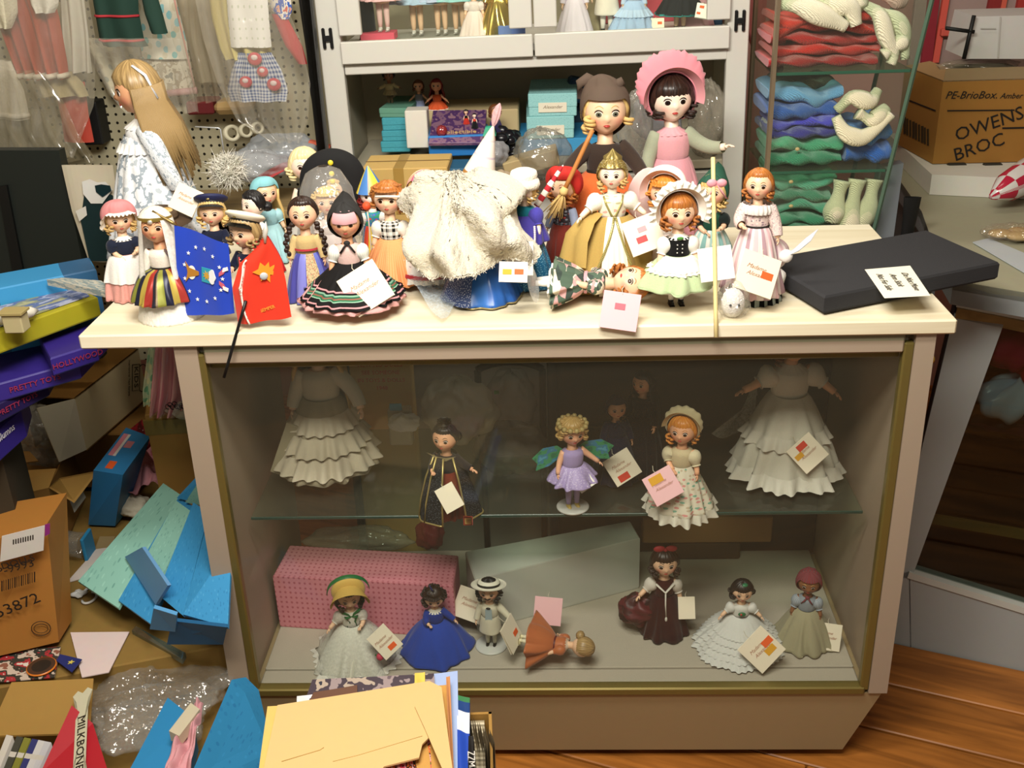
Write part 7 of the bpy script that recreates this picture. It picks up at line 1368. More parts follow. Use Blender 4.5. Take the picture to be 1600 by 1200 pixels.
# white hanger, plastic roll, papers on the carton
o_ = at(140, 935, z=.303); q = MB(); q.tube([o_+np.array([.02*math.cos(a)*.7, .02*math.sin(a), .002]) for a in np.linspace(-2.6, 1.8, 18)], .0028, mat('#e2e0da', .4), 6); q.ball(tuple(o_+np.array([-.028, .012, .004])), (.017, .014, .005), mat('#e2e0da', .4), 14, 8, fn=lambda A, E_: 1+.2*np.sin(4*A)); q.tube([o_+np.array([-.02, .02, .003]), o_+np.array([-.012, .045, .004])], .003, mat('#e2e0da', .4), 6); tag(q.obj('white_hanger'), 'small white plastic doll hanger lying on the brown carton', 'hanger')
c0 = at(105, 850, z=.33); t = thing('plastic_roll', 'rolled clear plastic sleeve with blue end on the brown carton', 'packaging', tuple(c0)); q = MB(); q.lathe([(.026, -.05), (.03, -.02), (.028, .02), (.03, .045)], clear('roll', '#ffffff', .2, .2, .08, '#b8b8b0', .8, 50), 30, T=RZ(-.2)@RY(PI/2), fn=lambda A, T2: 1+.05*np.sin(5*A)); q.obj('sleeve', t)
q = MB(); q.box((.05, -.005, 0), (.008, .05, .06), mat('#2f88b8', .5), ch=.002); q.obj('blue_end', t, False)
def sheet(name, label, pxs, z, m, th=.002, cat='paper'): C = [at(*p, z=z) for p in pxs]; q = MB(); q.hexa([*(c-np.array([0, 0, th]) for c in C), *C], m); return tag(q.obj(name, smooth=False), label, cat)
sheet('white_paper', 'white paper sheet on the brown carton beside the orange carton', [(104, 910), (140, 900), (172, 855), (150, 858)], .304, mat('#ddd2c8', .8))
sheet('pink_sheet', 'pale pink paper sheet at the front edge of the brown carton', [(128, 1058), (170, 1050), (202, 987), (110, 988)], .306, mat('#e0ccc8', .8))
sheet('brown_sheet', 'small brown framed card behind the white paper on the carton', [(148, 858), (172, 862), (180, 838), (156, 838)], .303, mat('#a08a60', .8))
t = sheet('picture_disc_card', 'printed card with orange-ringed dark disc at the left front', [(-30, 1068), (85, 1058), (95, 1010), (-30, 1022)], .31, pmat('blotch', ('#8a5a4a', '#c9b8a8', '#3a3a34', '#a8343a', '#d8d0c4'), 4, 3, .4)); 
o_ = at(65, 1042, z=.314); q = MB(); q.lathe([(.028, 0), (.028, .002), (.024, .003), (0, .003)], pmat('bands', ((0, '#d87a2a'), (.5, '#4a3428'), (.75, '#2a2622')), 1, 1, .3), 40); o = q.obj('orange_ring_disc'); o.location = o_; tag(o, 'round dark disc with orange rim on the printed card', 'disc')
P_ = [(88, 1032), (112, 1050), (128, 1030), (94, 1022)]; C = [at(*p, z=.316) for p in P_]; t = thing('star_card', 'dark blue card corner with yellow star on the pale pink sheet', 'card', tuple(sum(C)/4)); O = TR(*(-sum(C)/4)); q = MB(O); q.hexa([*(c-np.array([0, 0, .002]) for c in C), *C], mat('#26306e', .5)); q.obj('card', t, False)
q = MB(O@TR(*(at(111, 1035, z=.317)))); q.prism(star_pts(.007), .001, mat('#d8c860', .5)); q.obj('star', t, False)
q = MB(); P_ = [at(212, 978, z=.32), at(290, 1020, z=.31), at(284, 1030, z=.305), at(206, 985, z=.31)]; q.hexa([*(p-np.array([0, 0, .012]) for p in P_), *P_], clear('glint', '#d0d8d0', .3, .3, .06, '#6a7468')); tag(q.obj('glass_strip', smooth=False), 'narrow strip of glass-like plastic below the fanned blue boxes', 'strip')
# orange-brown numbered carton
A_ = [at(-70, 862, z=.58), at(73, 819, z=.58), at(104, 770, z=.58), at(-70, 800, z=.58)]
B_ = [at(-40, 1034, z=.318), at(92, 1003, z=.318), at(112, 970, z=.318), at(-40, 990, z=.318)]
t = thing('numbered_carton', 'orange-brown carton with white label and the number 53872 at the left', 'box', tuple(B_[0])); O = TR(*(-B_[0])); oc = mat('#a8702e', .75, var=.1); q = MB(O); q.hexa([*B_, *A_], oc); q.obj('carton', t, False)
nf = np.cross(B_[1]-B_[0], A_[0]-B_[0]); nf /= np.linalg.norm(nf); nf = nf if nf@(CP-B_[0]) > 0 else -nf
def facept(px, py, e=.0012): d = CF+CR*(px-800)/FPX-CU*(py-600)/FPX; o = B_[0]+nf*e; return CP+d*(((o-CP)@nf)/(d@nf))
def facequad(pxs, m, name, e=.0012): P4 = [facept(*p, e) for p in pxs]; q = MB(O); q.hexa([*(p-nf*.001 for p in P4), *P4], m); q.obj(name, t, False)
def facetext(s, x0, y0, x1, y1, size, m, e=.0014): a, b = facept(x0, y0, e), facept(x1, y1, e); F = frame((a+b)/2, b-a, (0, 0, 1)); q = MB(O@F); q.text(s, size, m, np.eye(4), .0003); q.obj('lettering', t, False)
dk = mat('#241a10', .7)
facequad([(0, 878), (68, 860), (70, 821), (3, 838)], mat('#d8d4cc', .7), 'paper_label'); facequad([(70, 838), (78, 834), (78, 818), (70, 820)], mat('#8a2a7a', .6), 'purple_tab')
facetext('DOLLS', 8, 884, 48, 873, .02, dk); facetext('P-9993', -2, 894, 50, 880, .024, dk); facetext('53872', 0, 957, 54, 936, .034, dk)
for i in range(16): facequad([(2+3.4*i, 924-.95*i), (2+3.4*i+(1.1 if i % 3 else 2), 924-.95*i), (2+3.4*i+(1.1 if i % 3 else 2), 908-.95*i), (2+3.4*i, 908-.95*i)], dk, 'bar_line', .0014)
for i in range(9): facequad([(20+3.8*i, 851-.9*i), (22+3.8*i, 850.6-.9*i), (22+3.8*i, 843-.9*i), (20+3.8*i, 843.4-.9*i)], dk, 'bar_line', .0016)
q = MB(O); q.tube([facept(64+15*math.cos(a), 982+11*math.sin(a), .0016) for a in np.linspace(0, 2*PI, 26)], .0008, dk, 5); q.tube([facept(64+11*math.cos(a), 982+7*math.sin(a), .0016) for a in np.linspace(0, 2*PI, 22)], .0006, dk, 5); q.obj('round_stamp', t)
# clear bag over the front of the carton, blue open box, flap, magazines
crumple('plastic_bag', 'large crumpled clear plastic bag in front of the brown carton', at(235, 1100, z=.24), (.125, .105, .04), 'bagF', haze=.13, hc='#e6e4da', seed=41, gloss=.2, sc=1.5, bump=2.0)
zt_ = .33
castbox('front_carton', 'brown carton on the floor under the clear bag and the blue box', [(-60, 1320), (400, 1300), (372, 1010), (-60, 700)], .19, .0, mat('#8a6c34', .85, var=.15))
P_ = [at(196, 1215, z=.28), at(268, 1240, z=.28), at(300, 1120, z=.30), at(262, 1090, z=.30)]; t = thing('blue_open_box', 'bright blue doll box lying open with pink tissue at the bottom of the picture', 'box', tuple(P_[0])); O = TR(*(-P_[0])); dz = np.array([0, 0, .08])
q = MB(O); q.hexa([*(p-dz for p in P_), *P_], mat('#2f86bc', .5, var=.08)); q.obj('tray', t, False)
P2_ = [at(286, 1240, z=.30), at(412, 1180, z=.26), at(384, 1058, z=.36), at(362, 1062, z=.38)]; q = MB(O); q.hexa([*(p-np.array([-.02, 0, .03]) for p in P2_), *P2_], pmat('floral', ('#2f86b8', '#2878ac', '#2f86b8', '#2a7cb0', '#338cc0'), 14, 10, .5, .2)); q.obj('lid', t, False)
tissue('pink_tissue', 'pink tissue inside the open blue box at the bottom', [(256, 1230), (300, 1230), (320, 1110), (296, 1120)], .285, mat('#d49aa0', .8), .010, 4)
q = MB(); P_ = [at(264, 1142, z=.33), at(280, 1150, z=.33), at(312, 1108, z=.34), at(298, 1098, z=.34)]; q.hexa([*(p-np.array([0, 0, .022]) for p in P_), *P_], mat('#c9bfa4', .7)); tag(q.obj('cream_block', smooth=False), 'cream cardboard insert inside the open blue box', 'insert')
q = MB(); C = [at(-20, 1150, z=.27), at(140, 1145, z=.27), at(146, 1060, z=.33), at(18, 1066, z=.33)]; q.hexa([*(c-np.array([0, 0, .004]) for c in C), *C], mat('#a5803f', .8, var=.1)); tag(q.obj('carton_flap', smooth=False), 'brown cardboard flap sloping up at the lower left', 'flap')
C = [at(62, 1210, z=.27), at(186, 1260, z=.27), at(145, 1130, z=.31), at(112, 1102, z=.33)]; t = thing('red_book', 'red box with cream bone-shaped panel and black lettering at the lower left', 'box', tuple(C[0])); O = TR(*(-C[0])); q = MB(O); q.hexa([*(c-np.array([0, 0, .03]) for c in C), *C], mat('#b0202c', .5)); q.obj('carton', t, False)
u_ = (C[3]+C[2])/2-(C[0]+C[1])/2; F = frame(sum(C)/4+u_*.10+np.array([0, 0, .0015]), -u_, (1, 0, .3)); q = MB(O@F); bone = [(-.085, -.012), (.06, -.012), (.075, -.02), (.085, -.012), (.08, 0), (.085, .012), (.075, .02), (.06, .012), (-.085, .012), (-.1, .02), (-.108, .01), (-.1, 0), (-.108, -.01), (-.1, -.02)]
q.prism(bone, .001, mat('#c8c4a8', .6)); q.obj('bone_panel', t, False); q = MB(O@F@TR(.0, 0, .0015)); q.text('MILKBONE', .022, dk, np.eye(4), .0004); q.obj('lettering', t, False)
for i, (x, c, lab) in enumerate(((8, '#d8d4cc', 'white magazine leftmost of the upright magazines'), (24, '#4a4a40', 'dark magazine second from the left edge'), (36, '#8a8a3a', 'olive covered magazine third from the left'), (48, '#3a3f7a', 'dark blue spined magazine fourth from the left'), (58, '#dcdcdc', 'white magazine fifth from the left'), (68, '#d2d4da', 'pale magazine next to the red box'))):
    C = [at(x-30, 1230, z=.22), at(x-20, 1230, z=.22), at(x+12, 1150+2*i, z=.30), at(x+2, 1148+2*i, z=.30)]; q = MB(); q.hexa([*(c_-np.array([0, 0, .03]) for c_ in C), *C], pmat('bands', ((0, c), (.6, '#d8d4c8'), (.7, c)), 1, 1, .5)); tag(q.obj('magazine', smooth=False), lab, 'magazine', 'upright magazines at the lower left')

# ------------------------------------------------------------------ pile of envelopes in a worn carton, bottom centre
ez = .50; env = mat('#d8b67c', .7, var=.06); envd = mat('#c8964c', .7, var=.08)
A_ = [at(392, 1300, z=.44), at(775, 1300, z=.44), at(768, 1112, z=.44), at(425, 1125, z=.44)]
t = thing('worn_carton', 'worn carton holding the pile of envelopes and magazines at the bottom', 'box', tuple(sum(A_)/4-np.array([0, 0, .44]))); O = TR(*(-(sum(A_)/4-np.array([0, 0, .44])))); dn = np.array([0, 0, -.438])
for k, (i, j) in enumerate(((0, 1), (1, 2), (2, 3), (3, 0))): wallq(O, t, [A_[i]+dn, A_[j]+dn, A_[j], A_[i]], tan, 'wall', .005)
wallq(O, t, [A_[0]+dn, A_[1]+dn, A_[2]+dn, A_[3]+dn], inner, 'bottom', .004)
cI = sum(A_)/4; In = [cI+(a-cI)*.93 for a in A_]; q = MB(); q.hexa([*(p+np.array([0, 0, -.43]) for p in In), *(p+np.array([0, 0, -.01]) for p in In)], pmat('rows', ('#b9ad90', '#8a8068', '#cfc4a8', '#a09478'), 1, 12, .8)); stuff(tag(q.obj('paper_bundle', smooth=False), 'tightly packed papers filling the worn carton', 'paper'))
def pile(name, label, pxs, z, m, th=.004, cat='envelope', extra=None):
    C = [at(*p, z=z) for p in pxs]; c = sum(C)/4; t = thing(name, label, cat, tuple(c)); O = TR(*(-c)); q = MB(O); n = 14
    G_ = np.array([[(1-u)*(1-v)*C[0]+u*(1-v)*C[1]+u*v*C[2]+(1-u)*v*C[3]+np.array([0, 0, .003*math.sin(4*u+2*v)*math.sin(3*v)]) for v in np.linspace(0, 1, n)] for u in np.linspace(0, 1, n)]); q.grid(G_, m); q.grid(G_[::-1]-np.array([0, 0, th]), m)
    for e in (G_[0], G_[-1], G_[:, 0], G_[:, -1]): q.grid(np.stack([e, e-np.array([0, 0, th])], 1), m)
    q.obj('sheet', t, False)
    if extra: extra(t, O)
    return t
coll = pmat('blotch', ('#6a5a60', '#9a8a8a', '#4a4048', '#b0a090', '#3a3a44'), 4, 3, .35)
pile('poster', 'pale blue glossy poster sticking out right of the envelopes', [(690, 1300), (718, 1300), (715, 1048), (520, 1072)], .474, mat('#a8bce6', .35), .004, 'poster')
pile('magazine', 'glossy dark printed magazine sticking out above the envelopes', [(440, 1210), (690, 1200), (678, 1052), (488, 1062)], .482, coll, .006, 'magazine')
pile('magazine', 'brown covered magazine with white edge left above the envelopes', [(440, 1190), (560, 1170), (558, 1070), (490, 1082)], .487, mat('#6a4a3a', .5), .004, 'magazine')
pile('yellow_strip', 'yellow paper strip upright in the pile above the envelopes', [(648, 1100), (664, 1098), (664, 1050), (648, 1052)], .4885, mat('#e6c85a', .6), .001, 'paper')
pile('white_card', 'white card at the left top corner of the envelope pile', [(464, 1110), (494, 1106), (494, 1084), (464, 1088)], .486, mat('#e2e4e4', .6), .002, 'card')
pile('envelope', 'darker manila envelope under the right side of the top envelope', [(640, 1300), (712, 1300), (698, 1070), (660, 1072)], .491, envd, .004)
pile('wooden_frame_strip', 'thin orange wooden strip lying on the right of the envelopes', [(704, 1230), (710, 1230), (703, 1056), (697, 1058)], .495, mat('#c88a58', .5), .006, 'strip')
pile('collage_sheet', 'colourful collage page peeping out below the torn envelope', [(600, 1300), (680, 1300), (668, 1100), (560, 1130)], .4955, pmat('blotch', ('#2f3a30', '#c8405a', '#d8a0a8', '#3a2a24', '#d86a30', '#e0d0c8'), 9, 9, .4), .002, 'page')
pile('envelope', 'yellowed manila envelope sticking out left under the top envelope', [(392, 1300), (470, 1300), (470, 1100), (418, 1104)], .497, mat('#d8bc6a', .7), .003)
ztop = .506
pts = [(400, 1260), (434, 1104), (672, 1066), (690, 1135), (660, 1165), (655, 1186), (600, 1200), (570, 1260)]
C = np.array([at(*p, z=ztop) for p in pts]); c = C.mean(0); t = thing('envelope', 'large pale manila envelope with torn corner on top of the pile', 'envelope', tuple(c)); q = MB(); q.prism((C-c)[:, :2], .003, env); q.obj('sheet', t, False)
q = MB(); q.tube([at(*p, z=ztop+.003)-c for p in ((440, 1190), (500, 1172), (506, 1168))], .0008, mat('#b08a4a', .8), 4); q.tube([at(*p, z=ztop+.003)-c for p in ((520, 1190), (560, 1180), (660, 1150))], .0006, mat('#b8924e', .8), 4); q.obj('crease', t)
pts = [(648, 1105), (672, 1066), (690, 1075), (715, 1260), (690, 1200), (664, 1140)]; C = np.array([at(*p, z=ztop+.004) for p in pts]); c = C.mean(0); t = thing('envelope_flap', 'torn manila flap folded over the right of the top envelope', 'flap', tuple(c)); q = MB(); q.prism((C-c)[:, :2], .002, env); q.obj('sheet', t, False)
for i in range(5):
    pp = [at(730+8*i, 1115+6*i, z=.46), at(738+8*i, 1160, z=.455), at(742+7*i, 1210, z=.45)]; q = MB(); G_ = np.stack([np.array(pp), np.array(pp)-np.array([0, 0, .12])], 1); q.grid(G_, mat('#b8a888' if i % 2 else '#8a7a5c', .8)); q.grid(G_+np.array([.003, 0, 0]), mat('#a89878', .8)); tag(q.obj('upright_folder'), ['first', 'second', 'third', 'fourth', 'fifth'][i]+' from the left of the worn upright folders at the right of the pile', 'folder', 'worn upright folders')
pile('blue_magazine', 'royal blue and white magazine at the right edge of the pile', [(716, 1280), (732, 1280), (734, 1090), (714, 1086)], .47, pmat('bands', ((0, '#2448b0'), (.6, '#2448b0'), (.68, '#dfe4ec'), (.86, '#1f3f7a'), (.95, '#3a7a4a')), 1, 1, .4), .02, 'magazine')
pile('black_magazine', 'black magazine with white lettering behind the royal blue one', [(730, 1290), (742, 1290), (740, 1150), (732, 1150)], .468, mat('#1d1b1b', .5), .02, 'magazine', lambda t, O: (lambda q: (q.text('ZZMA', .016, mat('#d8d4cc', .6), np.eye(4), .0004), q.obj('lettering', t, False)))(MB(O@frame(at(736, 1190, z=.470), at(737, 1250, z=.470)-at(735, 1150, z=.470), (1, 0, 0)))))
# ------------------------------------------------------------------ knitted sweaters in the glass tower
def sweater(name, label, x0, x1, py, h_px, n, cols, y=.63, depth=.17, seed=0, wav=.006, button=None):
    "a folded knit: soft rounded layers lying on each other, seen on their folded edges"
    a, b = at(x0, py, y=y), at(x1, py, y=y); tp = at(x0, py-h_px, y=y); H_ = tp[2]-a[2]; W = b[0]-a[0]; th = H_/n; rs = np.random.default_rng(seed)
    t = thing(name, label, 'sweater', (a[0]+W/2, y+depth/2, a[2]))
    for k in range(n):
        ph = rs.uniform(0, 6, 4); nx, nc = 40, 24; u = np.linspace(-1, 1, nx); c = np.arange(nc)*2*PI/nc; P_ = np.zeros((nx, nc, 3))
        for i in range(nx):
            e = (1-abs(u[i])**6)**.5; cy = np.sign(np.cos(c))*np.abs(np.cos(c))**.35*depth/2; cz = np.sin(c)*th*.56*(.55+.45*e)
            zz = wav*(math.sin(3.1*u[i]+ph[0])+.6*math.sin(6*u[i]+ph[1])); yy = .010*math.sin(4*u[i]+ph[2])*(.4+.6*(k+1)/n)
            P_[i, :, 0] = u[i]*W/2*(1+.0*k)+.006*math.sin(ph[3]); P_[i, :, 1] = -cy*(1-.04*(k % 2))+yy; P_[i, :, 2] = th*(k+.5)+cz+zz*(k+.4)/n+.003*np.sin(9*u[i]+c*2+ph[0])
        q = MB(); q.grid(P_, knit(cols[k % len(cols)]), cv=True); 
        for i in (0, nx-1): q.grid(np.stack([P_[i], np.repeat(P_[i].mean(0)[None], nc, 0)], 0), knit(cols[k % len(cols)]), cv=True)
        q.obj('fold', t)
    if button: q = MB(); p = at(*button, y=y-.012)-np.array(t.location); q.ball(tuple(p), (.005, .003, .004), mat('#d8b080', .4), 10, 7); q.obj('button', t)
    return t
def bundle(name, label, paths, col, r=.02, cat='sweater'):
    c = at(*paths[0][0][:2], y=paths[0][0][2]); t = thing(name, label, cat, tuple(c))
    for p in paths:
        P_ = np.array([at(x, y_, y=Y) for x, y_, Y in p])-c; n = 20; s_ = np.linspace(0, 1, len(P_)); u = np.linspace(0, 1, n); Q = np.stack([np.interp(u, s_, P_[:, i]) for i in range(3)], -1)
        for _ in range(3): Q[1:-1] = (Q[:-2]+2*Q[1:-1]+Q[2:])/4
        q = MB(); q.tube(Q, r*(.8+.25*np.sin(u*7+len(p))), knit(col), 16); q.obj('fold', t)
    return t
sweater('red_sweaters', 'pile of folded red knitted sweaters on the top shelf of the glass tower', 1203, 1372, 108, 88, 5, ('#b01418', '#e0241c', '#c4181a', '#e8301f', '#f0382a'), seed=1, wav=.009)
bundle('cream_sweater', 'cream white knit draped over the red sweaters', [[(1212, 6, .62), (1250, 8, .61), (1290, 26, .605), (1322, 42, .605)], [(1230, -12, .64), (1290, 2, .62), (1330, 10, .61), (1338, 40, .605)], [(1290, -20, .65), (1335, -10, .63), (1345, 14, .61)]], '#ece6c8', .022)
bundle('cream_scarf', 'cream white twisted knit at the right of the red sweaters', [[(1352, 8, .62), (1376, 22, .61), (1384, 60, .61), (1400, 82, .61), (1392, 100, .61)], [(1372, 18, .63), (1400, 26, .62), (1412, 50, .62), (1414, 92, .62)], [(1380, 86, .61), (1402, 70, .61), (1416, 60, .62)]], '#ece6c8', .017)
bundle('pink_knit', 'pale pink knit at the top right of the glass tower', [[(1365, -14, .66), (1395, -4, .65), (1416, 2, .65)]], '#d8b0a8', .02)
sweater('green_sweater', 'folded sea green knitted sweater with button on the middle tower shelf', 1198, 1312, 262, 44, 2, ('#3f9a78', '#52b08a'), seed=2, button=(1246, 233))
sweater('purple_sweater', 'thin folded violet knitted sweater on the middle tower shelf', 1202, 1318, 219, 32, 2, ('#3a32a0', '#5048e0'), seed=3, wav=.006)
sweater('blue_sweater', 'light blue folded knitted sweater topmost on the middle tower shelf', 1196, 1312, 188, 46, 2, ('#3060c0', '#7ab4f0'), seed=4, wav=.010)
sweater('dark_sweaters', 'dark brown knit behind the light blue sweater', 1205, 1300, 142, 18, 1, ('#4a3222',), y=.70, depth=.1, seed=5)
sweater('bright_blue_sweater', 'bright blue folded knit right of the green sweater', 1316, 1388, 256, 58, 2, ('#2068d8', '#3f8ae8'), seed=6)
bundle('cream_bonnet', 'cream white knitted garment bundled at the right of the middle tower shelf', [[(1308, 172, .62), (1330, 150, .61), (1360, 160, .61), (1372, 140, .62)], [(1306, 182, .61), (1318, 208, .605), (1345, 218, .605), (1372, 200, .605), (1392, 178, .61)], [(1340, 176, .61), (1362, 190, .61), (1386, 168, .62)]], '#ece4c2', .018)
sweater('green_sweaters', 'stack of folded dark sea green sweaters on the floor of the glass tower', 1196, 1318, 386, 66, 4, ('#2a7a5e', '#2f8a6a', '#3f9a78', '#4aa488'), y=.63, seed=7, wav=.008, button=(1236, 322))
sweater('green_cardigan', 'upper sea green cardigan with button below the middle tower shelf', 1200, 1302, 318, 38, 2, ('#358a6e', '#58b094'), seed=8, wav=.010, button=(1236, 284))
bundle('cream_vest', 'cream white knit hanging at the right of the tower floor', [[(1316, 282, .63), (1306, 320, .625), (1300, 348, .62)], [(1340, 280, .63), (1330, 330, .62), (1324, 380, .62)], [(1366, 280, .64), (1358, 320, .63), (1338, 360, .62)]], '#ece4c2', .024)
for i, (x, y_, r_, c, lab) in enumerate(((1178, 60, .018, '#c86a6a', 'pink knit seen through the left side of the glass tower, top shelf'), (1190, 102, .016, '#a82a2c', 'red knit edge at the left side of the glass tower above the shelf'), (1172, 165, .018, '#6a94c8', 'blue knit at the left side of the glass tower'), (1168, 195, .018, '#cfcad0', 'white knit at the left side of the glass tower'), (1166, 218, .014, '#c9a0a8', 'pale pink knit at the left side of the glass tower'), (1180, 255, .016, '#3f9a78', 'green knit at the left side of the glass tower'))):
    p = at(x+18, y_, y=.72); q = MB(); q.ball((0, 0, 0), (r_*1.1, .05, r_), knit(c), 20, 12, fn=lambda A, E_: 1+.08*np.sin(5*A+3*E_)); o = q.obj('knit_roll'); o.location = (max(p[0], .487), p[1], p[2]); tag(o, lab, 'knitwear')

# ------------------------------------------------------------------ counter, cartons and sweets on the right
cz = .93
C = [at(1392, 262, z=cz), at(1440, 330, z=cz), at(1462, 392, z=cz), at(1490, 438, z=cz), at(1720, 476, z=cz), at(1720, 215, z=cz), at(1440, 205, z=cz), at(1384, 215, z=cz)]
t = thing('grey_counter', 'grey-green counter with rounded edge behind the grey showcase on the right', 'counter', (C[0][0], C[0][1], 0)); L_ = np.array([C[0][0], C[0][1], 0])
q = MB(); c2 = np.array(C)[:, :2]-L_[:2]; q.prism(c2, .02, mat('#9c9a82', .5, var=.1), TR(0, 0, cz-.02)); q.obj('top', t, False)
q = MB(); edge = np.array(C[:5])-L_; q.grid(np.stack([edge*np.array([1, 1, 0])+np.array([0, 0, cz-.001]), edge*np.array([1, 1, 0])+np.array([0, 0, cz-.05])], 1), mat('#8a8f90', .5)); q.obj('edge', t, False)
inn = (edge[:3]-edge.mean(0))*.97+edge.mean(0)+np.array([.02, .03, 0]); q = MB(); q.grid(np.stack([inn*np.array([1, 1, 0])+np.array([0, 0, cz-.03]), inn*np.array([1, 1, 0])], 1), mat('#6f7475', .6)); q.obj('front', t, False)
q, G = cloth_px([(1412, 1440, 308), (1410, 1432, 345), (1404, 1420, 392)], .62, mat('#0d0d0d', .5), 8, .0, 1, 1, thick=.006); tag(q.obj('niche_shade_strip'), 'black upright sheet standing in for the shade between the glass tower and the grey counter', 'slot')  # black sheet paints the shade of the niche, no real part
q = MB(); P_ = [at(1352, 372, y=.64), at(1396, 372, y=.64), at(1412, 255, y=.66), at(1376, 262, y=.66)]; q.hexa([*P_, *(p+np.array([0, .03, 0]) for p in P_)], mat('#70757a', .5)); tag(q.obj('grey_side_panel', smooth=False), 'grey upright panel just right of the glass tower', 'panel')
# white foam tray and carton
tz = cz+.001
T_ = [at(1452, 304, z=tz), at(1700, 316, z=tz), at(1700, 230, z=tz), at(1384, 236, z=tz)]
t = thing('foam_tray', 'white foam tray under the brown bottle carton on the right', 'tray', tuple(T_[0])); O = TR(*(-T_[0])); q = MB(O); up_ = np.array([0, 0, .05]); q.hexa([*T_, *(p+up_ for p in T_)], mat('#d0cdc2', .7)); q.obj('body', t, False)
for i in range(3):
    p = at(1495+56*i, 256, z=tz+.052); q = MB(O@TR(*p)); q.box((0, 0, -.004), (.05, .02, .012), mat('#2a261e', .8), ch=.005); q.obj('slot', t, False)
bz = tz+.052
B0, B1, B3 = at(1457, 256, z=bz), at(1620, 252, z=bz), at(1400, 224, z=bz); h_ = at(1475, 126, y=B0[1])[2]-bz
B2 = B1+(B3-B0); t = thing('bottle_carton', 'brown bottle carton with slanting black lettering on the white foam tray', 'box', tuple(B0)); O = TR(*(-B0)); up_ = np.array([0, 0, h_]); cb = mat('#9a6c2e', .75, var=.1)
q = MB(O); q.hexa([B0, B1, B2, B3, *(p+up_ for p in (B0, B1, B2, B3))], cb); q.obj('carton', t, False)
m3 = mat('#8f7a5a', .7); wallq(O, t, [B3+up_, B0+up_, B1+up_, B2+up_], mat('#a08a6c', .6, var=.1), 'closed_top'); wallq(O, t, [B0+up_, B1+up_, B1+up_+np.array([0, .05, .02]), B0+up_+np.array([.02, .05, .02])], m3, 'flap'); wallq(O, t, [B3+up_, B0+up_, B0+up_+np.array([.05, .04, .012]), B3+up_+np.array([.06, -.01, .012])], mat('#a5845a', .7), 'flap')
xa = (B1-B0)/np.linalg.norm(B1-B0); nf2 = np.cross(xa, (0, 0, 1)); blk = mat('#1a1510', .7)
def ftext(s, px, py, size, rot=0, shear=0, al='CENTER'):
    d = CF+CR*(px-800)/FPX-CU*(py-600)/FPX; p = CP+d*(((B0+nf2*.0015-CP)@nf2)/(d@nf2)); q = MB(O@frame(p, xa, (0, 0, 1))@RZ(rot)); q.text(s, size, blk, np.eye(4), .0004, al, shear); q.obj('lettering', t, False)
ftext('PE-BrioBox.', 1518, 149, .026, -.02, .3); ftext('Amber', 1580, 150, .019, -.02, .3)
ftext('OWENS', 1492, 213, .047, .33, 0, 'LEFT'); ftext('BROC', 1490, 244, .047, .33, 0, 'LEFT')
def fquad(P4, m, name): q = MB(O); q.hexa([*(p for p in P4), *(p+np.array([0, -.0012, 0]) for p in P4)], m); q.obj(name, t, False)
def fpt(px, py): d = CF+CR*(px-800)/FPX-CU*(py-600)/FPX; return CP+d*(((B0+nf2*.001-CP)@nf2)/(d@nf2))
fquad([fpt(1480, 174), fpt(1585, 173), fpt(1585, 171), fpt(1480, 172)], blk, 'printed_line'); fquad([fpt(1566, 199), fpt(1610, 198), fpt(1610, 200.5), fpt(1566, 201.5)], blk, 'printed_line')
xs = (B0-B3)/np.linalg.norm(B0-B3); ns = np.cross(xs, (0, 0, 1))
def spt(px, py): d = CF+CR*(px-800)/FPX-CU*(py-600)/FPX; return CP+d*(((B0+ns*.001-CP)@ns)/(d@ns))
def squad(pxs, m, name): P4 = [spt(*p) for p in pxs]; q = MB(O); q.hexa([*P4, *(p+ns*.001 for p in P4)], m); q.obj(name, t, False)
for i in range(9): x = 1412+4.6*i; squad([(x, 208+.5*(x-1410)), (x+(2.4 if i % 3 else 3.4), 208+.5*(x-1410)), (x+(2.4 if i % 3 else 3.4), 182+.5*(x-1410)), (x, 182+.5*(x-1410))], mat('#3a2c16', .7), 'bar_line')
squad([(1416, 156), (1462, 174), (1462, 172), (1416, 154)], blk, 'printed_line')
crumple('plastic_bag', 'clear film crumpled over the top of the bottle carton', at(1530, 104, z=bz+h_+.012), (.09, .03, .018), 'film1', haze=.25, hc='#a89a84', seed=51)
# white carton behind, red and coral rack
P_ = [at(1510, 92, y=1.12), at(1680, 92, y=1.12), at(1690, 22, y=1.12), at(1526, 26, y=1.12)]; t = thing('white_carton', 'white carton standing behind the bottle carton', 'box', tuple(P_[0])); O = TR(*(-P_[0])); q = MB(O); q.hexa([*P_, *(p+np.array([0, .16, 0]) for p in P_)], mat('#c6c4c0', .6)); q.obj('carton', t, False)
a_ = [at(*p, y=1.116) for p in ((1532, 44), (1556, 44), (1556, 45.5), (1532, 45.5))]; q = MB(O); q.hexa([*a_, *(p+np.array([0, -.001, 0]) for p in a_)], mat('#a8a6a0', .6)); a_ = [at(*p, y=1.116) for p in ((1558, 90), (1560, 90), (1564, 26), (1562, 26))]; q.hexa([*a_, *(p+np.array([0, -.001, 0]) for p in a_)], mat('#b4b2ac', .6)); q.obj('seam', t, False)
q = MB(); xA, xB = at(1425, 50, y=1.59)[0], at(1680, 50, y=1.59)[0]; q.box(((xA+xB)/2, 1.60, 1.35), (xB-xA, .02, .9), mat('#a08a84', .7)); t = tag(q.obj('mauve_rack', smooth=False), 'mauve backing panel with red and coral bars at the upper right', 'rack')
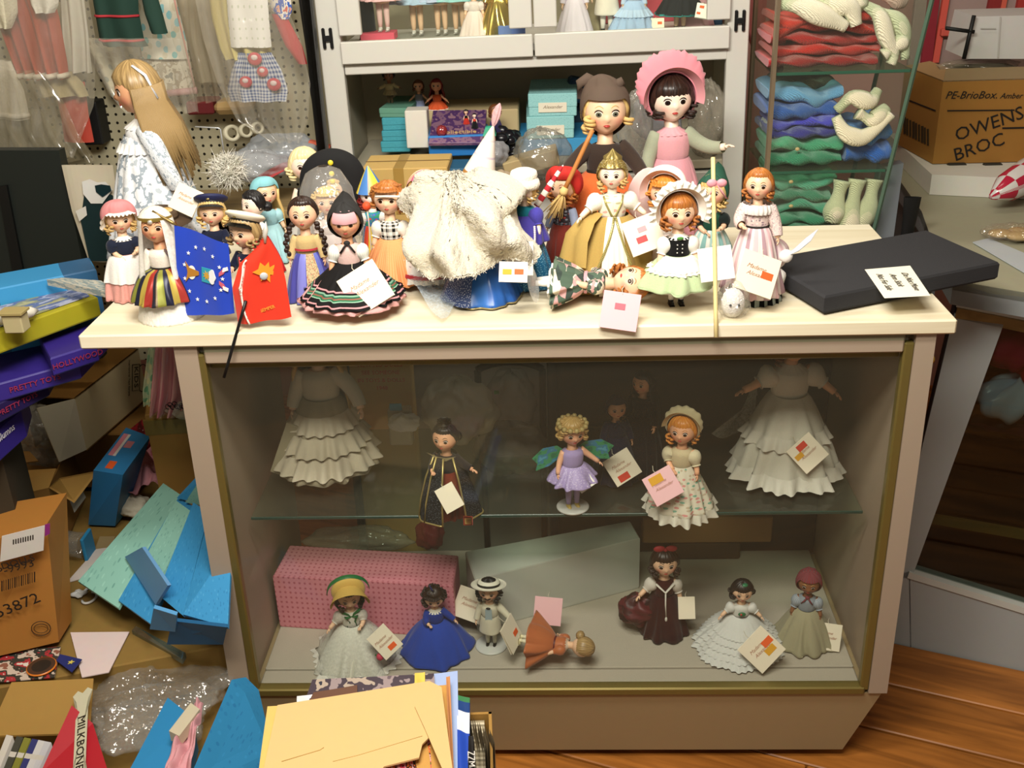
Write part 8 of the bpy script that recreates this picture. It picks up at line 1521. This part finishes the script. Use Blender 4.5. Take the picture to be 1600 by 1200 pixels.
for (p1, p2, w_, c) in (((1448, 100), (1462, -20), .030, '#8a2430'), ((1462, 98), (1482, -20), .018, '#d0584a'), ((1552, 20), (1560, -20), .034, '#8a2a2a'), ((1566, 20), (1574, -20), .014, '#d2604c'), ((1596, 20), (1604, -20), .03, '#a8342e')):
    a, b = at(*p1, y=1.575), at(*p2, y=1.575); q = MB(); q.hexa([a+np.array([-w_/2, 0, 0]), a+np.array([w_/2, 0, 0]), a+np.array([w_/2, .015, 0]), a+np.array([-w_/2, .015, 0]), b+np.array([-w_/2, 0, 0]), b+np.array([w_/2, 0, 0]), b+np.array([w_/2, .015, 0]), b+np.array([-w_/2, .015, 0])], mat(c, .6)); q.obj('bar', t, False)
a, b = at(1470, 50, y=1.565), at(1520, 50, y=1.565); q = MB(); q.box(tuple((a+b)/2), (b[0]-a[0], .02, .02), mat('#c8584a', .6)); q.obj('cross_bar', t, False)
a, b = at(1506, 92, y=1.10), at(1522, 24, y=1.10); q = MB(); q.tube([a, (a+b)/2, b], .005, mat('#121212', .6), 6); q.tube([at(1478, 44, y=1.10), at(1522, 50, y=1.10)], .005, mat('#121212', .6), 6); tag(q.obj('black_bracket'), 'thin black bracket beside the white carton', 'bracket')
q = MB(); q.box((0, 0, 0), (.12, .03, .9), mat('#b9808a', .7)); 
q, G = cloth_px([(1158, 1200, -20), (1162, 1196, 40), (1180, 1196, 90)], 1.1, mat('#d07a78', .7), 12, .006, 2, 1, thick=.008); tag(q.obj('coral_cloth'), 'coral cloth hanging behind the left side of the glass tower', 'cloth')
# striped sweets, cookies, film strips
q = MB(); pk = [at(1548, 308, z=cz+.04), at(1575, 292, z=cz+.055), at(1610, 272, z=cz+.06), at(1660, 250, z=cz+.06)]; q.tube(pk, (.006, .034, .042, .04), pmat('board', ('#c9c4c0', '#a8203a'), 8, 8, .2), 24); tag(q.obj('checked_packet'), 'red and white checked shiny packet at the right edge', 'packet')
c_ = at(1590, 360, z=cz+.02); t = thing('cookie_bag', 'flat clear bag of pale cookies on the counter below the checked packet', 'bag', tuple(c_-np.array([0, 0, .02]))); q = MB(); q.ball((0, 0, .016), (.075, .05, .016), clear('cookiebag', '#ffffff', .08, .14, .06, '#c9b890', 1.0, 50), 50, 20, fn=lambda A, E_: 1+.05*np.sin(9*A)); q.obj('bag', t)
for i, (dx, dy) in enumerate(((-.035, .0), (.01, .012), (.045, -.005), (-.005, -.022))): q = MB(); q.ball((dx, dy, .014), (.026, .02, .009), mat('#b89a68', .8, bump=.6, bscale=90), 20, 10); q.obj('cookie', t)
for i, (pxs, z, c, lab) in enumerate((([(1520, 378), (1600, 425), (1660, 420), (1545, 372)], .934, '#b4bcc0', 'pale plastic strip lying on the counter edge below the cookies'), ([(1500, 460), (1560, 470), (1575, 445), (1502, 452)], .8415, '#8fa096', 'pale green card under the top glass of the grey showcase'), ([(1570, 470), (1700, 490), (1700, 440), (1585, 440)], .8415, '#9a8090', 'mauve printed sheet under the top glass of the grey showcase'))):
    sheet('plastic_strip' if i == 0 else 'printed_sheet', lab, pxs, z, mat(c, .3))
# things inside the grey showcase
def rcloth(name, label, px, py, back, r, col, seed, m=None):
    p = rp(px, py, back); rs = np.random.default_rng(seed); ph = rs.uniform(0, 6, 4); q = MB(); q.ball((0, 0, 0), r, m or mat(col, .8), 40, 24, fn=lambda A, E_: 1+.10*np.sin(3*A+ph[0]+2*E_)+.08*np.sin(7*A-3*E_+ph[1])); o = q.obj(name); o.location = p; return tag(o, label, 'cloth')
rcloth('red_cloth', 'dark red cloth heap inside the top of the grey showcase', 1585, 562, .08, (.07, .05, .05), '#c0204a', 61); rcloth('red_cloth', 'scarlet cloth heap inside the grey showcase at the picture edge', 1625, 600, .10, (.05, .05, .04), '#d82424', 62)
rcloth('blue_packet', 'pale blue and navy shiny packet inside the grey showcase', 1588, 650, .09, (.085, .05, .05), '#8fa4bc', 63, pmat('stripes', ('#c4d8f0', '#d8e4f4', '#2d4a78', '#dce8f6'), 2, 1, .25)); rcloth('dark_bag', 'dark bag with pinkish marks under the blue packet in the grey showcase', 1570, 700, .14, (.10, .06, .04), '#1d1718', 64, pmat('blotch', ('#1a1516', '#2a2022', '#1a1516', '#5a2f34'), 3, 3, .4))
